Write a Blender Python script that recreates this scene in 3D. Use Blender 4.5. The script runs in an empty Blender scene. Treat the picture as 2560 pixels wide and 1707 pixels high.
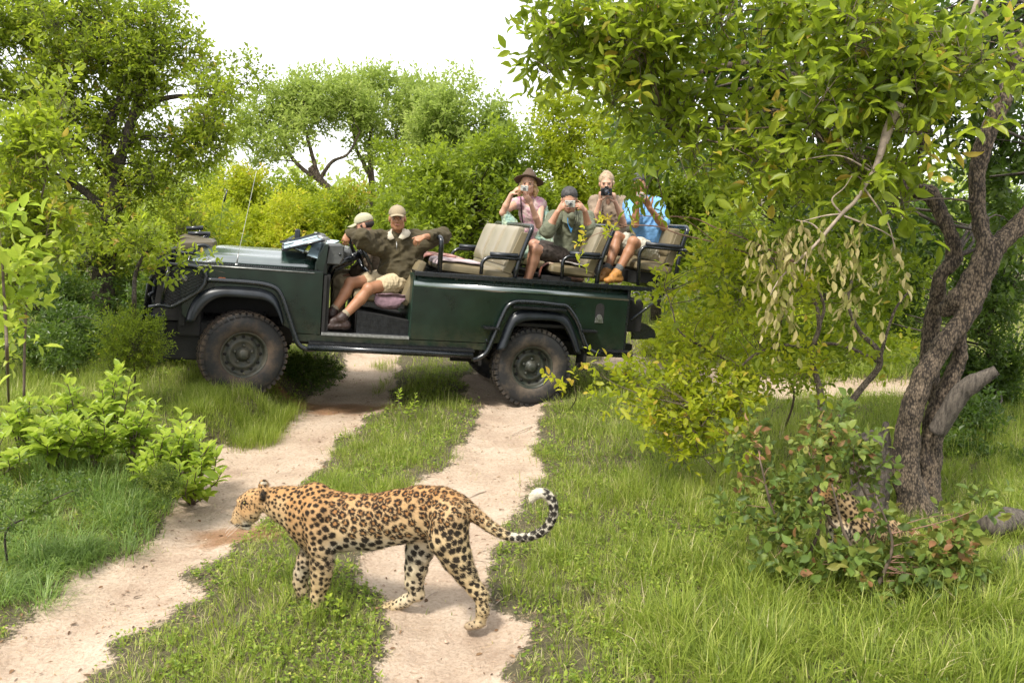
import bpy, math, random
import numpy as np
from mathutils import Vector, Matrix
from mathutils.kdtree import KDTree

# ---------------------------------------------------------------- camera, world, sun, exposure
SC = bpy.context.scene
C = SC.collection
F, CX, CY, H, YH = 2200.0, 1280.0, 853.5, 2.09, 485.0       # lens and viewpoint solved from the photograph
TH = math.atan((CY - YH) / F)
cam_d = bpy.data.cameras.new('camera'); cam = bpy.data.objects.new('camera', cam_d); C.objects.link(cam)
cam_d.sensor_width = 36; cam_d.lens = 36 * F / 2560; cam_d.clip_end = 600; cam_d.clip_start = 0.05
cam.location = (0, 0, H); cam.rotation_euler = (math.pi / 2 - TH, 0, 0)
cam_d.dof.use_dof = True; cam_d.dof.focus_distance = 6.6; cam_d.dof.aperture_fstop = 5.6
SC.camera = cam
world = bpy.data.worlds.new('World'); SC.world = world; world.use_nodes = True
nt = world.node_tree; nt.nodes.clear()
sky = nt.nodes.new('ShaderNodeTexSky'); sky.sky_type = 'NISHITA'; sky.sun_disc = False
SUN_EL, SUN_AZ = math.radians(58), math.radians(215)         # behind the camera, to its left
sky.sun_elevation = SUN_EL; sky.sun_rotation = SUN_AZ
mixn = nt.nodes.new('ShaderNodeMixRGB'); mixn.inputs[0].default_value = 0.86; mixn.inputs[2].default_value = (10.2, 10.3, 10.4, 1)
bg = nt.nodes.new('ShaderNodeBackground'); bg.inputs[1].default_value = 0.088
wo = nt.nodes.new('ShaderNodeOutputWorld')
nt.links.new(sky.outputs[0], mixn.inputs[1]); nt.links.new(mixn.outputs[0], bg.inputs[0]); nt.links.new(bg.outputs[0], wo.inputs[0])
sun_d = bpy.data.lights.new('sun', 'SUN'); sun = bpy.data.objects.new('sun', sun_d); C.objects.link(sun)
sun_d.energy = 2.7; sun_d.angle = math.radians(9); sun_d.color = (1.0, 0.95, 0.86)
_sd = Vector((math.sin(SUN_AZ) * math.cos(SUN_EL), math.cos(SUN_AZ) * math.cos(SUN_EL), math.sin(SUN_EL)))
sun.rotation_euler = _sd.to_track_quat('Z', 'Y').to_euler(); sun.location = (-6, -8, 16)
SC.view_settings.view_transform = 'Standard'; SC.view_settings.look = 'None'
SC.view_settings.gamma = 1; SC.view_settings.exposure = 1.12; SC.view_settings.use_curve_mapping = False
SC.render.engine = 'CYCLES'
SC.cycles.max_bounces = 8; SC.cycles.transparent_max_bounces = 8

# ---------------------------------------------------------------- geometry of the view (to measure the place)
def ray(px, py):
    x = (px - CX) / F; y = -(py - CY) / F
    return np.array([x, math.cos(TH) + y * math.sin(TH), -math.sin(TH) + y * math.cos(TH)])
CAM = np.array([0, 0, H])
def W(px, py, Y):
    d = ray(px, py); return CAM + d * (Y / d[1])
def G(px, py, z=0.0):
    d = ray(px, py); return CAM + d * ((z - H) / d[2])
def proj(P):
    P = np.asarray(P, float); d = P - CAM
    yy = d[..., 1] * math.cos(TH) - d[..., 2] * math.sin(TH); zz = d[..., 1] * math.sin(TH) + d[..., 2] * math.cos(TH)
    return np.stack([CX + F * d[..., 0] / yy, CY - F * zz / yy, yy], -1)
# vehicle frame: local x to the rear, y to the far side, z up; origin at the near rear hub
_yw, _pt, _rl = math.radians(14.06), math.radians(5.18), math.radians(-0.52)
_f = np.array([-math.cos(_yw) * math.cos(_pt), -math.sin(_yw) * math.cos(_pt), math.sin(_pt)])
_s = np.array([-math.sin(_yw), math.cos(_yw), 0]); _u = np.cross(_s, _f); _u *= np.sign(_u[2])
_s2 = _s * math.cos(_rl) + _u * math.sin(_rl); _u2 = -_s * math.sin(_rl) + _u * math.cos(_rl)
VR = np.stack([-_f, _s2, _u2], 1); VP = np.array([0.214, 8.729, 0.352])
def VL(px, py, y):
    """local point of the vehicle seen at pixel px,py on its plane y"""
    o = VR.T @ (CAM - VP); d = VR.T @ ray(px, py); t = (y - o[1]) / d[1]; return o + d * t
def VW(p): return VP + VR @ np.asarray(p, float)

# ---------------------------------------------------------------- objects
def tag(o, label=None, cat=None, group=None, kind=None):
    if label: o['label'] = label
    if cat: o['category'] = cat
    if group: o['group'] = group
    if kind: o['kind'] = kind
    return o
def empty(name, loc=(0, 0, 0), label=None, cat=None, group=None, parent=None):
    o = bpy.data.objects.new(name, None); C.objects.link(o); o.location = Vector(loc); o.empty_display_size = 0.1
    if parent: o.parent = parent
    return tag(o, label, cat, group)
def link(name, me, mat=None, parent=None, loc=None, **kw):
    if mat is not None and not me.materials: me.materials.append(mat)
    o = bpy.data.objects.new(name, me); C.objects.link(o)
    if parent: o.parent = parent
    if loc is not None: o.location = Vector(loc)
    return tag(o, **kw)
def np_mesh(name, V, Fc, smooth=True, attrs=None):
    """V (n,3); Fc (m,3) or (m,4) int; attrs dict name->(n,) or (n,3)"""
    me = bpy.data.meshes.new(name); V = np.asarray(V, np.float32); Fc = np.asarray(Fc, np.int32)
    k = Fc.shape[1] if len(Fc) else 3
    me.vertices.add(len(V)); me.vertices.foreach_set('co', V.ravel())
    me.loops.add(Fc.size); me.loops.foreach_set('vertex_index', Fc.ravel())
    me.polygons.add(len(Fc)); me.polygons.foreach_set('loop_start', np.arange(0, Fc.size, k, dtype=np.int32))
    me.polygons.foreach_set('loop_total', np.full(len(Fc), k, np.int32))
    me.polygons.foreach_set('use_smooth', np.full(len(Fc), smooth, bool))
    me.update(calc_edges=True)
    for nm, a in (attrs or {}).items():
        a = np.asarray(a, np.float32)
        if a.ndim == 1:
            at = me.attributes.new(nm, 'FLOAT', 'POINT'); at.data.foreach_set('value', a)
        else:
            at = me.attributes.new(nm, 'FLOAT_COLOR', 'POINT')
            at.data.foreach_set('color', np.concatenate([a, np.ones((len(a), 1), np.float32)], 1).ravel())
    return me

class MB:
    """collects polygons; build() links them as one mesh object"""
    def __init__(s): s.v = []; s.f = []; s.sm = []
    def add(s, vs, fs, smooth=False, M=None):
        b = len(s.v)
        for p in vs:
            p = Vector(p); s.v.append(M @ p if M is not None else p)
        for f in fs: s.f.append([i + b for i in f]); s.sm.append(smooth)
        return s
    def box(s, c, size, M=None, bev=0.0):
        x, y, z = [q / 2 for q in size]; c = Vector(c)
        if bev <= 0:
            vs = [c + Vector((a * x, b * y, d * z)) for a in (-1, 1) for b in (-1, 1) for d in (-1, 1)]
            return s.add(vs, [(0, 1, 3, 2), (4, 6, 7, 5), (0, 4, 5, 1), (2, 3, 7, 6), (0, 2, 6, 4), (1, 5, 7, 3)], False, M)
        out = []                                             # rounded box: superellipse rings
        return s.prism([(c.x + px, c.z + pz) for px, pz in rrect(x, z, bev)], c.y - y, c.y + y, M, bev=bev * 0.6)
    def prism(s, outline, y0, y1, M=None, bev=0.0, smooth=False):
        """outline in x,z ; extruded along y"""
        n = len(outline); o = np.array(outline, float); area = 0.5 * np.sum(o[:, 0] * np.roll(o[:, 1], -1) - np.roll(o[:, 0], -1) * o[:, 1])
        if area < 0: o = o[::-1]
        if bev > 0:
            e = np.roll(o, -1, 0) - o; e /= np.linalg.norm(e, axis=1)[:, None] + 1e-9
            nrm = np.stack([e[:, 1], -e[:, 0]], 1); vn = nrm + np.roll(nrm, 1, 0); vn /= np.maximum(np.linalg.norm(vn, axis=1)[:, None], .6)
            ins = o - vn * bev
            rings = [(ins, y0), (o, y0 + bev), (o, y1 - bev), (ins, y1)]
        else: rings = [(o, y0), (o, y1)]
        vs = [(p[0], yy, p[1]) for r, yy in rings for p in r]; fs = []
        for k in range(len(rings) - 1):
            for i in range(n):
                j = (i + 1) % n; fs.append((k * n + i, k * n + j, (k + 1) * n + j, (k + 1) * n + i))
        b = (len(rings) - 1) * n
        s.add(vs, fs + [tuple(range(n))[::-1], tuple(b + i for i in range(n))], False, M); return s
    def tube(s, pts, r, sides=10, M=None, caps=True, squash=None):
        P = [Vector(p) for p in pts]; n = len(P); R = r if hasattr(r, '__len__') else [r] * n
        vs = []; fs = []; prev = None
        for i in range(n):
            t = (P[min(i + 1, n - 1)] - P[max(i - 1, 0)]).normalized()
            if prev is None: a = t.orthogonal().normalized()
            else:
                a = prev - t * prev.dot(t); a = a.normalized() if a.length > 1e-6 else t.orthogonal().normalized()
            prev = a; b = t.cross(a)
            for k in range(sides):
                w = 2 * math.pi * k / sides; q = a * math.cos(w) + b * math.sin(w)
                vs.append(P[i] + q * R[i])
        for i in range(n - 1):
            for k in range(sides):
                k2 = (k + 1) % sides; fs.append((i * sides + k, i * sides + k2, (i + 1) * sides + k2, (i + 1) * sides + k))
        if caps: fs += [tuple(range(sides))[::-1], tuple((n - 1) * sides + k for k in range(sides))]
        return s.add(vs, fs, True, M)
    def lathe(s, prof, M=None, seg=40, axis='y', close=False):
        """prof [(r, y)] around the y axis"""
        vs = []; fs = []; n = len(prof)
        for k in range(seg):
            w = 2 * math.pi * k / seg
            for r, y in prof: vs.append((r * math.cos(w), y, r * math.sin(w)))
        m = n if close else n - 1
        for k in range(seg):
            k2 = (k + 1) % seg
            for i in range(m):
                j = (i + 1) % n; fs.append((k * n + i, k * n + j, k2 * n + j, k2 * n + i))
        return s.add(vs, fs, True, M)
    def ball(s, c, r, M=None, seg=12, rings=8):
        r = r if hasattr(r, '__len__') else (r, r, r); vs = []; fs = []
        for i in range(rings + 1):
            a = math.pi * i / rings
            for k in range(seg):
                w = 2 * math.pi * k / seg
                vs.append((c[0] + r[0] * math.sin(a) * math.cos(w), c[1] + r[1] * math.sin(a) * math.sin(w), c[2] + r[2] * math.cos(a)))
        for i in range(rings):
            for k in range(seg):
                k2 = (k + 1) % seg; fs.append((i * seg + k, (i + 1) * seg + k, (i + 1) * seg + k2, i * seg + k2))
        return s.add(vs, fs, True, M)
    def sheet(s, grid, thick=0.0, smooth=True):
        """grid: rows of points"""
        g = [[Vector(p) for p in r] for r in grid]; nr, nc = len(g), len(g[0])
        vs = [p for r in g for p in r]; fs = [(i * nc + j, i * nc + j + 1, (i + 1) * nc + j + 1, (i + 1) * nc + j) for i in range(nr - 1) for j in range(nc - 1)]
        return s.add(vs, fs, smooth)
    def mesh(s, name):
        me = bpy.data.meshes.new(name); me.from_pydata([tuple(p) for p in s.v], [], s.f)
        me.polygons.foreach_set('use_smooth', s.sm); me.validate(); me.update(); return me
    def build(s, name, mat, parent=None, auto=True, solid=0.0, bev=0.0, **kw):
        me = s.mesh(name)
        o = link(name, me, mat, parent, **kw)
        if solid:
            m = o.modifiers.new('solid', 'SOLIDIFY'); m.thickness = solid; m.offset = -1
        if bev:
            m = o.modifiers.new('bevel', 'BEVEL'); m.width = bev; m.segments = 2; m.limit_method = 'ANGLE'; m.angle_limit = math.radians(35)
        return o
def rrect(x, z, r, n=4):
    out = []
    for cx, cz, a0 in ((x - r, z - r, 0), (-x + r, z - r, 90), (-x + r, -z + r, 180), (x - r, -z + r, 270)):
        for k in range(n + 1):
            a = math.radians(a0 + 90 * k / n); out.append((cx + r * math.cos(a), cz + r * math.sin(a)))
    return out
def curve(pts, n=8):
    """Catmull-Rom through the points"""
    P = [np.array(p, float) for p in pts]; P = [2 * P[0] - P[1]] + P + [2 * P[-1] - P[-2]]; out = []
    for i in range(1, len(P) - 2):
        for k in range(n):
            t = k / n; a, b, c, d = P[i - 1:i + 3]
            out.append(0.5 * ((2 * b) + (c - a) * t + (2 * a - 5 * b + 4 * c - d) * t * t + (-a + 3 * b - 3 * c + d) * t ** 3))
    out.append(P[-2]); return out
def fillet(pts, r=0.05, n=5):
    P = [np.array(p, float) for p in pts]; out = [P[0]]
    for i in range(1, len(P) - 1):
        a = P[i - 1] - P[i]; b = P[i + 1] - P[i]; la, lb = np.linalg.norm(a), np.linalg.norm(b); q = min(r, la * .45, lb * .45)
        A = P[i] + a / la * q; B = P[i] + b / lb * q
        for k in range(n + 1):
            t = k / n; out.append((1 - t) ** 2 * A + 2 * t * (1 - t) * P[i] + t * t * B)
    out.append(P[-1]); return out

# ---------------------------------------------------------------- value noise for shapes
def vnoise(P, seed=0, scale=1.0):
    """smooth pseudo-noise in -1..1 from summed rotated sines"""
    r = np.random.RandomState(seed); P = np.asarray(P, float) * scale; out = np.zeros(len(P))
    for k in range(6):
        d = r.normal(size=P.shape[1]); d /= np.linalg.norm(d); fq = 1.0 + k * .55
        out += np.sin(P @ d * fq * 2 * math.pi + r.rand() * 6.28 + 1.3 * np.sin(P @ r.normal(size=P.shape[1]) + r.rand() * 6)) / (1 + k * .35)
    return out / 2.8

# ---------------------------------------------------------------- smooth solids (bodies): distance field + surface nets
class Solid:
    def __init__(s, vox=0.007): s.vox = vox; s.pr = []
    def cone(s, a, b, ra, rb, k=0.02): s.pr.append(('c', np.array(a, float), np.array(b, float), ra, rb, k)); return s
    def chain(s, pts, rad, k=0.02):
        for i in range(len(pts) - 1): s.cone(pts[i], pts[i + 1], rad[i], rad[i + 1], k)
        return s
    def ell(s, c, r, R=None, k=0.02, cut=False):
        s.pr.append(('x' if cut else 'e', np.array(c, float), np.array(r, float), np.eye(3) if R is None else np.array(R, float), 0, k)); return s
    def flat(s, a, b, ra, rb, ax, sq, k=0.02):
        """cone squashed along the axis ax by factor sq"""
        s.pr.append(('f', np.array(a, float), np.array(b, float), ra, rb, k, np.array(ax, float) / np.linalg.norm(ax), sq)); return s
    def plane(s, p, n, k=0.004): s.pr.append(('p', np.array(p, float), np.array(n, float) / np.linalg.norm(n), 0, 0, k)); return s
    def bounds(s):
        lo = np.full(3, 1e9); hi = -lo
        for p in s.pr:
            if p[0] in 'cf': r = max(p[3], p[4]); lo = np.minimum(lo, np.minimum(p[1], p[2]) - r); hi = np.maximum(hi, np.maximum(p[1], p[2]) + r)
            elif p[0] == 'e': r = p[2].max(); lo = np.minimum(lo, p[1] - r); hi = np.maximum(hi, p[1] + r)
        return lo - 3 * s.vox, hi + 3 * s.vox
    def field(s):
        lo, hi = s.bounds(); v = s.vox; n = np.ceil((hi - lo) / v).astype(int) + 1
        ax = [(lo[i] + np.arange(n[i]) * v).astype(np.float32) for i in range(3)]; D = np.full(n, 0.5, np.float32)
        for p in s.pr:
            k = p[5]
            if p[0] in 'cf': r = max(p[3], p[4]); a = np.minimum(p[1], p[2]) - r; b = np.maximum(p[1], p[2]) + r
            elif p[0] in 'ex': r = p[2].max(); a = p[1] - r; b = p[1] + r
            else: a = lo; b = hi
            pad = k + 2.5 * v
            i0 = np.clip(np.floor((a - pad - lo) / v).astype(int), 0, n); i1 = np.clip(np.ceil((b + pad - lo) / v).astype(int) + 1, 0, n)
            if (i1 <= i0).any(): continue
            sl = tuple(slice(i0[q], i1[q]) for q in range(3))
            X = ax[0][sl[0]][:, None, None]; Y = ax[1][sl[1]][None, :, None]; Z = ax[2][sl[2]][None, None, :]
            if p[0] in 'cf':
                A, B = p[1], p[2]; ba = B - A; L2 = max(float(ba @ ba), 1e-9)
                x, y, z = X - A[0], Y - A[1], Z - A[2]
                t = np.clip((x * ba[0] + y * ba[1] + z * ba[2]) / L2, 0, 1)
                qx, qy, qz = x - ba[0] * t, y - ba[1] * t, z - ba[2] * t
                if p[0] == 'f':
                    m = p[6]; dd = (qx * m[0] + qy * m[1] + qz * m[2]); e = (1 / p[7] - 1)
                    qx, qy, qz = qx + m[0] * dd * e, qy + m[1] * dd * e, qz + m[2] * dd * e
                d = np.sqrt(qx * qx + qy * qy + qz * qz) - (p[3] + (p[4] - p[3]) * t)
                if p[0] == 'f': d = d * (0.5 + 0.5 * p[7])
            elif p[0] in 'ex':
                R = p[3]; x, y, z = X - p[1][0], Y - p[1][1], Z - p[1][2]
                u = [(x * R[0, i] + y * R[1, i] + z * R[2, i]) for i in range(3)]
                k0 = np.sqrt(sum((u[i] / p[2][i]) ** 2 for i in range(3))); k1 = np.sqrt(sum((u[i] / p[2][i] ** 2) ** 2 for i in range(3))) + 1e-9
                d = k0 * (k0 - 1) / k1
            else:
                d = (X - p[1][0]) * p[2][0] + (Y - p[1][1]) * p[2][1] + (Z - p[1][2]) * p[2][2]
            cur = D[sl]
            if p[0] in 'xp':                                   # subtract / keep below plane
                if p[0] == 'x': d = -d
                h = np.clip(0.5 - 0.5 * (cur - d) / k, 0, 1) ; D[sl] = (cur * (1 - h) + d * h) + k * h * (1 - h)
            else:
                h = np.clip(0.5 + 0.5 * (cur - d) / k, 0, 1); D[sl] = cur * (1 - h) + d * h - k * h * (1 - h)
        return D, lo
    def mesh_arrays(s):
        D, lo = s.field(); v = s.vox; n = np.array(D.shape); S = D < 0
        c = np.zeros(n - 1, np.int8)
        for i in (0, 1):
            for j in (0, 1):
                for k in (0, 1): c += S[i:n[0] - 1 + i, j:n[1] - 1 + j, k:n[2] - 1 + k]
        act = np.argwhere((c > 0) & (c < 8)); idx = -np.ones(n - 1, np.int32); idx[tuple(act.T)] = np.arange(len(act))
        acc = np.zeros((len(act), 3)); cnt = np.zeros(len(act)); corners = [(i, j, k) for i in (0, 1) for j in (0, 1) for k in (0, 1)]
        for a in corners:
            for q in range(3):
                if a[q]: continue
                b = list(a); b[q] = 1
                da = D[tuple((act + a).T)]; db = D[tuple((act + b).T)]; m = (da < 0) != (db < 0)
                t = np.where(m, da / np.where(m, da - db, 1), 0); pos = np.tile(np.array(a, float), (len(act), 1)); pos[:, q] = t
                acc[m] += pos[m]; cnt[m] += 1
        V = lo + (act + acc / np.maximum(cnt, 1)[:, None]) * v; faces = []
        for q in range(3):
            sl0 = [slice(None)] * 3; sl1 = [slice(None)] * 3; sl0[q] = slice(0, -1); sl1[q] = slice(1, None)
            e = np.argwhere(S[tuple(sl0)] != S[tuple(sl1)]); u, w = (q + 1) % 3, (q + 2) % 3
            e = e[(e[:, u] > 0) & (e[:, w] > 0) & (e[:, u] < n[u] - 1) & (e[:, w] < n[w] - 1)]
            if not len(e): continue
            def at(du, dw):
                g = e.copy(); g[:, u] += du; g[:, w] += dw; return idx[tuple(g.T)]
            Q = np.stack([at(-1, -1), at(0, -1), at(0, 0), at(-1, 0)], 1); inside = S[tuple(e.T)]
            Q[~inside] = Q[~inside][:, ::-1]; faces.append(Q)
        Fq = np.concatenate(faces); Fq = Fq[(Fq >= 0).all(1)]; return V, Fq
    def build(s, name, mat, parent=None, base=(0, 0, 0), disp=None, attrs=None, **kw):
        V, Fq = s.mesh_arrays()
        if disp is not None: V = V + disp(V, vert_normals(V, Fq))
        me = np_mesh(name, V - np.array(base, float), Fq, True, attrs(V) if attrs else None)
        return link(name, me, mat, parent, **kw)
def vert_normals(V, Fq):
    a = V[Fq[:, 2]] - V[Fq[:, 0]]; b = V[Fq[:, 3]] - V[Fq[:, 1]]; n = np.cross(a, b); N = np.zeros_like(V)
    for k in range(4): np.add.at(N, Fq[:, k], n)
    return N / (np.linalg.norm(N, axis=1)[:, None] + 1e-9)

# ---------------------------------------------------------------- materials
def mat(name, col=(.5, .5, .5), rough=.6, metal=0, noise=0.0, nscale=20.0, bump=0.0, bscale=80.0, col2=None, spec=None, coat=0, sheen=0, coord='Object'):
    m = bpy.data.materials.new(name); m.use_nodes = True; n = m.node_tree.nodes; l = m.node_tree.links; p = n['Principled BSDF']
    p.inputs['Base Color'].default_value = (*col, 1); p.inputs['Roughness'].default_value = rough; p.inputs['Metallic'].default_value = metal
    if spec is not None: p.inputs['Specular IOR Level'].default_value = spec
    if coat: p.inputs['Coat Weight'].default_value = coat; p.inputs['Coat Roughness'].default_value = .12
    if sheen > .2: p.inputs['Sheen Weight'].default_value = sheen; p.inputs['Sheen Roughness'].default_value = .5
    tc = n.new('ShaderNodeTexCoord')
    if noise > 0 or col2:
        t = n.new('ShaderNodeTexNoise'); t.inputs['Scale'].default_value = nscale; t.inputs['Detail'].default_value = 6; t.inputs['Roughness'].default_value = .6
        l.new(tc.outputs[coord], t.inputs['Vector']); r = n.new('ShaderNodeValToRGB'); e = r.color_ramp.elements
        c2 = col2 or tuple(min(1, q * (1 + noise)) for q in col); c1 = col if col2 else tuple(q * (1 - noise) for q in col)
        e[0].position = .35; e[1].position = .68; e[0].color = (*c1, 1); e[1].color = (*c2, 1)
        l.new(t.outputs['Fac'], r.inputs[0]); l.new(r.outputs[0], p.inputs['Base Color'])
        rr = n.new('ShaderNodeMapRange'); rr.inputs['To Min'].default_value = max(0, rough - .12); rr.inputs['To Max'].default_value = min(1, rough + .12)
        l.new(t.outputs['Fac'], rr.inputs[0]); l.new(rr.outputs[0], p.inputs['Roughness'])
    if bump > 0:
        b = n.new('ShaderNodeBump'); b.inputs['Strength'].default_value = 1; b.inputs['Distance'].default_value = bump
        t2 = n.new('ShaderNodeTexNoise'); t2.inputs['Scale'].default_value = bscale; t2.inputs['Detail'].default_value = 5
        l.new(tc.outputs[coord], t2.inputs['Vector']); l.new(t2.outputs['Fac'], b.inputs['Height']); l.new(b.outputs[0], p.inputs['Normal'])
    return m
def ramp_set(r, stops):
    e = r.color_ramp.elements
    while len(e) > 2: e.remove(e[-1])
    e[0].position, e[1].position = stops[0][0], stops[1][0]; e[0].color = (*stops[0][1], 1); e[1].color = (*stops[1][1], 1)
    for p, c in stops[2:]: q = e.new(p); q.color = (*c, 1)
def leaf_mat(name, stops, trans=.4, rough=.45, tcol=(.45, .62, .05), vein=True):
    """leaf colour from the per-leaf number 'tint'; light passes through the blade"""
    m = bpy.data.materials.new(name); m.use_nodes = True; n = m.node_tree.nodes; l = m.node_tree.links; p = n['Principled BSDF']
    a = n.new('ShaderNodeAttribute'); a.attribute_name = 'tint'; r = n.new('ShaderNodeValToRGB'); ramp_set(r, stops)
    l.new(a.outputs['Fac'], r.inputs[0]); p.inputs['Roughness'].default_value = rough; p.inputs['Specular IOR Level'].default_value = .28
    tc = n.new('ShaderNodeTexCoord'); t = n.new('ShaderNodeTexNoise'); t.inputs['Scale'].default_value = 9; l.new(tc.outputs['Object'], t.inputs['Vector'])
    mx = n.new('ShaderNodeMixRGB'); mx.blend_type = 'MULTIPLY'; mx.inputs[0].default_value = .5
    r2 = n.new('ShaderNodeValToRGB'); ramp_set(r2, [(.3, (.72, .76, .66)), (.7, (1.2, 1.12, 1.0))]); l.new(t.outputs['Fac'], r2.inputs[0])
    l.new(r.outputs[0], mx.inputs[1]); l.new(r2.outputs[0], mx.inputs[2]); l.new(mx.outputs[0], p.inputs['Base Color'])
    tr = n.new('ShaderNodeBsdfTranslucent'); m2 = n.new('ShaderNodeMixRGB'); m2.blend_type = 'MIX'; m2.inputs[0].default_value = .5
    m2.inputs[2].default_value = (*tcol, 1); l.new(mx.outputs[0], m2.inputs[1])
    g = n.new('ShaderNodeHueSaturation'); g.inputs['Value'].default_value = 1.25; g.inputs['Saturation'].default_value = 1.0
    l.new(m2.outputs[0], g.inputs['Color']); l.new(g.outputs[0], tr.inputs['Color'])
    ms = n.new('ShaderNodeMixShader'); ms.inputs[0].default_value = trans; l.new(p.outputs[0], ms.inputs[1]); l.new(tr.outputs[0], ms.inputs[2])
    l.new(ms.outputs[0], n['Material Output'].inputs[0]); return m
def attr_mat(name, attr, rough=.7, bump=.002, bscale=150, sheen=0.0):
    m = mat(name, (.5, .5, .5), rough, bump=bump, bscale=bscale, sheen=sheen, spec=.18); n = m.node_tree.nodes
    a = n.new('ShaderNodeAttribute'); a.attribute_name = attr; m.node_tree.links.new(a.outputs['Color'], n['Principled BSDF'].inputs['Base Color']); return m
def bark_mat(name, c1, c2, scale=14, bump=.012, cells=-.35, stretch=.45):
    m = bpy.data.materials.new(name); m.use_nodes = True; n = m.node_tree.nodes; l = m.node_tree.links; p = n['Principled BSDF']; p.inputs['Roughness'].default_value = .9
    tc = n.new('ShaderNodeTexCoord'); mp = n.new('ShaderNodeMapping'); mp.inputs['Scale'].default_value = (1, 1, stretch); l.new(tc.outputs['Object'], mp.inputs[0])
    v = n.new('ShaderNodeTexVoronoi'); v.inputs['Scale'].default_value = scale * 6; v.feature = 'F1'; l.new(mp.outputs[0], v.inputs['Vector'])
    t = n.new('ShaderNodeTexNoise'); t.inputs['Scale'].default_value = scale * 1.6; t.inputs['Detail'].default_value = 10; t.inputs['Roughness'].default_value = .8; l.new(mp.outputs[0], t.inputs['Vector'])
    r = n.new('ShaderNodeValToRGB'); ramp_set(r, [(.36, c1), (.64, c2)])
    a = n.new('ShaderNodeMath'); a.operation = 'MULTIPLY_ADD'; a.inputs[1].default_value = cells; l.new(v.outputs['Distance'], a.inputs[0]); l.new(t.outputs['Fac'], a.inputs[2])
    a2 = n.new('ShaderNodeMath'); a2.operation = 'ADD'; a2.inputs[1].default_value = .12 if cells else 0; l.new(a.outputs[0], a2.inputs[0]); l.new(a2.outputs[0], r.inputs[0])
    l.new(r.outputs[0], p.inputs['Base Color']); b = n.new('ShaderNodeBump'); b.inputs['Distance'].default_value = bump; l.new(a.outputs[0], b.inputs['Height']); l.new(b.outputs[0], p.inputs['Normal'])
    return m
# ================================================================ THE GROUND: verges, sandy wheel tracks, grass
_left_rut = [(-300,1900),(-200,1760),(0,1624),(81,1543),(129,1475),(181,1410),(252,1397),(310,1375),(362,1342),(420,1313),(417,1265),(453,1197),(512,1164),(536,1122),(596,1111),(655,1066),(700,1058),(731,1021),(749,1000),(800,975),(862,940),(868,900),(885,870),(905,840),
             (1010,840),(1003,900),(996,954),(974,978),(963,1018),(917,1043),(874,1075),(846,1114),(813,1164),(760,1200),(690,1265),(585,1345),(560,1385),(498,1413),(469,1446),(455,1497),(404,1549),(300,1600),(330,1640),(226,1685),(190,1720),(120,1900)]
_right_rut = [(900,1900),(947,1707),(947,1611),(984,1557),(950,1500),(900,1440),(890,1390),(960,1330),(1040,1250),(1053,1203),(1100,1170),(1135,1132),(1160,1093),(1196,1057),(1213,1007),(1165,985),(1160,950),(1180,930),
              (1400,930),(1392,1003),(1356,1021),(1349,1061),(1338,1100),(1320,1128),(1345,1164),(1330,1210),(1285,1250),(1303,1290),(1255,1360),(1218,1389),(1236,1426),(1210,1488),(1255,1535),(1330,1560),(1270,1640),(1290,1707),(1330,1900)]
_far_track = [(1480,905),(1560,882),(1700,900),(1900,945),(2290,952),(2420,962),(2420,990),(2290,994),(1950,1000),(1700,945),(1600,935)]
def _poly(px): return np.array([G(a, b)[:2] for a, b in px])
POLY = [_poly(_left_rut), _poly(_right_rut), _poly(_far_track)]
def sdist(XY, poly):
    """signed distance to a polygon, negative inside"""
    X = XY[:, 0]; Y = XY[:, 1]; d = np.full(len(X), 1e9); ins = np.zeros(len(X), bool); n = len(poly)
    for i in range(n):
        a = poly[i]; b = poly[(i + 1) % n]; e = b - a; wx = X - a[0]; wy = Y - a[1]
        t = np.clip((wx * e[0] + wy * e[1]) / (e @ e + 1e-12), 0, 1); d = np.minimum(d, (wx - e[0] * t) ** 2 + (wy - e[1] * t) ** 2)
        c = ((a[1] > Y) != (b[1] > Y)) & (X < (b[0] - a[0]) * (Y - a[1]) / (b[1] - a[1] + 1e-12) + a[0]); ins ^= c
    return np.where(ins, -1, 1) * np.sqrt(d)
def sand_d(XY):
    w = 0.10 * vnoise(XY, 3, .9) + 0.045 * vnoise(XY, 4, 3.1)
    return np.minimum.reduce([sdist(XY, p) for p in POLY]) + w
def ss(a, b, x): t = np.clip((x - a) / (b - a), 0, 1); return t * t * (3 - 2 * t)
_ledge = POLY[0][:24]
def height(XY):
    XY = np.asarray(XY, float).reshape(-1, 2)
    o = np.argsort(_ledge[:, 1]); xe = np.interp(XY[:, 1], _ledge[o, 1], _ledge[o, 0])
    out = xe - XY[:, 0]
    bank = 0.27 * ss(-.02, .34, out) * ss(4.5, 7.6, XY[:, 1]) + .10 * ss(.1, 1.6, out) * (1 - ss(4.5, 7.6, XY[:, 1]))
    rise = .14 * ss(1.6, 5, XY[:, 0]) * (1 - ss(9, 12, XY[:, 1])) * 0.3
    sd = sand_d(XY); rut = -0.045 * ss(.08, -.25, sd)
    return bank + rise + rut + .012 * vnoise(XY, 8, .8) * ss(-.1, .3, sd)
def hz(x, y): return float(height([[x, y]])[0])
def on_ground(px, py, n=4):
    z = 0.0
    for _ in range(n): p = G(px, py, z); z = hz(p[0], p[1])
    return np.array([p[0], p[1], z])

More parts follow.
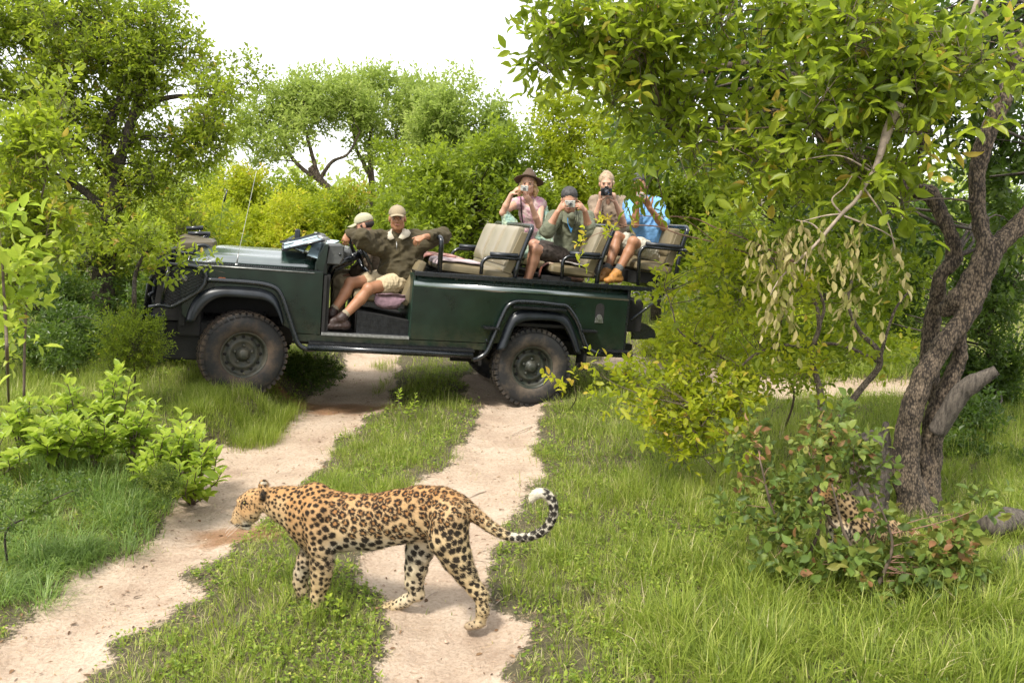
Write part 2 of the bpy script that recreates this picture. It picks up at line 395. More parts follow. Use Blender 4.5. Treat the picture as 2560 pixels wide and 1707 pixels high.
def axis_steps(lo, hi, dlo, dhi, fine, coarse_ratio=1.13):
    a = list(np.arange(dlo, dhi, fine)); s = fine; x = dhi
    while x < hi: a.append(x); s *= coarse_ratio; x += s
    a.append(hi); s = fine; x = dlo - fine
    while x > lo: a.insert(0, x); s *= coarse_ratio; x -= s
    a.insert(0, lo); return np.array(a)
_gx = axis_steps(-220, 220, -5.5, 5.5, .046); _gy = axis_steps(-40, 420, 3.0, 12.0, .048)
_GX, _GY = np.meshgrid(_gx, _gy); _XY = np.stack([_GX.ravel(), _GY.ravel()], 1)
_sd = sand_d(_XY); _z = height(_XY) + .009 * vnoise(_XY * np.array([1, .6]), 12, 5.5) * ss(.1, -.1, _sd) + .004 * vnoise(_XY, 13, 13) * (_XY[:, 1] < 13)
_near = (abs(_XY[:, 0]) < 30) & (_XY[:, 1] < 60); _z = np.where(_near, _z, 0.0)
_nx, _ny = len(_gx), len(_gy); _i = np.arange((_ny - 1) * (_nx - 1)); _r, _c = _i // (_nx - 1), _i % (_nx - 1); _b = _r * _nx + _c
_rust_c = [(G(830, 1012)[:2], .75, .25), (G(600, 1330)[:2], .35, .2), (G(330, 1325)[:2], .10, .05)]
_rust = np.zeros(len(_XY))
for c, rx, ry in _rust_c: _rust = np.maximum(_rust, 1 - ss(.5, 1.15, np.hypot((_XY[:, 0] - c[0]) / rx, (_XY[:, 1] - c[1]) / ry) + .3 * vnoise(_XY, 21, 3)))
gm = bpy.data.materials.new('sand_and_soil'); gm.use_nodes = True; _n = gm.node_tree.nodes; _l = gm.node_tree.links; _p = _n['Principled BSDF']; _p.inputs['Roughness'].default_value = .95
_tc = _n.new('ShaderNodeTexCoord')
def _noise(sc, det=6, ro=.6):
    t = _n.new('ShaderNodeTexNoise'); t.inputs['Scale'].default_value = sc; t.inputs['Detail'].default_value = det; t.inputs['Roughness'].default_value = ro; _l.new(_tc.outputs['Object'], t.inputs['Vector']); return t
_t1 = _noise(2.2, 8); _t2 = _noise(45, 6, .7); _t3 = _noise(260, 2)
_rs = _n.new('ShaderNodeValToRGB'); ramp_set(_rs, [(.25, (.40, .285, .20)), (.5, (.58, .445, .33)), (.75, (.66, .53, .41))]); _l.new(_t1.outputs['Fac'], _rs.inputs[0])
_rg = _n.new('ShaderNodeValToRGB'); ramp_set(_rg, [(.3, (.66, .6, .54)), (.55, (1, 1, 1)), (.8, (1.08, 1.06, 1.04))]); _l.new(_t2.outputs['Fac'], _rg.inputs[0])
_m0 = _n.new('ShaderNodeMixRGB'); _m0.blend_type = 'MULTIPLY'; _m0.inputs[0].default_value = .8; _l.new(_rs.outputs[0], _m0.inputs[1]); _l.new(_rg.outputs[0], _m0.inputs[2])
_rd = _n.new('ShaderNodeValToRGB'); ramp_set(_rd, [(.3, (.055, .045, .025)), (.55, (.12, .10, .05)), (.75, (.22, .165, .10))]); _l.new(_t2.outputs['Fac'], _rd.inputs[0])
_as = _n.new('ShaderNodeAttribute'); _as.attribute_name = 'sand'; _ar = _n.new('ShaderNodeAttribute'); _ar.attribute_name = 'rust'
_q1 = _n.new('ShaderNodeMath'); _q1.operation = 'MULTIPLY_ADD'; _q1.inputs[1].default_value = 1.5; _l.new(_t2.outputs['Fac'], _q1.inputs[0]); _l.new(_as.outputs['Fac'], _q1.inputs[2])
_q2 = _n.new('ShaderNodeMapRange'); _q2.inputs['From Min'].default_value = 1.1; _q2.inputs['From Max'].default_value = 1.4; _l.new(_q1.outputs[0], _q2.inputs[0])
_m1 = _n.new('ShaderNodeMixRGB'); _l.new(_q2.outputs[0], _m1.inputs[0]); _l.new(_rd.outputs[0], _m1.inputs[1]); _l.new(_m0.outputs[0], _m1.inputs[2])
_m2 = _n.new('ShaderNodeMixRGB'); _l.new(_ar.outputs['Fac'], _m2.inputs[0]); _l.new(_m1.outputs[0], _m2.inputs[1]); _m2.inputs[2].default_value = (.36, .17, .07, 1)
_l.new(_m2.outputs[0], _p.inputs['Base Color'])
_bp = _n.new('ShaderNodeBump'); _bp.inputs['Distance'].default_value = .022; _l.new(_t2.outputs['Fac'], _bp.inputs['Height'])
_t4 = _noise(11, 5, .65); _b0 = _n.new('ShaderNodeBump'); _b0.inputs['Distance'].default_value = .05; _l.new(_t4.outputs['Fac'], _b0.inputs['Height']); _l.new(_b0.outputs[0], _bp.inputs['Normal'])
_b2 = _n.new('ShaderNodeBump'); _b2.inputs['Distance'].default_value = .004; _l.new(_t3.outputs['Fac'], _b2.inputs['Height']); _l.new(_bp.outputs[0], _b2.inputs['Normal']); _l.new(_b2.outputs[0], _p.inputs['Normal'])
me = np_mesh('ground', np.stack([_XY[:, 0], _XY[:, 1], _z], 1), np.stack([_b, _b + 1, _b + _nx + 1, _b + _nx], 1), True,
             {'sand': ss(.10, -.10, _sd), 'rust': _rust * .8})
link('ground', me, gm, kind='structure')

# ---- grass blades as real geometry
grass_m = leaf_mat('grass_blade', [(0, (.050, .075, .013)), (.3, (.145, .195, .028)), (.6, (.27, .325, .055)), (.8, (.40, .42, .12)), (.93, (.52, .45, .25)), (1, (.58, .50, .33))], trans=.42, rough=.5, tcol=(.48, .62, .08))
blue_grass_m = leaf_mat('long_grass_blade', [(0, (.055, .095, .022)), (.5, (.155, .235, .065)), (.85, (.30, .39, .14)), (1, (.48, .45, .24))], trans=.42, rough=.4, tcol=(.42, .62, .12))
def blades(base, L, lean, az, width, tint, two=True, curl=.5):
    """base (n,3). one bent blade each"""
    n = len(base); d = np.stack([np.cos(az), np.sin(az), np.zeros(n)], 1); s = np.stack([-np.sin(az), np.cos(az), np.zeros(n)], 1)
    up = np.array([0, 0, 1.0]); l1 = lean; l2 = lean * (1 + curl) + .25 * curl
    m = base + (up * np.cos(l1)[:, None] + d * np.sin(l1)[:, None]) * (L * .5)[:, None]
    t = m + (up * np.cos(l2)[:, None] + d * np.sin(l2)[:, None]) * (L * .5)[:, None]; w = (width / 2)[:, None]
    if two:
        V = np.stack([base - s * w, base + s * w, m - s * w * .8, m + s * w * .8, t], 1).reshape(-1, 3); k = np.arange(n)[:, None] * 5
        Fc = np.concatenate([k + np.array([[0, 1, 3]]), k + np.array([[0, 3, 2]]), k + np.array([[2, 3, 4]])]); tt = np.repeat(tint, 5)
    else:
        V = np.stack([base - s * w, base + s * w, t], 1).reshape(-1, 3); k = np.arange(n)[:, None] * 3; Fc = k + np.array([[0, 1, 2]]); tt = np.repeat(tint, 3)
    return V, Fc, tt
def join(parts):
    V = []; Fc = []; T = []; o = 0
    for v, f, t in parts: V.append(v); Fc.append(f + o); T.append(t); o += len(v)
    return np.concatenate(V), np.concatenate(Fc), np.concatenate(T)
rg = np.random.RandomState(5)
def scatter(n, x0, x1, y0, y1):
    P = np.stack([rg.uniform(x0, x1, n), rg.uniform(y0, y1, n)], 1)
    lim = P[:, 1] * .60 + 1.3; return P[abs(P[:, 0]) < lim]
def grass_field(n, y0, y1, hscale, two, wscale=1.0, hmax=1.0):
    w = y1 * .60 + 1.3; P = scatter(n, -w, w, y0, y1); sd = sand_d(P)
    dens = ss(-.06, .22, sd) * (0.5 + .5 * ss(-.5, .4, vnoise(P, 31, 1.3))); dens = np.maximum(dens, .012 * (sd < 0) * (vnoise(P, 37, 1.2) > .15))
    keep = rg.rand(len(P)) < dens; P = P[keep]; sd = sd[keep]
    # tufts: pull blades to shared centres
    g = .075; cell = np.floor(P / g); hsh = np.sin(cell @ np.array([12.9898, 78.233])) * 43758.5453; hsh -= np.floor(hsh); h2 = np.sin(cell @ np.array([39.3, 11.1])) * 24634.63; h2 -= np.floor(h2)
    cen = (cell + np.stack([hsh, h2], 1)) * g; pull = rg.uniform(0, .85, len(P))[:, None]; Q = P * (1 - pull) + cen * pull
    off = P - cen; az = np.arctan2(off[:, 1], off[:, 0]) + rg.normal(0, .5, len(P))
    hn = .5 + .5 * vnoise(Q, 33, .55) + .25 * vnoise(Q, 35, 2.2)
    strip = ss(.02, .35, sd); meadow = ss(.3, 1.2, sd)
    hgt = (.035 + .075 * strip * np.clip(hn, .15, 1.4) + .10 * meadow * np.clip(hn, .1, 1.3) * ss(4.2, 7, Q[:, 1])) * hscale
    hgt = hgt * rg.uniform(.55, 1.5, len(Q)); z = height(Q)
    # keep the grass low where the leopard walks and the ruts run
    tint = np.clip(.45 + .22 * vnoise(Q, 41, .45) + .20 * vnoise(Q, 42, 2.0) + rg.normal(0, .18, len(Q)) + .1 * (hsh - .5), 0, 1)
    dry = rg.rand(len(Q)) < (.08 + .22 * ss(.30, .0, sd) + .12 * ss(.2, .8, vnoise(Q, 44, .8))); tint = np.where(dry, rg.uniform(.85, 1, len(Q)), tint)
    lean = abs(rg.normal(.35, .28, len(Q))) + .35 * dry; wd = rg.uniform(.0022, .0048, len(Q)) * wscale
    return blades(np.column_stack([Q, z - .004]), hgt, lean, az, wd, tint, two)
_gp = [grass_field(250000, 3.3, 6.6, 1.0, True), grass_field(170000, 6.6, 10.5, 1.15, False, 1.6), grass_field(60000, 10.5, 17, 1.6, False, 3.2)]
V_, F_, T_ = join(_gp); link('meadow_grass', np_mesh('meadow_grass', V_, F_, False, {'tint': T_}), grass_m, kind='stuff', label='short green grass on the verges and the strip between the wheel tracks', cat='grass')

# tiny round-leaved herbs between the blades
herb_m = leaf_mat('herb_leaf', [(0, (.05, .085, .013)), (.4, (.145, .205, .025)), (.8, (.28, .34, .045)), (1, (.42, .43, .09))], trans=.35, tcol=(.4, .65, .08))
LEAF_FAR = (np.array([(0, 0, 0), (-.5, .42, .10), (.5, .42, .10), (0, 1, -.05)]), np.array([(0, 2, 3), (0, 3, 1)]))
LEAF_MID = (np.array([(0, 0, 0), (-.42, .28, .07), (-.38, .68, .04), (.42, .28, .07), (.38, .68, .04), (0, .5, -.02), (0, 1, -.12)]), np.array([(0, 5, 1), (1, 5, 2), (2, 5, 6), (0, 3, 5), (3, 4, 5), (4, 6, 5)]))
LEAF_NEAR = (np.array([(0, 0, 0), (-.22, .12, .05), (-.47, .38, .10), (-.40, .68, .06), (-.15, .90, -.04), (0, 1, -.16), (.15, .90, -.04), (.40, .68, .06), (.47, .38, .10), (.22, .12, .05), (0, .35, -.02), (0, .7, -.05)]),
             np.array([(0, 10, 1), (1, 10, 2), (2, 10, 11), (2, 11, 3), (3, 11, 4), (4, 11, 5), (5, 11, 6), (6, 11, 7), (7, 11, 8), (8, 11, 10), (8, 10, 9), (9, 10, 0)]))
def unit(a): return a / (np.linalg.norm(a, axis=-1, keepdims=True) + 1e-9)
def leaves_arrays(P, D, N, L, Wd, tint, tpl):
    T, Fc = tpl; D = unit(D); S = unit(np.cross(D, N)); N = np.cross(S, D); n = len(P); k = len(T)
    V = P[:, None, :] + S[:, None, :] * (T[None, :, 0:1] * Wd[:, None, None]) + D[:, None, :] * (T[None, :, 1:2] * L[:, None, None]) + N[:, None, :] * (T[None, :, 2:3] * L[:, None, None])
    return V.reshape(-1, 3), (np.arange(n)[:, None, None] * k + Fc[None]).reshape(-1, 3), np.repeat(tint, k)
def herbs(n, y0, y1, size):
    w = y1 * .6 + 1.3; P = scatter(n, -w, w, y0, y1); sd = sand_d(P); pat = vnoise(P, 51, .9); keep = (sd > .03) & (rg.rand(len(P)) < ss(-.6, .6, pat)); P = P[keep]; n = len(P)
    g = .05; cell = np.floor(P / g); a = np.sin(cell @ np.array([12.1, 71.3])) * 4358.5; a -= np.floor(a); b = np.sin(cell @ np.array([9.7, 51.3])) * 1358.5; b -= np.floor(b)
    P = P * .45 + (cell + np.stack([a, b], 1)) * g * .55
    z = height(P) + rg.uniform(.005, .055, n) * (.6 + .6 * a) * (1 + (size > .028) * .9); az = rg.uniform(0, 6.28, n); el = rg.uniform(-.1, .9, n)
    D = np.stack([np.cos(az) * np.cos(el), np.sin(az) * np.cos(el), np.sin(el)], 1); N = unit(np.array([0, 0, 1.]) + rg.normal(0, .35, (n, 3)))
    L = rg.uniform(.6, 1.4, n) * size; return leaves_arrays(np.column_stack([P, z]), D, N, L, L * .6, np.clip(rg.normal(.5, .22, n), 0, 1), LEAF_FAR)
V_, F_, T_ = join([herbs(190000, 3.3, 6.4, .017), herbs(90000, 6.4, 10.5, .026), herbs(20000, 3.3, 6.4, .027)])
link('ground_herbs', np_mesh('ground_herbs', V_, F_, False, {'tint': T_}), herb_m, kind='stuff', label='tiny round leaved green herbs growing low among the grass blades', cat='herbs')

# dead straw lying on the sand and at its edges
straw_m = leaf_mat('dry_straw', [(0, (.22, .14, .08)), (.5, (.42, .28, .16)), (1, (.55, .42, .28))], trans=.1, rough=.8, tcol=(.4, .3, .15))
P = scatter(60000, -6, 6, 3.3, 10.6); sd = sand_d(P); keep = rg.rand(len(P)) < (.06 + .9 * ss(-.35, .02, sd) * ss(.3, .05, sd)) * (.25 + ss(-.3, .6, vnoise(P, 61, 1.5))); P = P[keep]
ru = np.concatenate([c + rg.normal(0, 1, (k, 2)) * (rx * .45, ry * .45) for (c, rx, ry), k in zip(_rust_c, (2600, 900, 60))]); P = np.concatenate([P, ru]); n = len(P)
V_, F_, T_ = blades(np.column_stack([P, height(P) + .004]), rg.uniform(.015, .07, n), np.full(n, 1.52) + rg.normal(0, .05, n), rg.normal(0, .7, n) + math.pi * (rg.rand(n) < .5), rg.uniform(.0015, .003, n), np.concatenate([rg.uniform(.1, 1, n - len(ru)), rg.uniform(0, .35, len(ru))]), False, 0)
link('dry_straw', np_mesh('dry_straw', V_, F_, False, {'tint': T_}), straw_m, kind='stuff', label='loose dry straw lying on the sandy wheel tracks', cat='straw')
P = scatter(9000, -6, 6, 3.3, 10.6); P = P[sand_d(P) < .08]; n = len(P); mb = []
_oct = np.array([(1, 0, 0), (0, 1, 0), (-1, 0, 0), (0, -1, 0), (0, 0, .7), (0, 0, -.5)]); _of = np.array([(0, 1, 4), (1, 2, 4), (2, 3, 4), (3, 0, 4), (1, 0, 5), (2, 1, 5), (3, 2, 5), (0, 3, 5)])
sz = rg.gamma(1.6, .0022, n) + .0015; V_ = np.column_stack([P, height(P) + sz * .2])[:, None] + _oct[None] * sz[:, None, None] * rg.uniform(.7, 1.3, (n, 6, 1))
link('gravel', np_mesh('gravel', V_.reshape(-1, 3), (np.arange(n)[:, None, None] * 6 + _of[None]).reshape(-1, 3), False), mat('grit', (.40, .29, .21), .9, noise=.35, nscale=60), kind='stuff', label='fine grit strewn over the sandy tracks', cat='gravel')

# fallen leaves and bits of bark along the edges of the tracks
P = scatter(9000, -6, 6, 3.3, 10.6); sd = sand_d(P); P = P[(rg.rand(len(P)) < ss(-.5, 0, sd) * ss(.35, .05, sd) * (.3 + ss(-.2, .6, vnoise(P, 71, 1.1))))]; n = len(P); az = rg.uniform(0, 6.28, n); D = np.stack([np.cos(az), np.sin(az), rg.normal(0, .12, n)], 1); L = rg.uniform(.012, .040, n)
V_, F_, T_ = leaves_arrays(np.column_stack([P, height(P) + .006]), D, unit(np.array([0, 0, 1.]) + rg.normal(0, .3, (n, 3))), L, L * rg.uniform(.25, .6, n), rg.uniform(0, 1, n), LEAF_MID)
link('leaf_litter', np_mesh('leaf_litter', V_, F_, True, {'tint': T_}), leaf_mat('dead_leaf', [(0, (.06, .035, .022)), (.5, (.17, .095, .05)), (1, (.36, .24, .14))], trans=.1, rough=.8, tcol=(.3, .2, .1)), kind='stuff', label='dry brown leaf litter scattered along the edges of the tracks', cat='leaf litter')
# ================================================================ THE OPEN SAFARI VEHICLE
GREEN = mat('dark_green_paint', (.0036, .0125, .0074), .30, noise=.35, nscale=5, coat=.35, spec=.35, bump=.0010, bscale=5)
def dusty(m, dust=(.10, .078, .052), top=.40, amt=.55):
    n = m.node_tree.nodes; l = m.node_tree.links; p = n['Principled BSDF']; src = p.inputs['Base Color'].links[0].from_socket; tc = n['Texture Coordinate']
    sp = n.new('ShaderNodeSeparateXYZ'); l.new(tc.outputs['Object'], sp.inputs[0]); mr = n.new('ShaderNodeMapRange'); mr.inputs['From Min'].default_value = top; mr.inputs['From Max'].default_value = .10; mr.inputs['To Max'].default_value = amt; l.new(sp.outputs['Z'], mr.inputs[0])
    t = n.new('ShaderNodeTexNoise'); t.inputs['Scale'].default_value = 9; t.inputs['Detail'].default_value = 9; t.inputs['Roughness'].default_value = .75; l.new(tc.outputs['Object'], t.inputs['Vector']); r = n.new('ShaderNodeMapRange'); r.inputs['From Min'].default_value = .38; r.inputs['From Max'].default_value = .72; l.new(t.outputs['Fac'], r.inputs[0])
    a = n.new('ShaderNodeMath'); a.operation = 'MULTIPLY_ADD'; a.inputs[1].default_value = 1.0; a.inputs[2].default_value = .03; l.new(mr.outputs[0], a.inputs[0]); mu = n.new('ShaderNodeMath'); mu.operation = 'MULTIPLY'; l.new(a.outputs[0], mu.inputs[0]); l.new(r.outputs[0], mu.inputs[1])
    mx = n.new('ShaderNodeMixRGB'); l.new(mu.outputs[0], mx.inputs[0]); l.new(src, mx.inputs[1]); mx.inputs[2].default_value = (*dust, 1); l.new(mx.outputs[0], p.inputs['Base Color'])
dusty(GREEN)
SHEEN_GREEN = mat('sky_sheen_green_paint', (.012, .034, .026), .24, noise=.2, nscale=3, coat=1, spec=1.0); SHEEN_GREEN.node_tree.nodes['Principled BSDF'].inputs['IOR'].default_value = 1.9; SHEEN_GREEN.node_tree.nodes['Principled BSDF'].inputs['Coat Roughness'].default_value = .22  # glossier, paler copy of the body green; sky reflection put into its colour
GREEN_FLAT = mat('dusty_green_paint', (.010, .030, .018), .38, noise=.35, nscale=6, coat=.2)
BLACK = mat('black_steel_tube', (.006, .008, .011), .28, noise=.3, nscale=25, coat=.3)
RUBBER = mat('black_flare_plastic', (.010, .013, .018), .36, noise=.35, nscale=9)
DARK = mat('dark_underbody', (.012, .011, .010), .85, noise=.4, nscale=12, bump=.003, bscale=40)
CHEQ = mat('tread_plate', (.030, .031, .033), .38, metal=.75, noise=.3, nscale=30)
STEEL = mat('bare_aluminium', (.30, .30, .29), .38, metal=.8, noise=.3, nscale=40)
VINYL = mat('khaki_vinyl', (.175, .14, .080), .42, noise=.12, nscale=8, bump=.0008, bscale=300)
VINYL_SKYLIT = mat('sky_lit_khaki_vinyl', (.25, .215, .15), .36, noise=.12, nscale=6, bump=.001, bscale=40)  # khaki vinyl again, sky reflection on the backrests put into its colour
GREYV = mat('grey_dashboard_vinyl', (.055, .057, .055), .5, noise=.2, nscale=9, bump=.002, bscale=25)
GLASS = mat('sky_pale_screen_glass', (.34, .46, .52), .35, spec=.6, noise=.2, nscale=6)  # pale blue base colour stands in for sky reflected in the panes
def dusty_tyre(name, dust, amt):
    m = mat(name, (.022, .021, .020), .75, bump=.002, bscale=120); n = m.node_tree.nodes; l = m.node_tree.links
    tc = n['Texture Coordinate']; t = n.new('ShaderNodeTexNoise'); t.inputs['Scale'].default_value = 7; t.inputs['Detail'].default_value = 8; t.inputs['Roughness'].default_value = .7
    l.new(tc.outputs['Object'], t.inputs['Vector']); r = n.new('ShaderNodeValToRGB'); ramp_set(r, [(.46, (.013, .013, .014)), (.86, dust)])
    sp = n.new('ShaderNodeSeparateXYZ'); l.new(tc.outputs['Object'], sp.inputs[0]); cb = n.new('ShaderNodeCombineXYZ'); l.new(sp.outputs['X'], cb.inputs['X']); l.new(sp.outputs['Z'], cb.inputs['Z'])
    ln = n.new('ShaderNodeVectorMath'); ln.operation = 'LENGTH'; l.new(cb.outputs[0], ln.inputs[0]); rr = n.new('ShaderNodeValToRGB'); k_ = amt
    ramp_set(rr, [(.20, (.24, .24, .24)), (.26, (.16, .16, .16)), (.33, (.0, .0, .0)), (.385, (.02 + .06 * k_,) * 3), (.40, (.03 + .20 * k_,) * 3)]); l.new(ln.outputs['Value'], rr.inputs[0])
    ad = n.new('ShaderNodeMath'); ad.operation = 'ADD'; l.new(t.outputs['Fac'], ad.inputs[0]); l.new(rr.outputs[0], ad.inputs[1]); a3 = n.new('ShaderNodeMath'); a3.operation = 'SUBTRACT'; a3.inputs[1].default_value = .06; l.new(ad.outputs[0], a3.inputs[0]); l.new(a3.outputs[0], r.inputs[0])
    l.new(r.outputs[0], n['Principled BSDF'].inputs['Base Color']); return m
TYRE_R = dusty_tyre('dusty_tyre', (.12, .09, .062), .5); TYRE_F = dusty_tyre('muddy_tyre', (.10, .066, .042), 1.1)
RIM = mat('dusty_green_wheel_rim', (.014, .022, .017), .45, noise=.5, nscale=14, col2=(.058, .054, .040))
RIM_F = mat('mud_coated_wheel_rim', (.022, .027, .021), .55, nscale=14, col2=(.075, .066, .048))
ORANGE = mat('orange_lens', (.35, .09, .02), .3)

veh = empty('safari_vehicle', VP, 'dark green open safari vehicle with tiered khaki benches, parked across the sandy track', 'off-road vehicle')
veh.rotation_mode = 'QUATERNION'; veh.rotation_quaternion = Matrix([[float(q) for q in r] for r in VR]).to_quaternion()
def v(px, py, y=0.0): return tuple(VL(px, py, y))
def xz(px, py, y=0.0): p = VL(px, py, y); return (float(p[0]), float(p[2]))
WID = 1.66
def part(mb, name, m, par=veh, **kw): return mb.build(name, m, par, **kw)

# ---- wheels
def make_wheel(name, pos, tm, rm, yaw=0.0, far=False):
    r = MB(); sgn = -1 if far else 1
    # steel rim: dished disc with outer flange, wheel > tyre, tread, hub, nuts
    r.lathe([(.214, .045), (.222, .035), (.215, .03), (.200, .045), (.196, .075), (.188, .10), (.170, .108), (.150, .100), (.135, .085), (.118, .082), (.108, .092), (.07, .094), (0, .094)], seg=48)
    r.lathe([(.214, .045), (.205, .22)], seg=32)
    w = r.build(name, rm, veh); w.location = Vector(pos)
    w.rotation_euler = (0, 0, yaw + (math.pi if far else 0))
    t = MB(); t.lathe([(.212, .040), (.225, .022), (.250, .010), (.30, .002), (.345, .006), (.378, .018), (.392, .034), (.396, .07), (.397, .125), (.396, .18), (.392, .216), (.37, .236), (.30, .25), (.225, .235), (.212, .21)], seg=64)
    ty = t.build('tyre', tm, w)
    k = MB()
    n = 42
    for i in range(n):
        a = 2 * math.pi * i / n; M = Matrix.Rotation(-a, 4, 'Y')
        for (yc, yw, rr, skew) in ((.028, .045, .372, 0), (.222, .045, .372, .5)):   # shoulder lugs wrap onto the sidewall
            M2 = Matrix.Rotation(-(a + skew * 2 * math.pi / n), 4, 'Y')
            k.add([(rr + .030, yc + s1 * yw / 2, s2 * .017) for s1 in (-1, 1) for s2 in (-1, 1)] + [(rr - .004 + (.0 if s1 * (1 if yc < .1 else -1) < 0 else .014), yc + s1 * (yw / 2 + .004), s2 * .021) for s1 in (-1, 1) for s2 in (-1, 1)],
                  [(0, 1, 3, 2), (4, 6, 7, 5), (0, 4, 5, 1), (2, 3, 7, 6), (0, 2, 6, 4), (1, 5, 7, 3)], False, M2)
        for (yc, o) in ((.085, .25), (.125, .75), (.165, .3)):
            M2 = Matrix.Rotation(-(a + o * 2 * math.pi / n), 4, 'Y')
            k.box((.400, yc, 0), (.012, .030, .036), M2)
    tr = k.build('tread_lugs', tm, ty, kind='stuff')
    h = MB(); h.lathe([(.072, .094), (.068, .075), (.050, .068), (.046, .045), (.034, .036), (0, .034)], seg=24); h.build('hub_cap', rm, w)
    for i in range(5):
        a = 2 * math.pi * i / 5 + .3; b = MB(); b.lathe([(.015, .094), (.015, .070), (.009, .066), (0, .066)], seg=6); o = b.build('wheel_nut', rm, w); o.location = (.083 * math.cos(a), 0, .083 * math.sin(a))
    s = MB()
    for i in range(12):
        a = 2 * math.pi * i / 12; M = Matrix.Rotation(-a, 4, 'Y') @ Matrix.Translation((.163, .1010, 0)); s.lathe([(.016, .001), (.016, -.002), (0, -.002)], M, seg=10)
    s.build('rim_hole', DARK, w, kind='stuff'); return w
make_wheel('wheel', (0, 0.0, 0), TYRE_R, RIM)
make_wheel('wheel', (-2.794, 0.015, 0), TYRE_F, RIM_F, yaw=math.radians(14))
make_wheel('wheel', (0, WID, 0), TYRE_R, RIM, far=True)
make_wheel('wheel', (-2.794, WID - .02, 0), TYRE_F, RIM_F, yaw=math.radians(12), far=True)
# axles, springs, chassis rails, tank, exhaust
for ax_x, dy_ in ((0, .95), (-2.794, .65)): u = MB(); u.tube([(ax_x, .2, 0), (ax_x, dy_ - .08, 0), (ax_x, dy_ - .05, 0), (ax_x, dy_ + .05, 0), (ax_x, dy_ + .08, 0), (ax_x, 1.46, 0)], [.05, .05, .15, .15, .05, .05], 14); part(u, 'axle', DARK)
u = MB(); u.box((-1.1, .42, .17), (4.6, .09, .15)); u.box((-1.1, 1.24, .17), (4.6, .09, .15)); u.box((-1.4, .83, .2), (.12, .8, .1)); u.box((.6, .83, .2), (.12, .8, .1)); u.box((-2.1, .83, .16), (.7, .5, .22)); u.box((-.9, .6, .10), (.7, .42, .16)); part(u, 'chassis', DARK)
u = MB(); u.tube(fillet([(-2, .9, .03), (-1.2, .7, .02), (-.45, .5, .04), (.7, .5, .12), (1.0, .45, .12)], .1), .03); u.tube([(-.75, .55, .02), (-.5, .55, .02)], .07); part(u, 'exhaust', DARK)
for sx in (0, -2.794):
    for yy in (.3, 1.36):
        u = MB(); pts = [(sx + .06 * math.cos(q * .7), yy + .06 * math.sin(q * .7), .05 + q * .0048) for q in range(50)]; u.tube(pts, .009, 6); u.tube([(sx + .1, yy + .04, -.02), (sx + .16, yy + .04, .38)], .022); part(u, 'spring', DARK)

# ---- rear body: slab sides with a rounded shoulder, wheel arch openings
def side(outline, name, m, y0=0.0, y1=0.022, mirror=True, par=veh, bev=.003):
    out = []
    for a, b in (((y0, y1),) + (((WID - y1, WID - y0),) if mirror else ())): q = MB(); q.prism(outline, a, b, bev=0); out.append(part(q, name, m, par, bev=bev))
    return out
zc = .745
rear_out = [xz(1036, 703)[0:1] + (zc,), (xz(1026, 865)[0], xz(1026, 865)[1])]
x0r = xz(1030, 780)[0]; x1r = xz(1567, 800)[0]
arch = [xz(*q) for q in [(1252, 858), (1264, 820), (1280, 800), (1303, 790), (1345, 789), (1385, 793), (1410, 806), (1427, 838), (1440, 872)]]
zb0 = xz(1100, 870)[1]; zb1 = xz(1500, 879)[1]
side([(x0r, zc), (x0r, .235)] + [(xz(1216, 858)[0], .235)] + arch + [(x1r, zb1), (x1r, zc)], 'rear_side_panel', GREEN)
side([(x0r, .229), (x0r, .165), (xz(1216, 872)[0], .160), (xz(1216, 872)[0], .229)], 'sill_panel', GREEN, y0=.004)
for flip in (0, 1):
    q = MB(); pf = [(0, zc + .001), (.003, zc + .022), (.012, zc + .045), (.024, zc + .060), (.033, zc + .068), (.035, .872)]
    q.sheet([[(xx, (WID - y if flip else y), z) for y, z in pf] for xx in (x0r, x1r)]); part(q, 'body_shoulder', SHEEN_GREEN, solid=.002)
    for px in (1142, 1238, 1334, 1429, 1522):
        o = MB(); xx = xz(px, 712)[0]; o.box((xx, (WID - .030 if flip else .030), .845), (.026, .012, .026)); part(o, 'frame_bracket', GREEN, bev=.002)
# front, tail and floor of the tub
q = MB(); q.prism([(x0r - .01, .235), (x0r - .01, .87), (x0r + .015, .87), (x0r + .015, .235)], .023, WID - .023); part(q, 'tub_front_panel', GREEN_FLAT)
for yy in (.045, WID - .045): q = MB(); q.box((x1r + .001, yy, .52), (.030, .09, .70)); part(q, 'corner_capping', BLACK, bev=.004)
q = MB(); q.box((x1r - .03, WID / 2, .5), (.03, WID - .2, .6)); part(q, 'tail_panel', GREEN)
q = MB(); q.box(((x0r + x1r) / 2, WID / 2, .80), (x1r - x0r - .06, WID - .10, .03)); part(q, 'tub_floor', DARK)
for yy in (.145, WID - .145):
    q = MB(); q.prism([(-.565, 0), (-.565, .45), (.565, .45), (.565, 0), (.535, 0), (.535, .42), (-.535, .42), (-.535, 0)], yy - .12, yy + .12); part(q, 'inner_arch', DARK)
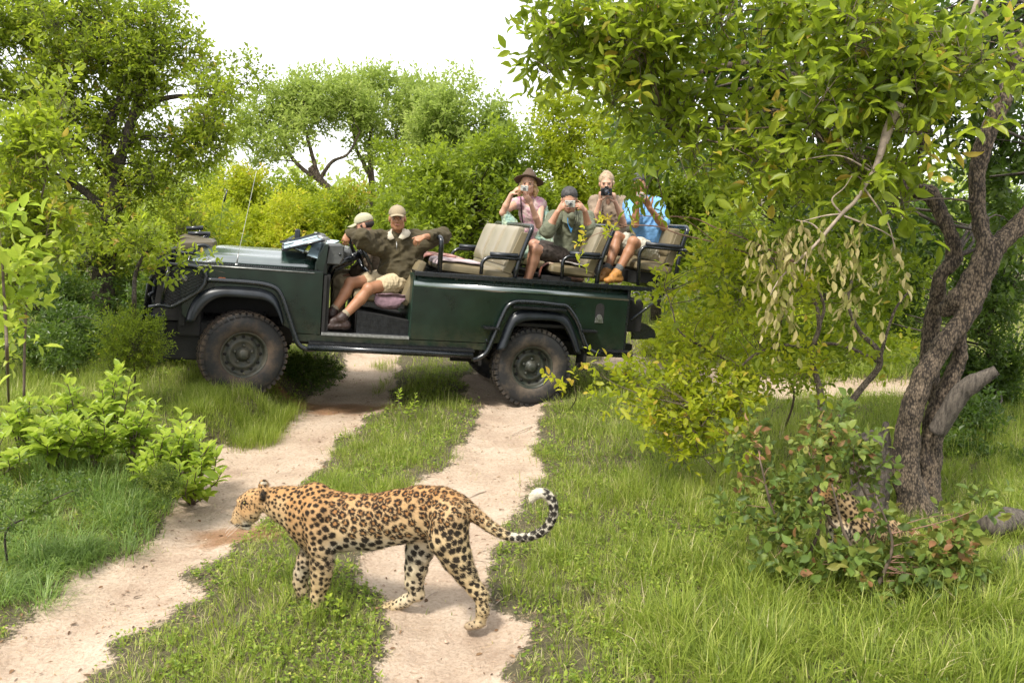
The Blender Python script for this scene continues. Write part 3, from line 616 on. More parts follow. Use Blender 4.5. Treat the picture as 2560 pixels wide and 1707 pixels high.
# fuel filler: flat dark plate, its colour standing in for the recess's shade
q = MB(); pw = [(math.cos(a) * .046, math.sin(a) * .046 + .055) for a in np.linspace(0, math.pi, 9)] + [(-.046, -.10), (.046, -.10)]
cx_, cz_ = xz(1499, 783); q.prism([(cx_ + a, cz_ + b) for a, b in pw], -.003, .004); part(q, 'filler_recess_shade', DARK)
q = MB(); q.prism([(cx_ - .046, cz_ - .10), (cx_ - .040, cz_ - .045), (cx_ + .035, cz_ - .045), (cx_ + .046, cz_ - .10)], -.007, -.0032); part(q, 'filler_tray', STEEL, bev=.002)
q = MB(); q.lathe([(.026, -.028), (.030, -.012), (.024, -.008)], Matrix.Translation((cx_ - .005, .004, cz_ - .04))); q.lathe([(0, -.028), (.026, -.028)], Matrix.Translation((cx_ - .005, .004, cz_ - .04))); part(q, 'filler_cap', STEEL)
# ---- flares and arch tubes
def flare(outer, inner, name, flip):
    n = 40
    def res(pl):
        P = [np.array(p) for p in curve(pl, 10)]; d = np.r_[0, np.cumsum([np.linalg.norm(P[i + 1] - P[i]) for i in range(len(P) - 1)])]; t = np.linspace(0, d[-1], n)
        P = np.array(P); return np.stack([np.interp(t, d, P[:, 0]), np.interp(t, d, P[:, 1])], 1)
    A = res([xz(*p) for p in outer]); B = res([xz(*p) for p in inner]); m_ = MB(); rows = []
    for i in range(n):
        a, b = A[i], B[i]; row = [(a[0], -.001, a[1])]
        for t, y in ((.12, -.030), (.30, -.052), (.6, -.064), (.92, -.062), (1.0, -.052)): c = a + (b - a) * t; row.append((c[0], y, c[1]))
        row.append((b[0] * .985 + a[0] * .015, .02, b[1])); rows.append(row)
    if flip: rows = [[(x, WID - y, z) for x, y, z in r] for r in rows]
    m_.sheet(rows); part(m_, name, RUBBER, solid=.004)
fo = [(462, 803), (471, 772), (486, 745), (505, 729), (528, 719), (560, 715), (600, 716), (646, 720), (677, 730), (694, 748), (704, 775), (711, 805)]
fi = [(487, 803), (503, 777), (520, 758), (540, 746), (562, 741), (600, 742), (640, 746), (664, 750), (681, 760), (692, 776), (700, 795), (706, 812)]
ro = [(1238, 874), (1250, 846), (1262, 815), (1278, 785), (1300, 774), (1345, 774), (1395, 780), (1416, 789), (1430, 812), (1442, 846), (1453, 884)]
ri = [(1262, 872), (1272, 842), (1284, 815), (1303, 803), (1345, 799), (1385, 802), (1404, 810), (1416, 828), (1428, 855), (1437, 882)]
for flip in (0, 1):
    flare(fo, fi, 'wheel_flare', flip); flare(ro, ri, 'wheel_flare', flip)
    for pts in ([(520, 700), (560, 702), (620, 706), (661, 711), (689, 721), (704, 742), (719, 785), (735, 834), (747, 861), (768, 873), (790, 872)],
                [(1180, 899), (1195, 896), (1216, 881), (1233, 846), (1252, 800), (1268, 768), (1284, 757), (1300, 755), (1345, 757), (1395, 763), (1415, 766), (1430, 782), (1445, 808), (1455, 838), (1467, 867), (1486, 881), (1512, 886), (1580, 889)]):
        P = [v(a, b, -.055) for a, b in pts]
        if flip: P = [(x, WID - y, z) for x, y, z in P]
        q = MB(); q.tube(curve(P, 5), .0235, 12); part(q, 'arch_guard_tube', BLACK)
# steps with raised tread bars
def step(xa, xb, ya, yb, z, name='step'):
    q = MB(); q.box(((xa + xb) / 2, (ya + yb) / 2, z - .012), (xb - xa, yb - ya, .024)); s_ = part(q, name, CHEQ, bev=.004)
    k = MB(); n = max(3, int((xb - xa) / .022))
    for i in range(n):
        xx = xa + .012 + i * (xb - xa - .02) / n
        for j, yy in enumerate(np.arange(ya + .012, yb - .008, .022)):
            M = Matrix.Translation((xx + (.011 if j % 2 else 0), yy, z + .001)) @ Matrix.Rotation(.75 if (i + j) % 2 else -.75, 4, 'Z'); k.box((0, 0, 0), (.017, .004, .004), M)
        k.box((xx, ya - .0015, z - .012), (.004, .003, .018), Matrix.Translation((xx, 0, z - .012)) @ Matrix.Rotation(.6, 4, 'Y') @ Matrix.Translation((-xx, 0, -z + .012)))
    k.build('tread_bar', CHEQ, s_, kind='stuff'); return s_
for flip in (0, 1):
    f = (lambda a, b: (WID - b, WID - a)) if flip else (lambda a, b: (a, b))
    for (a, b, c, d, z) in ((xz(1284, 753, -.055)[0], xz(1416, 762, -.055)[0], -.085, -.010, .625), (xz(1207, 817)[0], xz(1246, 820)[0], -.09, -.005, xz(1225, 817, -.05)[1]), (xz(1451, 825)[0], xz(1487, 829)[0], -.09, -.005, xz(1470, 825, -.05)[1])):
        y0, y1 = f(c, d); step(a, b, y0, y1, z)
    y0, y1 = f(-.12, .03); step(xz(772, 855, -.1)[0], xz(1186, 877, -.1)[0], y0, y1, .175, 'running_board')
    y0, y1 = f(-.10, .02); step(xz(1500, 879, -.08)[0], xz(1581, 882, -.08)[0], y0, y1, xz(1540, 879, -.08)[1] + .005)
    q = MB(); yb = (WID + .125) if flip else -.125
    q.tube([(-2.235, yb, .128), (-.66, yb, .122)], .030); part(q, 'rock_slider_tube', BLACK)
    for xx, zz in ((xz(1222, 835)[0], .30), (xz(1462, 843)[0], .28)):
        q = MB(); q.tube([(xx - .03, (WID + .04) if flip else -.04, zz - .02), (xx, (WID + .01) if flip else -.01, zz - .09)], .008, 6); part(q, 'step_gusset', BLACK)

# ---- front wings, bonnet, grille and brush bar
xf0 = -3.47; xf1 = xz(805, 750)[0]; zt = .818
af = [xz(*q) for q in [(738, 832), (725, 822), (706, 812), (700, 780), (686, 757), (662, 746), (600, 739), (552, 739), (525, 748), (500, 772), (486, 800)]]
side([(xf1, zt), (xf1, .235), (xf1 - .0, .235)][:2] + af + [(xz(462, 806)[0], .33), (xz(458, 700)[0], .36), (-3.40, zt)], 'front_wing', GREEN)
for a_, b_ in ((.0, .33), (WID - .33, WID)): q = MB(); q.box(((xf1 - 3.40) / 2 - .0, (a_ + b_) / 2, zt + .004), (xf1 + 3.40, b_ - a_, .014)); part(q, 'wing_top', GREEN, bev=.004)
q = MB(); xb0, xb1 = -3.30, xz(787, 665, .1)[0]
prof = [(.20, .828), (.205, .86), (.225, .895), (.27, .915), (.36, .922), (.44, .928), (.50, .952), (.60, .965), (.83, .970), (1.06, .965), (1.16, .952), (1.22, .928), (1.30, .922), (1.39, .915), (1.435, .895), (1.455, .86), (1.46, .828)]
rows = []
for i in range(13):
    t = i / 12; x = xb0 + (xb1 - xb0) * t; dz = -.045 * max(0, (1 - t) - .82) / .18 - .012 * (1 - t)
    rows.append([(x, y, z + dz * (1 if z > .85 else .2)) for y, z in prof])
rows.insert(0, [(xb0 - .02, y, min(z, .86) - .03) for y, z in prof])
q.sheet(rows); part(q, 'bonnet', SHEEN_GREEN, solid=.003)
q = MB()                                                        # tread plate strip along the wing top
for a in (WID - .175, .015): q = MB(); q.box(((xf1 - 3.40) / 2, a + .08, zt + .014), (xf1 + 3.37, .16, .005)); wp = part(q, 'wing_tread_plate', CHEQ)
q = MB(); n_ = 60
for i in range(n_):
    x = -3.38 + (xf1 + 3.35) * i / n_
    for yy in (.03, .06, .09, .12, .15): q.box((x, yy, zt + .018), (.016, .004, .003), Matrix.Translation((x, yy, 0)) @ Matrix.Rotation(.7 if (i % 2) else -.7, 4, 'Z') @ Matrix.Translation((-x, -yy, 0)))
q.build('tread_bar', CHEQ, wp, kind='stuff')
q = MB(); q.tube([v(497, 663, .0), v(640, 672, 0), v(786, 683, .0)], .007, 6); part(q, 'bonnet_seam_strip', STEEL)
q = MB(); q.box((-3.38, WID / 2, .58), (.06, .80, .42)); part(q, 'grille_panel', BLACK)
for k in range(7):
    q = MB(); q.box((-3.42, WID / 2, .42 + k * .052), (.02, .76, .018)); part(q, 'grille_bar', BLACK)
for yy in (.25, WID - .25):
    q = MB(); q.lathe([(0, -.03), (.05, -.02), (.085, 0), (.095, .02), (.09, .06)], Matrix.Translation((-3.42, yy, .58)) @ Matrix.Rotation(math.pi / 2, 4, 'Z')); part(q, 'headlight', STEEL)
q = MB(); q.box((-3.36, WID / 2 - .1, .10), (.44, WID - .4, .36)); part(q, 'winch_tray', DARK, bev=.02)
q = MB(); q.prism([(-3.58, .62), (-3.40, .80), (-3.30, .80), (-3.30, .30), (-3.62, .28)], .06, WID - .06); part(q, 'front_guard_backing', DARK)
q = MB(); q.box((-3.12, .30, .12), (.30, .30, .34)); part(q, 'steering_guard', DARK, bev=.02)
q = MB(); q.box((-3.30, .22, .40), (.20, .34, .50)); part(q, 'wing_liner', DARK, bev=.02)
q = MB(); q.box((-3.58, WID / 2, .25), (.16, WID + .02, .18)); part(q, 'front_bumper', BLACK, bev=.01)
# bull bar with side brush guards
bull = MB()
for yy in (.36, 1.30): bull.tube(fillet([(-3.58, yy, .22), (-3.66, yy, .50), (-3.60, yy, .86), (-3.50, yy, .92)], .08), .028, 10)
bull.tube(fillet([(-3.50, .02, .80), (-3.62, .10, .82), (-3.63, .4, .82), (-3.63, 1.26, .82), (-3.62, WID - .10, .82), (-3.50, WID - .02, .80)], .08), .026, 10)
bull.tube([(-3.66, .1, .50), (-3.66, WID - .1, .50)], .022, 10); bb = part(bull, 'bull_bar', BLACK)
for k in range(21):
    q = MB(); yy = .06 + k * .077; q.tube([(-3.570, yy, .84), (-3.66, yy, .62), (-3.70, yy, .22)], .014, 6); q.build('upright_bar', BLACK, bb)
for flip in (0, 1):
    fy = (lambda y: WID - y) if flip else (lambda y: y)
    gpx = [(390, 650), (424, 661), (487, 666), (508, 674), (517, 692), (512, 712), (497, 728), (465, 748), (428, 768), (404, 762), (372, 768)]
    P = [(p[0], fy(-.045), p[2]) for p in (v(a, b, -.045) for a, b in gpx)]
    q = MB(); q.tube(fillet(P, .03), .019, 10); q.tube([P[1], P[-2]], .016, 8)
    g_ = q.build('light_guard', BLACK, bb)
    inner = np.array([(p[0], p[2]) for p in P[1:-1]]); q = MB()
    c = inner.mean(0); diag = []
    for sg in (1, -1):                                          # expanded mesh: two families of crossing wires
        d = np.array([math.cos(.50 * sg), math.sin(.50 * sg)]); nn = np.array([-d[1], d[0]])
        for o_ in np.arange(-.35, .36, .026):
            ts = []
            for i in range(len(inner)):
                a_, b_ = inner[i], inner[(i + 1) % len(inner)]; e = b_ - a_; den = e @ nn
                if abs(den) < 1e-9: continue
                t = ((c + nn * o_ - a_) @ nn) / den
                if 0 <= t <= 1: ts.append(((a_ + e * t) - c) @ d)
            if len(ts) >= 2:
                A_, B_ = c + nn * o_ + d * min(ts), c + nn * o_ + d * max(ts); q.tube([(A_[0], fy(-.040), A_[1]), (B_[0], fy(-.040), B_[1])], .0028, 4)
    q.build('guard_mesh', BLACK, g_, kind='stuff')
    q = MB(); q.lathe([(0, -.012), (.03, -.008), (.036, .0), (.036, .02)], Matrix.Translation((xz(459, 697)[0], 0 if not flip else WID, xz(459, 697)[1])) @ Matrix.Rotation(math.pi if flip else 0, 4, 'Z')); part(q, 'side_light', STEEL)
    q = MB(); cx2, cz2 = xz(555, 697); q.prism([(cx2 + a, cz2 + b) for a, b in rrect(.035, .012, .011)], fy(-.014) if not flip else WID, 0 if not flip else WID + .014); part(q, 'indicator_lens', ORANGE)
# inner wings, radiator box, engine block seen through the arch
q = MB(); q.box((-2.75, .42, .56), (1.2, .03, .45)); q.box((-2.75, WID - .42, .56), (1.2, .03, .45)); q.box((-2.8, .83, .45), (.8, .5, .5)); q.box((-2.10, .14, .52), (.03, .26, .55)); q.box((-3.36, .2, .45), (.05, .36, .40)); q.box((-3.36, WID - .2, .45), (.05, .36, .40)); part(q, 'inner_wing', DARK)
# ---- bulkhead, scuttle, dashboard
q = MB(); q.prism([xz(790, 655), xz(799, 646), xz(815, 612), xz(822, 612), xz(817, 640), xz(807, 684), (xf1, .235), (xf1 - .03, .235), (xf1 - .03, .82)], .028, .085); q.prism([xz(790, 655), xz(799, 646), xz(815, 612), xz(822, 612), xz(817, 640), xz(807, 684), (xf1, .235), (xf1 - .03, .235), (xf1 - .03, .82)], WID - .085, WID - .028); part(q, 'bulkhead_pillar', GREEN)
xs_ = xz(815, 612)[0]
q = MB(); q.prism([(xb1 + .005, .90), (xb1 + .03, .98), (xs_ - .01, 1.085), (xs_ + .02, 1.085), (xs_ + .03, .80), (xb1, .80)], .085, WID - .085); part(q, 'scuttle_panel', GREEN, bev=.006)
q = MB(); q.prism([(xs_ + .03, .23), (xs_ + .03, .80), (xs_ + .06, .80), (xs_ + .06, .23)], .03, WID - .03); part(q, 'footwell_panel', DARK)
q = MB(); q.prism([xz(822, 612, .1), xz(853, 611, .1), xz(861, 616, .1), xz(860, 645, .1), xz(850, 663, .1), xz(814, 660, .1)], .075, .42, bev=.015); part(q, 'instrument_box', GREYV)
q = MB(); q.lathe([(0, -.006), (.012, -.005), (.013, .004)], Matrix.Translation((xz(850, 636, .075)[0], .072, xz(850, 636, .075)[1]))); part(q, 'dashboard_knob', BLACK)
q = MB(); q.prism([(xs_ + .03, .80), (xs_ + .03, 1.04), (xs_ + .26, 1.02), (xs_ + .31, .97), (xs_ + .30, .90), (xs_ + .12, .80)], .43, WID - .06, bev=.02); part(q, 'dashboard', GREYV)
q = MB(); q.box((xs_ + .32, 1.0, 1.0), (.16, .7, .03), Matrix.Translation((xs_ + .32, 1, 1.0)) @ Matrix.Rotation(.5, 4, 'Y') @ Matrix.Translation((-xs_ - .32, -1, -1.0))); part(q, 'dash_shelf', STEEL)
# windscreen folded flat on the bonnet, with wipers and hinges
wf = MB(); 
xa_, za_ = xb1 - .30, 1.00; xe_, ze_ = xs_ - .02, 1.12
for y0, y1 in ((.10, .80), (.86, 1.56)):
    P = [(xa_, y0, za_), (xe_, y0, ze_), (xe_, y1, ze_), (xa_, y1, za_)]; wf.tube(fillet(P + [P[0]], .03, 3), .012, 8)
wfo = part(wf, 'folded_windscreen', BLACK)
for y0, y1 in ((.115, .785), (.875, 1.545)):
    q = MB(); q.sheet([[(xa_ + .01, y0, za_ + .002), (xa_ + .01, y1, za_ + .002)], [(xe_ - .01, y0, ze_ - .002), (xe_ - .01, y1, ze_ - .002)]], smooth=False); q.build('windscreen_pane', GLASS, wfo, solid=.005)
SHINE = mat('sky_reflecting_pale_glass', (.44, .56, .62), .30, spec=.8, noise=.25, nscale=7)  # bright sky reflection on the folded panes painted in as a pale colour
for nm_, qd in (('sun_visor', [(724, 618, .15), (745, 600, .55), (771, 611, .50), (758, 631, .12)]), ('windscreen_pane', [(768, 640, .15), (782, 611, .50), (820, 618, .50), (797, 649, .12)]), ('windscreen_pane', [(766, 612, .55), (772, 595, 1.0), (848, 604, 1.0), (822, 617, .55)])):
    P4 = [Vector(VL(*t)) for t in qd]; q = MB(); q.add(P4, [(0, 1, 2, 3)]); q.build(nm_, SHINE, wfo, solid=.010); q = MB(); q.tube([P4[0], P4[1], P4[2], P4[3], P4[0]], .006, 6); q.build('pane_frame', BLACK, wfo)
for yy in (.34, .62):
    q = MB(); q.tube([(xa_ - .03, yy - .05, za_ + .06), (xa_ + .14, yy, za_ + .10), (xe_ - .02, yy + .12, ze_ + .05)], .006, 6); q.tube([(xa_ + .02, yy - .16, za_ + .08), (xa_ + .10, yy + .14, za_ + .12)], .005, 6); part(q, 'wiper', BLACK)
q = MB()
for yy in (.16, .5, 1.1, 1.5): q.box((xe_ + .01, yy, ze_ - .005), (.05, .04, .03)); q.tube([(xe_ - .05, yy, ze_ + .02), (xe_ + .06, yy, ze_ + .01)], .010, 8)
part(q, 'screen_hinge', STEEL)
# far mirror on the wing
q = MB(); c = VL(744, 590, 1.62); q.prism([(c[0] + a, c[2] + b) for a, b in rrect(.030, .075, .025)], 1.60, 1.66, bev=.01); q.tube([(c[0], 1.63, c[2] - .07), (c[0] + .03, 1.6, c[2] - .28)], .009, 8); part(q, 'wing_mirror', RUBBER)
# aerials
WIRE = mat('pale_aerial', (.45, .45, .42), .3)
q = MB(); b_ = VL(591, 664, .05); m1 = VL(596, 634, .05); q.tube([b_, m1], .006, 8); q.lathe([(.016, 0), (.012, .02), (0, .02)], Matrix.Translation(Vector(b_) - Vector((0, 0, .0))) @ Matrix.Rotation(math.pi / 2, 4, 'X')); ae = part(q, 'aerial', STEEL)
q = MB(); q.tube(curve([m1, VL(617, 540, .05), VL(641, 428, .05)], 6), .0024, 5); q.build('aerial_whip', WIRE, ae)
q = MB(); b_ = VL(541, 636, 1.5); pts = [(b_[0] + .012 * math.cos(k * .8), b_[1] + .012 * math.sin(k * .8), b_[2] - .03 + k * .0022) for k in range(45)]; q.tube(pts, .003, 5)
t1, t2 = VL(545, 616, 1.5), VL(562, 470, 1.5); q.tube([t1, t2], .0022, 5); q.tube([VL(560.5, 505, 1.5), VL(568, 474, 1.5)], .009, 6); part(q, 'aerial', BLACK)
# ---- tracker's seat over the front corner
q = MB(); c = VL(487, 604, 1.0)
q.tube(fillet([VL(497, 632, .8), VL(486, 632, .8), VL(489, 615, .8), VL(512, 612, .8), VL(527, 620, .8), VL(529, 633, .8)], .03), .017, 10)
q.tube([VL(500, 610, 1.35), VL(517, 583, 1.35)], .017, 8); q.tube([VL(470, 583, 1.25), VL(526, 585, 1.25)], .022, 8); q.tube([VL(520, 583, 1.3), VL(511, 616, 1.3)], .020, 8); q.tube([VL(535, 596, 1.3), VL(527, 628, 1.3)], .017, 8)
q.tube([VL(466, 571, 1.5), VL(508, 570, 1.5)], .024, 8); q.tube([VL(500, 572, 1.5), VL(500, 600, 1.5)], .016, 8)
ts = part(q, 'tracker_seat', BLACK)
def cushion(c, size, name, m, par, R=None, rib=0):
    """puffed cushion with welts; size full extents"""
    me = MB(); n = 14; sx, sy, sz = [s_ / 2 for s_ in size]; rows = []
    grid = {}
    def pt(u_, w_, s_):
        e = (1 - abs(u_) ** 5) ** .2 * (1 - abs(w_) ** 5) ** .2 if abs(u_) < 1 and abs(w_) < 1 else 0
        return (sx * u_, sy * w_, s_ * sz * (.45 + .55 * ((1 - u_ ** 4) * (1 - w_ ** 4)) ** .5))
    for s_ in (1, -1):
        g = [[pt(-1 + 2 * i / n, -1 + 2 * j / n, s_) for j in range(n + 1)] for i in range(n + 1)]
        if s_ < 0: g = g[::-1]
        me.sheet(g)
    b = [( -1 + 2 * i / n, -1) for i in range(n)] + [(1, -1 + 2 * i / n) for i in range(n)] + [(1 - 2 * i / n, 1) for i in range(n)] + [(-1, 1 - 2 * i / n) for i in range(n)]
    top = [pt(a, d, 1) for a, d in b]; bot = [pt(a, d, -1) for a, d in b]; mid = [(a * sx * 1.03, d * sy * 1.02, 0) for a, d in b]; k = len(b)
    me.add(top + mid + bot, [(i, k + i, k + (i + 1) % k, (i + 1) % k) for i in range(k)] + [(k + i, 2 * k + i, 2 * k + (i + 1) % k, k + (i + 1) % k) for i in range(k)], True)
    o = me.build(name, m, par); o.location = Vector(c)
    if R is not None: o.rotation_euler = R
    return o
BRV = mat('brown_seat_vinyl', (.085, .068, .042), .4); cushion(VL(494, 612, 1.0), (.34, .40, .13), 'seat_cushion', BRV, ts, R=(0, -.10, 0)); cushion(VL(487, 598, 1.25), (.26, .34, .07), 'backrest', BRV, ts, R=(0, .12, 0))
# ---- cab: door step, seat box, front seats, steering wheel, levers
xd0 = xf1 + .01; xd1 = x0r - .01
q = MB(); q.box(((xd0 + xd1) / 2, WID / 2, .22), (xd1 - xd0, WID - .06, .03)); part(q, 'cab_floor', DARK)
q = MB(); q.box(((xd0 + xd1) / 2, .035, .252), (xd1 - xd0, .075, .012)); q.box(((xd0 + xd1) / 2, .002, .240), (xd1 - xd0, .012, .020)); part(q, 'door_sill_plate', STEEL, bev=.002)
for fl in (0, 1):
    q = MB(); q.prism([(xd0, .229), (xd1 + .02, .229), (xd1 + .02, .165), (xd0 - .26, .165), (xd0 - .26, .232), (xd0 - .05, .232)], (WID - .022) if fl else .0, WID if fl else .022); part(q, 'door_sill', GREEN)
sb = [xz(893, 775, .09), xz(1022, 802, .09), xz(1024, 845, .09), xz(890, 836, .09)]
q = MB(); q.prism(sb, .095, WID - .15); part(q, 'seat_box', DARK)
q = MB(); q.prism([sb[0], sb[1], sb[2], sb[3]], .086, .094); pl = part(q, 'seat_box_plate', CHEQ)
q = MB()
for i in range(30):
    for j in range(9):
        x = sb[0][0] + .02 + i * (sb[1][0] - sb[0][0] - .03) / 30; z = sb[3][1] + .02 + j * .026
        if z < sb[0][1] + (sb[1][1] - sb[0][1]) * (x - sb[0][0]) / (sb[1][0] - sb[0][0]) - .012: q.box((x, .0845, z), (.004, .003, .018), Matrix.Translation((x, 0, z)) @ Matrix.Rotation(.25 if j % 2 else -.25, 4, 'Y') @ Matrix.Translation((-x, 0, -z)))
q.build('tread_bar', CHEQ, pl, kind='stuff')
for yc in (.42, 1.18):
    s0 = VL(965, 762, yc - .25); s0 = (-1.56, yc, .60)
    fs = MB(); fs.box((-1.55, yc, .53), (.46, .46, .05)); fso = part(fs, 'front_seat', BLACK)
    cushion((-1.56, yc, .60), (.50, .48, .13), 'seat_cushion', VINYL, fso, R=(0, .05, 0))
    cushion((-1.24, yc, .765), (.46, .48, .13), 'backrest', VINYL, fso, R=(0, -1.22, 0))
# steering wheel and column
sc = (np.array(VL(901, 637, .42))); sw = MB(); ax_ = np.array(VL(881, 597, .42)) - np.array(VL(921, 677, .42)); ax_ /= np.linalg.norm(ax_)
Msw = Matrix.Translation(Vector(sc)) @ Matrix.Rotation(.22, 4, 'Z') @ Matrix([(ax_[0], 0, ax_[2], 0), (0, 1, 0, 0), (ax_[2], 0, -ax_[0], 0), (0, 0, 0, 1)])
Rw = .200; ring = [(Rw * math.cos(a), Rw * math.sin(a), 0) for a in np.linspace(0, 2 * math.pi, 33)]
sw.tube([Msw @ Vector(p) for p in ring], .019, 8, caps=False)
for a in (0.4, 2.5, 4.6): sw.tube([Msw @ Vector((Rw * math.cos(a), Rw * math.sin(a), 0)), Msw @ Vector((.03, 0, .02))], .012, 6)
swo = part(sw, 'steering_wheel', BLACK)
q = MB(); q.tube([Msw @ Vector((0, 0, -.01)), Msw @ Vector((0, 0, .035))], .05, 12); q.build('wheel_hub', BLACK, swo)
q = MB(); q.tube([tuple(sc), (xs_ + .10, .42, .86), (xs_ + .06, .42, .75)], .035, 10); q.ball((sc[0] - .06, .42, sc[2] - .02), (.045, .035, .035)); part(q, 'steering_column', BLACK)
for a, b, y in (((866, 725), (858, 795), .75), ((893, 700), (880, 770), .85)):
    q = MB(); q.tube([VL(*b, y), VL(*a, y)], .008, 6); q.ball(VL(*a, y), .022); part(q, 'gear_lever', BLACK)
# ---- top frame rails and grab hoop
RZ = .898
for yy in (.012, WID - .012):
    q = MB(); q.box(((x0r + 1.49) / 2, yy, RZ - .022), (1.49 - x0r, .05, .045)); part(q, 'frame_rail', BLACK, bev=.005)
q = MB(); q.box((1.465, WID / 2, RZ - .022), (.05, WID - .08, .045)); q.box((x0r + .03, WID / 2, RZ - .022), (.05, WID - .08, .045)); part(q, 'frame_cross_rail', BLACK, bev=.004)
q = MB(); hx0 = xz(1099, 678)[0]; hx1 = xz(1101, 598)[0]; ht = 1.235
q.tube(fillet([(hx0, .012, RZ), (hx0, .012, ht - .03), (hx0 - .01, .05, ht), (hx0 - .01, WID - .05, ht), (hx0, WID - .012, ht - .03), (hx0, WID - .012, RZ)], .06), .024, 12); part(q, 'grab_hoop', BLACK)
for yy in (.03, WID - .03):
    q = MB(); a = VL(1660, 736, .03); b = VL(1577, 801, .03); q.tube([(a[0], yy, a[2]), (b[0], yy, b[2])], .016, 8); part(q, 'rear_brace', BLACK)
q = MB(); q.box((x1r + .12, .75, .58), (.20, 1.25, .34)); part(q, 'rear_locker', DARK, bev=.01)
q = MB(); q.prism([xz(1577, 846, .3), xz(1577, 800, .3), xz(1610, 808, .3), xz(1634, 825, .3), xz(1634, 843, .3)], .25, .29); q.tube([VL(1577, 846, .27), VL(1632, 846, .27)], .01, 6); q.tube([VL(1634, 843, .27), VL(1634, 862, .27)], .006, 6); part(q, 'rear_bracket', BLACK)
q = MB(); q.tube(fillet([VL(1580, 735, .2), VL(1590, 729, .2), VL(1599, 734, .2), VL(1598, 742, .2)], .02), .007, 6); q.box(VL(1592, 764, .14), (.07, .02, .015)); part(q, 'locker_latch', STEEL)
# ---- three tiers of bench seats
def bench(top, bot, front_bot, seat_px, arm_px, zlift, nseat=3, rear=False):
    """top/bot: local (x,z) of the rear face of the backrest; a bench is frame > backrests, cushions, armrests"""
    fr = MB(); y0, y1 = .03, WID - .03
    tx, tz = top; bx, bz = bot; ux, uz = (tx - bx), (tz - bz); L = math.hypot(ux, uz); ux /= L; uz /= L
    R0 = (bx + ux * -.02, bz)
    fr.tube(fillet([(bx - .02, y0, RZ), (bx, y0, bz), (tx, y0, tz - .0), (tx, y1, tz), (bx, y1, bz), (bx - .02, y1, RZ)], .07), .023, 12)
    bo = part(fr, 'bench_seat', BLACK)
    ang = math.atan2(uz, ux); w = (y1 - y0 - .08) / nseat
    for k in range(nseat):
        yc = y0 + .04 + w * (k + .5); c = (bx + ux * L * .32 - uz * .085, yc, bz + uz * L * .32 + ux * .085)
        o = cushion(c, (L * 1.30 - .08, w * .97, .12), 'backrest', VINYL_SKYLIT if not rear else VINYL, bo, R=(0, -ang, 0))
        sx0, sx1, sz = seat_px; cushion(((sx0 + sx1) / 2, yc, sz), (sx1 - sx0, w * .97, .125), 'seat_cushion', VINYL, bo, R=(0, .06, 0))
    # upholstered shell at the ends
    q = MB(); q.prism([(bx - ux * .14 - .010, bz - uz * .14), (tx - .028, tz - .07), (tx - .105, tz - .06), (bx - ux * .14 - .10, bz - uz * .12)], y0 + .035, y1 - .035, bev=.012); q.build('back_shell', VINYL, bo)
    for yy in (.018, WID - .018):
        P = [(a[0], yy, a[1]) for a in arm_px]; q = MB(); q.tube(fillet(P, .06), .019, 10); q.build('armrest', BLACK, bo)
        q = MB(); p1, p2 = P[2], P[3]; q.tube([(p1[0] + .02, yy, p1[2] + .030), (p2[0] - .02, yy, p2[2] + .030)], .024, 10); q.build('armrest_pad', RUBBER, bo)
    return bo
s1 = bench(xz(1335, 566), xz(1298, 655), None, (xz(1094, 680, .2)[0], xz(1272, 690, .2)[0], .930), [xz(1203.6, 686), xz(1206, 655), xz(1221, 643), xz(1300, 648)], 0)
s2 = bench((xz(1540, 570)[0], xz(1540, 568)[1]), xz(1504, 655), None, (xz(1369, 680, .2)[0], xz(1466, 680, .2)[0] + .04, 1.0), [xz(1406, 698), xz(1408, 653), xz(1421, 641), xz(1505, 646)], 0)
s3 = bench(xz(1724, 569), xz(1702, 635), None, (xz(1578, 680, .2)[0], xz(1665, 680, .2)[0], 1.10), [xz(1597, 714), xz(1600, 632), xz(1612, 617), xz(1706, 626)], 0, rear=True)
q = MB(); q.tube([(xz(1702, 626)[0], .018, xz(1702, 626)[1]), (xz(1723, 627)[0], .018, xz(1723, 627)[1])], .019, 10); part(q, 'rear_handle', BLACK)
q = MB(); q.box((xz(1625, 690)[0], WID / 2, .99), (.36, WID - .3, .12)); q.box((xz(1400, 700)[0], WID / 2, .915), (.30, WID - .2, .04)); q.box((xz(1180, 700)[0], WID / 2, .89), (.50, WID - .2, .04)); part(q, 'seat_riser', DARK)
q = MB(); q.tube(fillet([v(1597, 672, .1), v(1650, 680, .1), v(1668, 668, .1), v(1674, 655, .1)], .03), .012, 8); part(q, 'seat_bracket', BLACK)
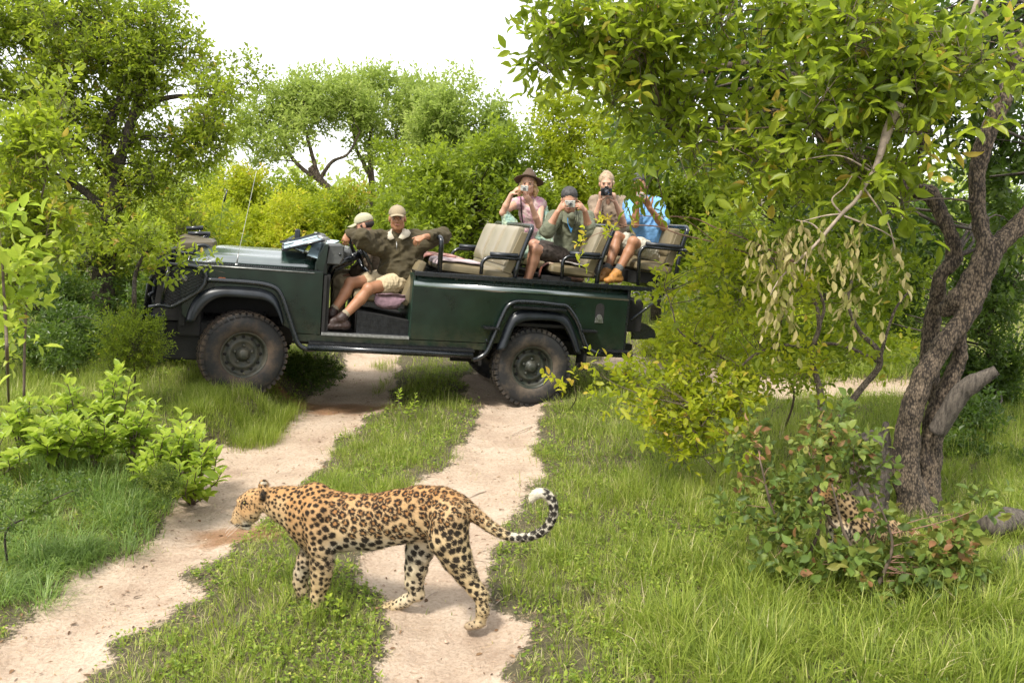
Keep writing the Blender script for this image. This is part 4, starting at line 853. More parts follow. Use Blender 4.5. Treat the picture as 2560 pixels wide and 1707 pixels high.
# ---- blankets and towels lying on the seats
def blanket(name, pts_rows, m, label, cat, thick=.018, base=None, rumple=.006, seed=1):
    rows = []; n = len(pts_rows); k = len(pts_rows[0])
    G_ = np.array(pts_rows, float); fine = []
    rr = [curve(r, 6) for r in G_]; cols = list(zip(*rr)); cols = [curve(c, 6) for c in cols]; A = np.array(cols)
    nz = vnoise(A.reshape(-1, 3), seed, 6).reshape(A.shape[:2]); A[..., 2] += nz * rumple; A[..., 0] += vnoise(A.reshape(-1, 3), seed + 3, 9).reshape(A.shape[:2]) * rumple * .7
    b = base if base is not None else A.reshape(-1, 3).mean(0); Wp = np.array([VW(p) for p in A.reshape(-1, 3)]).reshape(A.shape); bw = VW(b)
    q = MB(); q.sheet([[p - bw for p in r] for r in Wp]); return q.build(name, m, None, solid=thick, loc=bw, label=label, cat=cat)
def plaid_mat(name, base, line, line2, sc=22):
    m = mat(name, base, .9, bump=.001, bscale=300); n = m.node_tree.nodes; l = m.node_tree.links; tc = n['Texture Coordinate']; sp = n.new('ShaderNodeSeparateXYZ'); l.new(tc.outputs['Object'], sp.inputs[0]); prev = None; cur = None
    rgb = n.new('ShaderNodeRGB'); rgb.outputs[0].default_value = (*base, 1); cur = rgb.outputs[0]
    for axn, c, s_, th in (('X', line, sc, .55), ('Y', line, sc, .55), ('X', line2, sc * .5, .9), ('Y', line2, sc * .5, .9), ('Z', line, sc, .6)):
        mu = n.new('ShaderNodeMath'); mu.operation = 'MULTIPLY'; mu.inputs[1].default_value = s_ * 6.28 / 3; l.new(sp.outputs[axn], mu.inputs[0]); si = n.new('ShaderNodeMath'); si.operation = 'SINE'; l.new(mu.outputs[0], si.inputs[0])
        gt = n.new('ShaderNodeMath'); gt.operation = 'GREATER_THAN'; gt.inputs[1].default_value = th; l.new(si.outputs[0], gt.inputs[0]); ml = n.new('ShaderNodeMath'); ml.operation = 'MULTIPLY'; ml.inputs[1].default_value = .65; l.new(gt.outputs[0], ml.inputs[0])
        mx = n.new('ShaderNodeMixRGB'); l.new(ml.outputs[0], mx.inputs[0]); l.new(cur, mx.inputs[1]); mx.inputs[2].default_value = (*c, 1); cur = mx.outputs[0]
    l.new(cur, n['Principled BSDF'].inputs['Base Color']); return m
PLAID = plaid_mat('red_plaid_wool', (.26, .085, .05), (.06, .03, .03), (.50, .40, .28), 30)
PLAID2 = plaid_mat('pink_plaid_wool', (.46, .22, .17), (.10, .03, .03), (.6, .5, .4), 26)
PINK = mat('pale_pink_towelling', (.45, .36, .37), .95, noise=.12, nscale=20, bump=.003, bscale=160); LILAC = mat('mauve_towelling', (.21, .13, .155), .95, noise=.35, nscale=18, bump=.004, bscale=140); GREYB = mat('grey_fringed_wool', (.32, .29, .27), .95, noise=.2, nscale=20, bump=.003, bscale=120)
zs = 1.0
blanket('towel', [[(xz(1105, 680)[0] + dx, y, zs + dz) for dx, dz in ((-.03, -.03), (0, .008), (.2, .004), (.42, -.005))] for y in (.10, .35, .6)], PINK, 'pale pink towel spread on the near end of the frontmost bench seat', 'towel', seed=2)
blanket('blanket', [[(xz(1105, 680)[0] + dx, y, zs + dz) for dx, dz in ((-.10, -.06), (-.04, .01), (.16, .012), (.36, .0))] for y in (.75, 1.1, 1.5)], PLAID2, 'pink and maroon plaid blanket on the far end of the frontmost bench seat', 'blanket', seed=3)
blanket('blanket', [[v(1384, 658, y), v(1370, 656, y), v(1352, 668, y), v(1345, 690, y)] for y in (.16, .32, .55)], PLAID, 'brown and red plaid blanket hanging off the seat beside the man in the green shirt', 'blanket', seed=4, rumple=.01)
blanket('towel', [[v(1400, 655, y), v(1436, 661, y), v(1460, 668, y), v(1471, 690, y), v(1467, 703, y)] for y in (.10, .2, .38)], GREYB, 'crumpled grey fringed towel on the middle bench behind the armrest', 'towel', thick=.010, seed=5, rumple=.012)
lb = blanket('towel', [[v(937, 742, y), v(965, 739, y), v(995, 741, y), v(1012, 744, y)] for y in (.13, .14)] + [[v(936, 750, .13), v(962, 756, .125), v(990, 753, .125), v(1012, 752, .13)], [v(940, 764, .15), v(963, 770, .145), v(985, 770, .145), v(998, 766, .15)], [v(945, 768, .30), v(965, 772, .3), v(985, 772, .3), v(998, 768, .3)]], LILAC, 'rolled mauve towel poking out under the driver on the front seat', 'towel', thick=.022, seed=6, rumple=.010)
# ================================================================ THE PEOPLE ON THE VEHICLE
def skin_mat(name, col, red):
    m = mat(name, col, .5, noise=.10, nscale=9, bump=.0008, bscale=220); p = m.node_tree.nodes['Principled BSDF']
    p.inputs['Subsurface Weight'].default_value = .12; p.inputs['Subsurface Radius'].default_value = (.02, .008, .004); p.inputs['Subsurface Scale'].default_value = .5; return m
SKIN_T = skin_mat('tanned_skin', (.33, .155, .080), 0); SKIN_F = skin_mat('fair_skin', (.50, .285, .19), 0); SKIN_M = skin_mat('warm_skin', (.42, .215, .135), 0)
def cloth(name, col, noise=.14, ns=9, bump=.010, bs=13, rough=.9, col2=None):
    m = mat(name, col, rough, noise=noise, nscale=ns, bump=bump, bscale=bs, col2=col2, sheen=.15); return m
FLEECE = cloth('olive_fleece', (.052, .040, .017)); CREAM = cloth('cream_collar_cloth', (.50, .44, .34), bump=.003); KHAKI = cloth('pale_khaki_cloth', (.46, .37, .23), .12)
CAPM = cloth('beige_cap_cloth', (.27, .215, .135), bump=.002, bs=60); CAP2 = cloth('pale_cap_cloth', (.36, .335, .22), bump=.002, bs=60); OLIVE = cloth('sage_shirt_cloth', (.115, .122, .078)); BROWNC = cloth('dark_brown_cloth', (.038, .027, .021)); JACK = cloth('brown_jacket_cloth', (.085, .060, .036))
BLUE = cloth('light_blue_shirt_cloth', (.17, .37, .66), .12); BLUE_T = cloth('blue_undershirt', (.035, .17, .36)); STONE = cloth('stone_shorts_cloth', (.42, .39, .31), .15); TAUPE = cloth('taupe_shirt_cloth', (.22, .165, .115))
LILACD = cloth('lilac_print_dress', (.36, .13, .22), ns=16, col2=(.50, .44, .36)); SHAWL = cloth('sheer_teal_shawl', (.19, .32, .28), ns=14, col2=(.42, .46, .30)); HATM = cloth('brown_felt_hat', (.095, .062, .040), bump=.001, bs=50)
SOCK = cloth('grey_sock_knit', (.12, .12, .115), bump=.002, bs=150); SOCK2 = cloth('ribbed_sock_knit', (.24, .20, .14), bump=.002, bs=150)
BOOT_B = mat('reddish_brown_boot_leather', (.024, .0095, .006), .55, noise=.3, nscale=25, bump=.002, bscale=80); BOOT_T = mat('tan_boot_leather', (.38, .17, .035), .6, noise=.25, nscale=25, bump=.002, bscale=80)
HAIR_BL = mat('blonde_hair', (.42, .27, .12), .45, noise=.4, nscale=30, bump=.004, bscale=60); HAIR_LB = mat('light_brown_hair', (.33, .235, .14), .45, noise=.35, nscale=30, bump=.004, bscale=60); HAIR_DK = mat('dark_greying_hair', (.016, .014, .013), .6, nscale=26, col2=(.06, .056, .052), bump=.004, bscale=70)
EYE = mat('eye_iris', (.015, .012, .010), .15); EYEW = mat('eye_white', (.30, .26, .23), .3); LIP = mat('lip_skin', (.36, .13, .10), .4); LACE = mat('boot_lace', (.10, .06, .03), .8)
def PT(px, py, y): return VW(VL(px, py, y))
def vec(*a): return np.array(a, float)
def nrm(a): return np.array(a, float) / (np.linalg.norm(a) + 1e-9)
def hand(S, wr, d, pn, lat, curl=(.5, .7, .5), thumb=(.5, .7, .3), sc=1.0, spread=.06):
    """wrist, direction to the knuckles, palm normal (towards the palm side), lateral direction towards the thumb"""
    d = nrm(d); pn = nrm(np.array(pn) - d * np.dot(pn, d)); lat = np.cross(d, pn) if np.dot(np.cross(d, pn), lat) > 0 else -np.cross(d, pn)
    S.flat(wr, wr + d * .078 * sc, .027 * sc, .040 * sc, pn, .42, k=.012)
    for i, (o, L) in enumerate(((.030, .070), (.010, .079), (-.010, .073), (-.029, .057))):
        q = wr + d * (.080 - .006 * (i == 3)) * sc + lat * o * sc; a = 0; dd = nrm(d + lat * (o * spread * 20)); p0 = q
        for j, (fr, cu) in enumerate(zip((.45, .31, .24), curl)):
            a += cu; v_ = dd * math.cos(a) + pn * math.sin(a); p1 = p0 + v_ * L * fr * sc; S.cone(p0, p1, (.0090 - .0008 * j) * sc, (.0084 - .0009 * j) * sc, k=.003); p0 = p1
    t0 = wr + d * .022 * sc + lat * .024 * sc; t = nrm(d * thumb[0] + lat * thumb[1] + pn * thumb[2]); t1 = t0 + t * .034 * sc; t2 = t1 + nrm(t + d * .5) * .030 * sc; t3 = t2 + nrm(t + d * .9 + pn * .2) * .024 * sc
    S.chain([t0, t1, t2, t3], [.014 * sc, .0115 * sc, .0095 * sc, .008 * sc], k=.005)
def head(S, c, f, u, female=False, sc=1.0):
    f = nrm(f); u = nrm(np.array(u) - f * np.dot(u, f)); r = np.cross(f, u); R = np.stack([r, f, u], 1)
    P = lambda a, b, d: c + (r * a + f * b + u * d) * sc
    E = lambda a, b, d, ra, rb, rc, k=.02, cut=False: S.ell(P(a, b, d), vec(ra, rb, rc) * sc, R, k, cut)
    E(0, -.012, .038, .076, .096, .084); E(0, .022, -.025, .060, .066, .085, .03); E(0, .052, -.092, .028 if not female else .022, .026, .020, .035)
    E(.046, .01, -.065, .016, .035, .025, .035); E(-.046, .01, -.065, .016, .035, .025, .035)
    for s_ in (1, -1): E(s_ * .038, .058, -.020, .022, .020, .022, .02); E(s_ * .079, -.006, -.004, .009, .020, .033, .006)
    E(0, .080, .020, .048, .013, .011, .018)
    for s_ in (1, -1): E(s_ * .031, .101, .001, .017, .015, .010, .010, True)
    S.cone(P(0, .086, .010), P(0, .108, -.030), .0075 * sc, .0115 * sc, .010); E(0, .094, -.034, .017, .010, .008, .006); E(0, .086, -.060, .024, .010, .010, .008); E(0, .092, -.046, .012, .004, .004, .006)
    return P, R
def face_parts(root, base, P, R, eyecol=EYE, smile=0.0, sc=1.0, brow=HAIR_DK, eyes=True):
    def rel(p): return Vector(p - base)
    Rm = Matrix([[float(x) for x in row] for row in R])
    if eyes:
        for s_ in (1, -1):
            q = MB(); q.ball((0, 0, 0), .0100 * sc, seg=10, rings=6); o = q.build('eye', EYEW, root); o.location = rel(P(s_ * .031, .0795, .000))
            q = MB(); q.ball((0, 0, 0), .0074 * sc, seg=8, rings=6); i = q.build('iris', eyecol, o); i.location = rel(P(s_ * .031, .0845, .000)) - o.location
            q = MB(); q.tube([rel(P(s_ * .014, .094, .016)), rel(P(s_ * .031, .095, .021)), rel(P(s_ * .047, .086, .016))], [.0028, .0032, .002], 5); q.build('eyebrow', brow, root)
    q = MB(); q.tube([rel(P(-.024 - smile * .008, .085 - smile * .01, -.058 + smile * .01)), rel(P(-.010, .0965, -.059)), rel(P(0, .098, -.060)), rel(P(.010, .0965, -.059)), rel(P(.024 + smile * .008, .085 - smile * .01, -.058 + smile * .01))], [.002, .0048, .0052, .0048, .002], 6); q.build('lips', LIP, root)
def folds(amp, sc, seed):
    def fn(V, N):
        a = vnoise(V, seed, sc); b = vnoise(V * np.array([1, 1, 1.9]), seed + 7, sc * 1.7); return N * ((1 - abs(a) * 2) * amp + b * amp * .45)[:, None]
    return fn
def foot(S, ank, toe, grow=1.0, sole=None):
    d = nrm(toe - ank); d[2] = 0; d = nrm(d); heel = ank - d * .035; heel[2] = toe[2]; S.chain([ank, heel + np.array([0, 0, .030])], [.040 * grow, .040 * grow], .02); S.flat(heel + np.array([0, 0, .022]), toe + np.array([0, 0, .022]), .042 * grow, .040 * grow, (0, 0, 1), .72, .02); S.cone(ank, (ank + toe) / 2 + np.array([0, 0, .015]), .040 * grow, .032 * grow, .025)
def torso(S, J, g=0.0, w=1.0, lo=True):
    c, p, sl, sr, n = J['chest'], J['pelvis'], J['sl'], J['sr'], J['neck']; ax = nrm(sr - sl); up = nrm(n - p); fr = nrm(np.cross(ax, up)); R = np.stack([ax, fr, np.cross(ax, fr)], 1)
    mid = p * .55 + c * .45
    S.ell(c, vec(.150 * w + g, .108 + g, .165 + g), R, .04); S.ell(mid, vec(.132 * w + g, .100 + g, .14 + g), R, .05)
    if lo: S.ell(p, vec(.155 * w + g, .115 + g, .12 + g), R, .05)
    S.cone(n - up * .02, sl, .045 + g, .056 + g, .05); S.cone(n - up * .02, sr, .045 + g, .056 + g, .05); return R, fr, up
def person(label, J, skin, f, u=(0, 0, 1), female=False, hands=(), hsc=1.0, w=1.0):
    base = J['pelvis'] - np.array([0, 0, .12]); root = empty('person', base, label, 'person'); S = Solid(.0080)
    torso(S, J, -.012, w); hc = J['head']; P, R = head(S, hc, f, u, female, hsc)
    S.chain([hc - R[:, 2] * .055 - R[:, 1] * .012, J['neck'] - np.array([0, 0, .015])], [.052 if not female else .043, .062 if not female else .05], .03)
    for s_ in 'lr':
        sh, el, wr = J['s' + s_], J['e' + s_], J['w' + s_]; a = .9 if female else 1.0; mid = el * .62 + wr * .38
        S.chain([sh, el], [.054 * a, .040 * a], .03); S.chain([el, mid, wr], [.040 * a, .040 * a, .027 * a], .015)
        if 'h' + s_ in J:
            hp, kn, an = J['h' + s_], J['k' + s_], J['a' + s_]; S.chain([hp, kn], [.085, .056], .04); S.cone(kn + nrm(hp - kn) * .01, kn, .05, .057, .02); m2 = kn * .68 + an * .32; bk = nrm(np.cross(np.cross(an - kn, hp - kn), an - kn)); S.chain([kn, m2 + bk * .012, an], [.052, .056, .036], .015)
            foot(S, an, J['t' + s_], .9)
    for h in hands: hand(S, *h[:4], **(h[4] if len(h) > 4 else {}))
    b = S.build('body', skin, root, base); return root, base, P, R
def garment(root, base, name, m, fn, vox=.009, amp=.007, sc=5.0, seed=1):
    S = Solid(vox); fn(S); return S.build(name, m, root, base, disp=folds(amp, sc, seed) if amp else None)
def sleeve(S, sh, el, wr, upto, r0=.07, r1=.055, r2=.045, k=.03):
    """upto <1: part of the upper arm; 1..2: part of the forearm too"""
    if upto <= 1: S.cone(sh, sh + (el - sh) * upto, r0, r1, k)
    else: S.cone(sh, el, r0, r1, k); S.cone(el, el + (wr - el) * (upto - 1), r1, r2, k)
def cap(root, base, P, m, f=.0):
    S = Solid(.007); S.ell(P(0, -.012, .048), vec(.086, .106, .088) * 1.0, CR[0], .01); S.plane(P(0, 0, .036), -CR[0][:, 2]); o = S.build('cap', m, root, base)
    q = MB(); rows = []
    for i in range(6):
        t = i / 5; rows.append([Vector(P(a * (.074 - .012 * t), .066 + (.100 * t + .02) * math.sqrt(max(0, 1 - a * a * .8)) - .01, .052 - .018 * t - .020 * a * a) - base) for a in np.linspace(-1, 1, 11)])
    q.sheet(rows); q.build('brim', m, o, solid=.005); q = MB(); q.ball(Vector(P(0, -.012, .137) - base), .007, seg=8, rings=5); q.build('button', m, o)
CR = [None]
# ---- the driver
J = dict(head=PT(993.5, 547, .36), neck=PT(995, 588, .42), chest=PT(1003, 632, .44), pelvis=PT(985, 692, .46), sl=PT(950, 597, .42), sr=PT(1041, 596, .46), el=PT(903, 593, .20), wl=PT(872, 581, .33), er=PT(1108, 589, .26), wr=PT(1061, 592, .06),
         hl=PT(970, 697, .54), hr=PT(1000, 704, .38), kl=PT(876, 708, .32), kr=PT(922, 722, .13), al=PT(829, 784, .19), ar=PT(854, 796, .06), tl=PT(801, 808, .22), tr=PT(806, 821, .08))
root, base, P, R = person('young driver in beige cap and olive fleece with bare knees, elbow over the grab hoop', J, SKIN_T, (.10, -1, .02), hands=(
    (J['wl'], PT(864, 602, .27) - J['wl'], vec(-.2, 1, .1), vec(1, 0, .2), dict(curl=(.4, .6, .4))), (J['wr'], PT(1036, 603, .0) - J['wr'], vec(-.3, .3, -1), vec(.2, .9, .2), dict(curl=(.7, .6, .4)))))
CR[0] = R; face_parts(root, base, P, R, brow=HAIR_DK); cap(root, base, P, CAPM)
def fl(S):
    torso(S, J, .026, 1.10, lo=False); S.ell(J['chest'] * .5 + J['pelvis'] * .5 + vec(.05, 0, .03), vec(.20, .13, .16), None, .06); S.cone((J['sr'] + J['chest']) / 2 - vec(0, 0, .06), J['er'] - vec(.09, 0, .05), .10, .05, .06); S.ell(J['pelvis'] + vec(.055, -.02, .05), vec(.20, .155, .135), None, .06); S.cone(J['pelvis'] + vec(.10, -.05, .0), J['pelvis'] + vec(.15, -.02, -.03), .07, .05, .06)
    sleeve(S, J['sl'], J['el'], J['wl'], 1.95, .070, .070, .044, .03); sleeve(S, J['sr'], J['er'], J['wr'], 1.72, .068, .068, .045, .03); S.cone((J['sl'] + J['chest']) / 2 - vec(0, 0, .05), J['el'] - vec(0, 0, .075), .09, .05, .05)
garment(root, base, 'fleece_pullover', FLEECE, fl, amp=.013, sc=4.2, seed=3)
def col_(S):
    n = J['neck']; pts = [n + vec(.072 * math.sin(a), .012 - .070 * math.cos(a), .028 + .026 * (1 - math.cos(a)) / 2) for a in np.linspace(.9, 2 * math.pi - .9, 13)]
    S.chain(pts, [.013] * 13, .010)
garment(root, base, 'collar', CREAM, col_, .006, 0)
for s_ in (1, -1):
    n = J['neck'] - base; q = MB(); g_ = [[Vector(n + vec(s_ * x, y, z)) for x, y, z in r] for r in (((.048, -.058, .062), (.082, -.040, .048), (.100, .0, .050)), ((.052, -.100, .030), (.100, -.090, .020), (.128, -.03, .018)), ((.020, -.128, -.022), (.062, -.142, -.040), (.118, -.100, -.012)))]
    q.sheet(g_); q.build('collar_flap', CREAM, root, solid=.010)
q = MB(); c0 = J['neck'] - base; q.tube([Vector(c0 + vec(.003, -.146, -.055)), Vector(c0 + vec(.006, -.166, -.145))], .004, 6); q.build('zip', STEEL, root)
def sh_(S): S.ell(J['pelvis'] - vec(0, 0, .03), vec(.165, .13, .11), None, .04); S.chain([J['hl'], J['hl'] * .48 + J['kl'] * .52], [.105, .088], .04); S.chain([J['hr'], J['hr'] * .48 + J['kr'] * .52], [.108, .090], .04)
garment(root, base, 'shorts', KHAKI, sh_, .008, .006, 7, 5)
for s_ in 'lr':
    A, T, K = J['a' + s_], J['t' + s_], J['k' + s_]
    garment(root, base, 'sock', SOCK2, lambda S: S.chain([A + nrm(K - A) * .065, A], [.043, .043], .01), .007, .002, 20)
    def bt(S): foot(S, A, T, 1.12); S.cone(A + nrm(K - A) * .03, A, .048, .046, .02)
    b_ = garment(root, base, 'boot', BOOT_B, bt, .0075, .002, 12)
    q = MB(); d = nrm(T - A)
    for k in range(4):
        c = A + (T - A) * (.18 + k * .13) - base + vec(0, 0, .052 - k * .006); q.tube([Vector(c + vec(.005, -.032, -.012)), Vector(c + vec(0, 0, .006)), Vector(c + vec(-.01, .03, -.012))], .0025, 4)
    q.build('boot_lace', LACE, b_, kind='stuff')
q = MB(); wv = nrm(J['el'] - J['wl']); q.tube([Vector(J['wl'] - base + wv * .012 + vec(.030 * math.cos(a), .030 * math.sin(a) * .9, .002 * math.cos(a))) for a in np.linspace(0, 6.28, 13)], .004, 6, caps=False); q.build('wristwatch', STEEL, root)
# ---- passenger behind him
J = dict(head=PT(910, 564, 1.22), neck=PT(917, 596, 1.22), chest=PT(925, 628, 1.20), pelvis=PT(940, 700, 1.18), sl=PT(921, 604, 1.02), sr=PT(925, 602, 1.40), el=PT(912, 662, .95), wl=PT(880, 684, .98), er=PT(912, 655, 1.42), wr=PT(878, 680, 1.36),
         hl=PT(935, 704, 1.09), hr=PT(935, 702, 1.27), kl=PT(848, 702, 1.02), kr=PT(845, 688, 1.34), al=PT(846, 782, 1.05), ar=PT(840, 775, 1.35), tl=PT(815, 800, 1.04), tr=PT(812, 792, 1.38))
root, base, P, R = person('person in a pale cap half hidden behind the driver, looking down to the left', J, SKIN_M, (-1, -.10, -.28), u=(-.2, 0, 1), hands=((J['wl'], vec(-1, 0, -.3), vec(0, 0, -1), vec(0, 1, 0)), (J['wr'], vec(-1, 0, -.3), vec(0, 0, -1), vec(0, -1, 0))))
CR[0] = R; face_parts(root, base, P, R); cap(root, base, P, CAP2)
garment(root, base, 'hair', mat('dark_brown_hair', (.016, .010, .007), .7, noise=.3, nscale=40), lambda S: (S.ell(P(0, -.020, .004), vec(.081, .094, .052), R, .01), S.ell(P(0, .095, -.03), vec(.075, .085, .10), R, .01, True)), .008, .002, 20)
garment(root, base, 'jacket', JACK, lambda S: (torso(S, J, .022), sleeve(S, J['sl'], J['el'], J['wl'], 1.9, .082, .062, .045), sleeve(S, J['sr'], J['er'], J['wr'], 1.9, .082, .062, .045)), .010, .007, 5, 11)
garment(root, base, 'trousers', KHAKI, lambda S: (S.chain([J['hl'], J['kl'], J['al']], [.10, .075, .062], .04), S.chain([J['hr'], J['kr'], J['ar']], [.10, .075, .062], .04)), .010, .006, 6, 13)
# ---- woman in the hat
def hat(root, base, P0, R, m):
    ct, st = math.cos(.30), math.sin(.30); P = lambda a, b, d: P0(a, b * ct - (d - .06) * st, (d - .06) * ct + b * st + .06); R = np.stack([R[:, 0], R[:, 1] * ct + R[:, 2] * st, R[:, 2] * ct - R[:, 1] * st], 1)
    S = Solid(.0075); S.ell(P(0, -.012, .085), vec(.082, .098, .070), R, .01); S.cone(P(0, -.03, .12), P(0, .03, .135), .055, .042, .02); S.plane(P(0, 0, .052), -R[:, 2]); S.ell(P(0, 0, .198), vec(.022, .07, .026), R, .02, True); o = S.build('hat', m, root, base)
    q = MB(); rows = []
    for i in range(7):
        t = i / 6; rows.append([Vector(P((.080 + .086 * t) * math.cos(a), -.012 + (.096 + .070 * t) * math.sin(a), .060 - .004 * t - .020 * t * t * abs(math.cos(a)) - .02 * t * t * max(0, -math.sin(a))) - base) for a in np.linspace(0, 2 * math.pi, 37)])
    q.sheet(rows); q.build('brim', m, o, solid=.005)
    q = MB(); q.tube([Vector(P(.083 * math.cos(a), -.012 + .099 * math.sin(a), .066) - base) for a in np.linspace(0, 2 * math.pi, 33)], .009, 6, caps=False); q.build('hatband', BROWNC, o)
J = dict(head=PT(1321, 461, 1.25), neck=PT(1324, 496, 1.30), chest=PT(1327, 530, 1.31), pelvis=PT(1336, 622, 1.30), sl=PT(1290, 509, 1.26), sr=PT(1352, 510, 1.30), el=PT(1257, 532, 1.10), wl=PT(1279, 485, 1.02), er=PT(1347, 564, 1.10), wr=PT(1327, 509, 1.00),
         hl=PT(1325, 630, 1.22), hr=PT(1345, 632, 1.40), kl=PT(1245, 622, 1.18), kr=PT(1250, 620, 1.40), al=PT(1240, 700, 1.18), ar=PT(1245, 700, 1.4), tl=PT(1215, 712, 1.18), tr=PT(1220, 712, 1.4))
root, base, P, R = person('smiling blonde woman in a brown brimmed hat and lilac top, raising a small silver camera', J, SKIN_F, (-.16, -1, .02), u=(.08, 0, 1), female=True, w=.86, hands=(
    (J['wl'], PT(1302, 464, .96) - J['wl'], vec(.5, .3, -.6), vec(.3, -.2, -.9), dict(curl=(.5, .7, .4), sc=.92)), (J['wr'], PT(1312, 486, .97) - J['wr'], vec(-.4, .2, .9), vec(-.8, 0, -.2), dict(curl=(.2, .3, .3), sc=.92))))
CR[0] = R; face_parts(root, base, P, R, smile=1, brow=HAIR_LB); hat(root, base, P, R, HATM)
def hb(S):
    S.ell(P(0, -.025, .02), vec(.084, .095, .085), R, .01); S.chain([P(.072, .010, -.01), P(.086, .0, -.07), P(.094, -.01, -.125)], [.026, .032, .018], .02); S.chain([P(-.074, .008, -.01), P(-.086, -.01, -.07), P(-.088, -.01, -.12)], [.024, .030, .018], .02); S.ell(P(0, -.06, -.07), vec(.075, .05, .07), R, .02); S.ell(P(0, .085, .0), vec(.055, .05, .062), R, .01, True)
garment(root, base, 'hair', HAIR_BL, hb, .0075, .006, 18, 17)
garment(root, base, 'sleeveless_top', LILACD, lambda S: (torso(S, J, .010, .88), S.ell(J['neck'] + vec(0, -.10, -.03), vec(.060, .07, .062), None, .02, True)), .008, .005, 8, 19)
garment(root, base, 'shawl', SHAWL, lambda S: (S.chain([J['el'] + vec(.03, .02, -.02), J['el'] + vec(.08, .03, -.13), J['pelvis'] + vec(-.14, -.04, .10)], [.045, .075, .06], .03), S.chain([J['sr'] + vec(.05, .02, -.05), J['sr'] + vec(.045, -.04, -.22), J['pelvis'] + vec(.10, -.10, .12), J['pelvis'] + vec(.16, -.14, .02)], [.030, .055, .08, .07], .04)), .009, .010, 9, 21)
garment(root, base, 'skirt', SHAWL, lambda S: (S.ell(J['pelvis'], vec(.17, .14, .12), None, .04), S.chain([J['hl'], J['kl']], [.10, .08], .05), S.chain([J['hr'], J['kr']], [.10, .08], .05)), .011, .008, 6, 22)
SILVER = mat('silver_camera_shell', (.46, .45, .40), .3, metal=.5, noise=.06, nscale=20); BLKP = mat('black_camera_plastic', (.010, .010, .011), .3); LENS = mat('lens_glass', (.02, .02, .03), .04, spec=1, coat=1)
def camera_prop(loc, size, label, m, R=None, lens=.018, cat='camera', strap=None, dslr=False):
    root = empty('camera', loc, label, cat); w, d, h = size
    if R is not None: root.rotation_euler = R
    q = MB(); q.box((0, 0, 0), (w, d, h), bev=h * .14); q.build('camera_body', m, root)
    if dslr:
        q = MB(); q.prism([(-.028, h * .45), (-.018, h * .45 + .026), (.018, h * .45 + .026), (.028, h * .45)], -d * .45, d * .3, bev=.004); q.build('viewfinder_hump', m, root)
        q = MB(); q.box((-w * .42, -d * .6, -.004), (.026, .03, h * .9), bev=.006); q.build('grip', m, root)
        q = MB(); q.lathe([(.030, -d / 2), (.032, -d / 2 - .02), (.032, -d / 2 - .035), (.036, -d / 2 - .04), (.037, -d / 2 - .072), (.033, -d / 2 - .074), (.028, -d / 2 - .066)]); lo = q.build('lens_barrel', m, root)
        q = MB(); q.lathe([(.029, -d / 2 - .064), (.020, -d / 2 - .068), (0, -d / 2 - .070)]); q.build('front_glass', LENS, lo)
    else:
        lx = w * .02; M = Matrix.Translation((lx, 0, -.002)); q = MB(); q.lathe([(lens + .005, -d / 2), (lens + .004, -d / 2 - .008), (lens, -d / 2 - .010), (lens - .001, -d / 2 - .022), (lens - .005, -d / 2 - .020)], M); lo = q.build('lens_barrel', STEEL, root)
        q = MB(); q.lathe([(lens - .004, -d / 2 - .019), (0, -d / 2 - .021)], M); q.build('front_glass', LENS, lo)
        q = MB(); q.box((-w * .36, -d / 2 - .001, h * .32), (.014, .003, .009)); q.build('flash', STEEL, root); q = MB(); q.box((w * .18, -d / 2 - .001, h * .36), (.010, .003, .007)); q.build('viewfinder_window', BLKP, root)
    if strap is not None:
        q = MB(); q.tube(curve([Vector(np.array(p) - np.array(loc)) for p in strap], 6), .0045, 5)
        o = q.build('strap', BLKP, root)
        if R is not None: o.matrix_parent_inverse = Matrix.Identity(4); o.rotation_euler = (0, 0, 0)
    return root
c = PT(1311, 471, .95); camera_prop(c, (.084, .026, .060), 'small silver camera held up by the woman in the brown hat', SILVER, R=(0, .12, -.1), lens=.014)
stp = [PT(1302, 492, .97), PT(1303, 520, .99), PT(1306, 550, 1.05), PT(1309, 578, 1.08)]
q = MB(); q.tube(curve([Vector(p - stp[0]) for p in stp], 5), .007, 6); q.build('camera_strap', BLKP, loc=stp[0], label='black wrist strap hanging below the camera of the woman in the hat', cat='strap')
# ---- man in the sage shirt
J = dict(head=PT(1423, 501, .40), neck=PT(1425, 541, .45), chest=PT(1427, 577, .47), pelvis=PT(1418, 638, .48), sl=PT(1387, 546, .44), sr=PT(1466, 546, .50), el=PT(1369, 578, .22), wl=PT(1394, 530, .14), er=PT(1474, 580, .27), wr=PT(1462, 527, .17),
         hl=PT(1405, 645, .40), hr=PT(1425, 645, .58), kl=PT(1340, 624, .17), kr=PT(1335, 612, .66), al=PT(1318, 706, .22), ar=PT(1318, 700, .7), tl=PT(1293, 718, .2), tr=PT(1293, 715, .7))
root, base, P, R = person('dark haired man in a sage green shirt and brown shorts, photographing over a compact camera', J, SKIN_M, (-.06, -1, -.22), hands=(
    (J['wl'], PT(1409, 513, .08) - J['wl'], vec(.6, .5, -.3), vec(.2, -.4, .9), dict(curl=(.5, .8, .5))), (J['wr'], PT(1446, 511, .10) - J['wr'], vec(-.6, .5, -.3), vec(-.2, -.4, .9), dict(curl=(.5, .8, .5)))))
CR[0] = R; face_parts(root, base, P, R)
def hm(S): S.ell(P(0, -.020, .055), vec(.084, .100, .085), R, .01); S.ell(P(0, .095, -.03), vec(.066, .085, .092), R, .012, True); S.ell(P(0, 0, -.10), vec(.12, .2, .09), R, .012, True)
garment(root, base, 'hair', HAIR_DK, hm, .0075, .003, 25, 23)
garment(root, base, 'undershirt', BLUE_T, lambda S: torso(S, J, .004, .9), .010, 0)
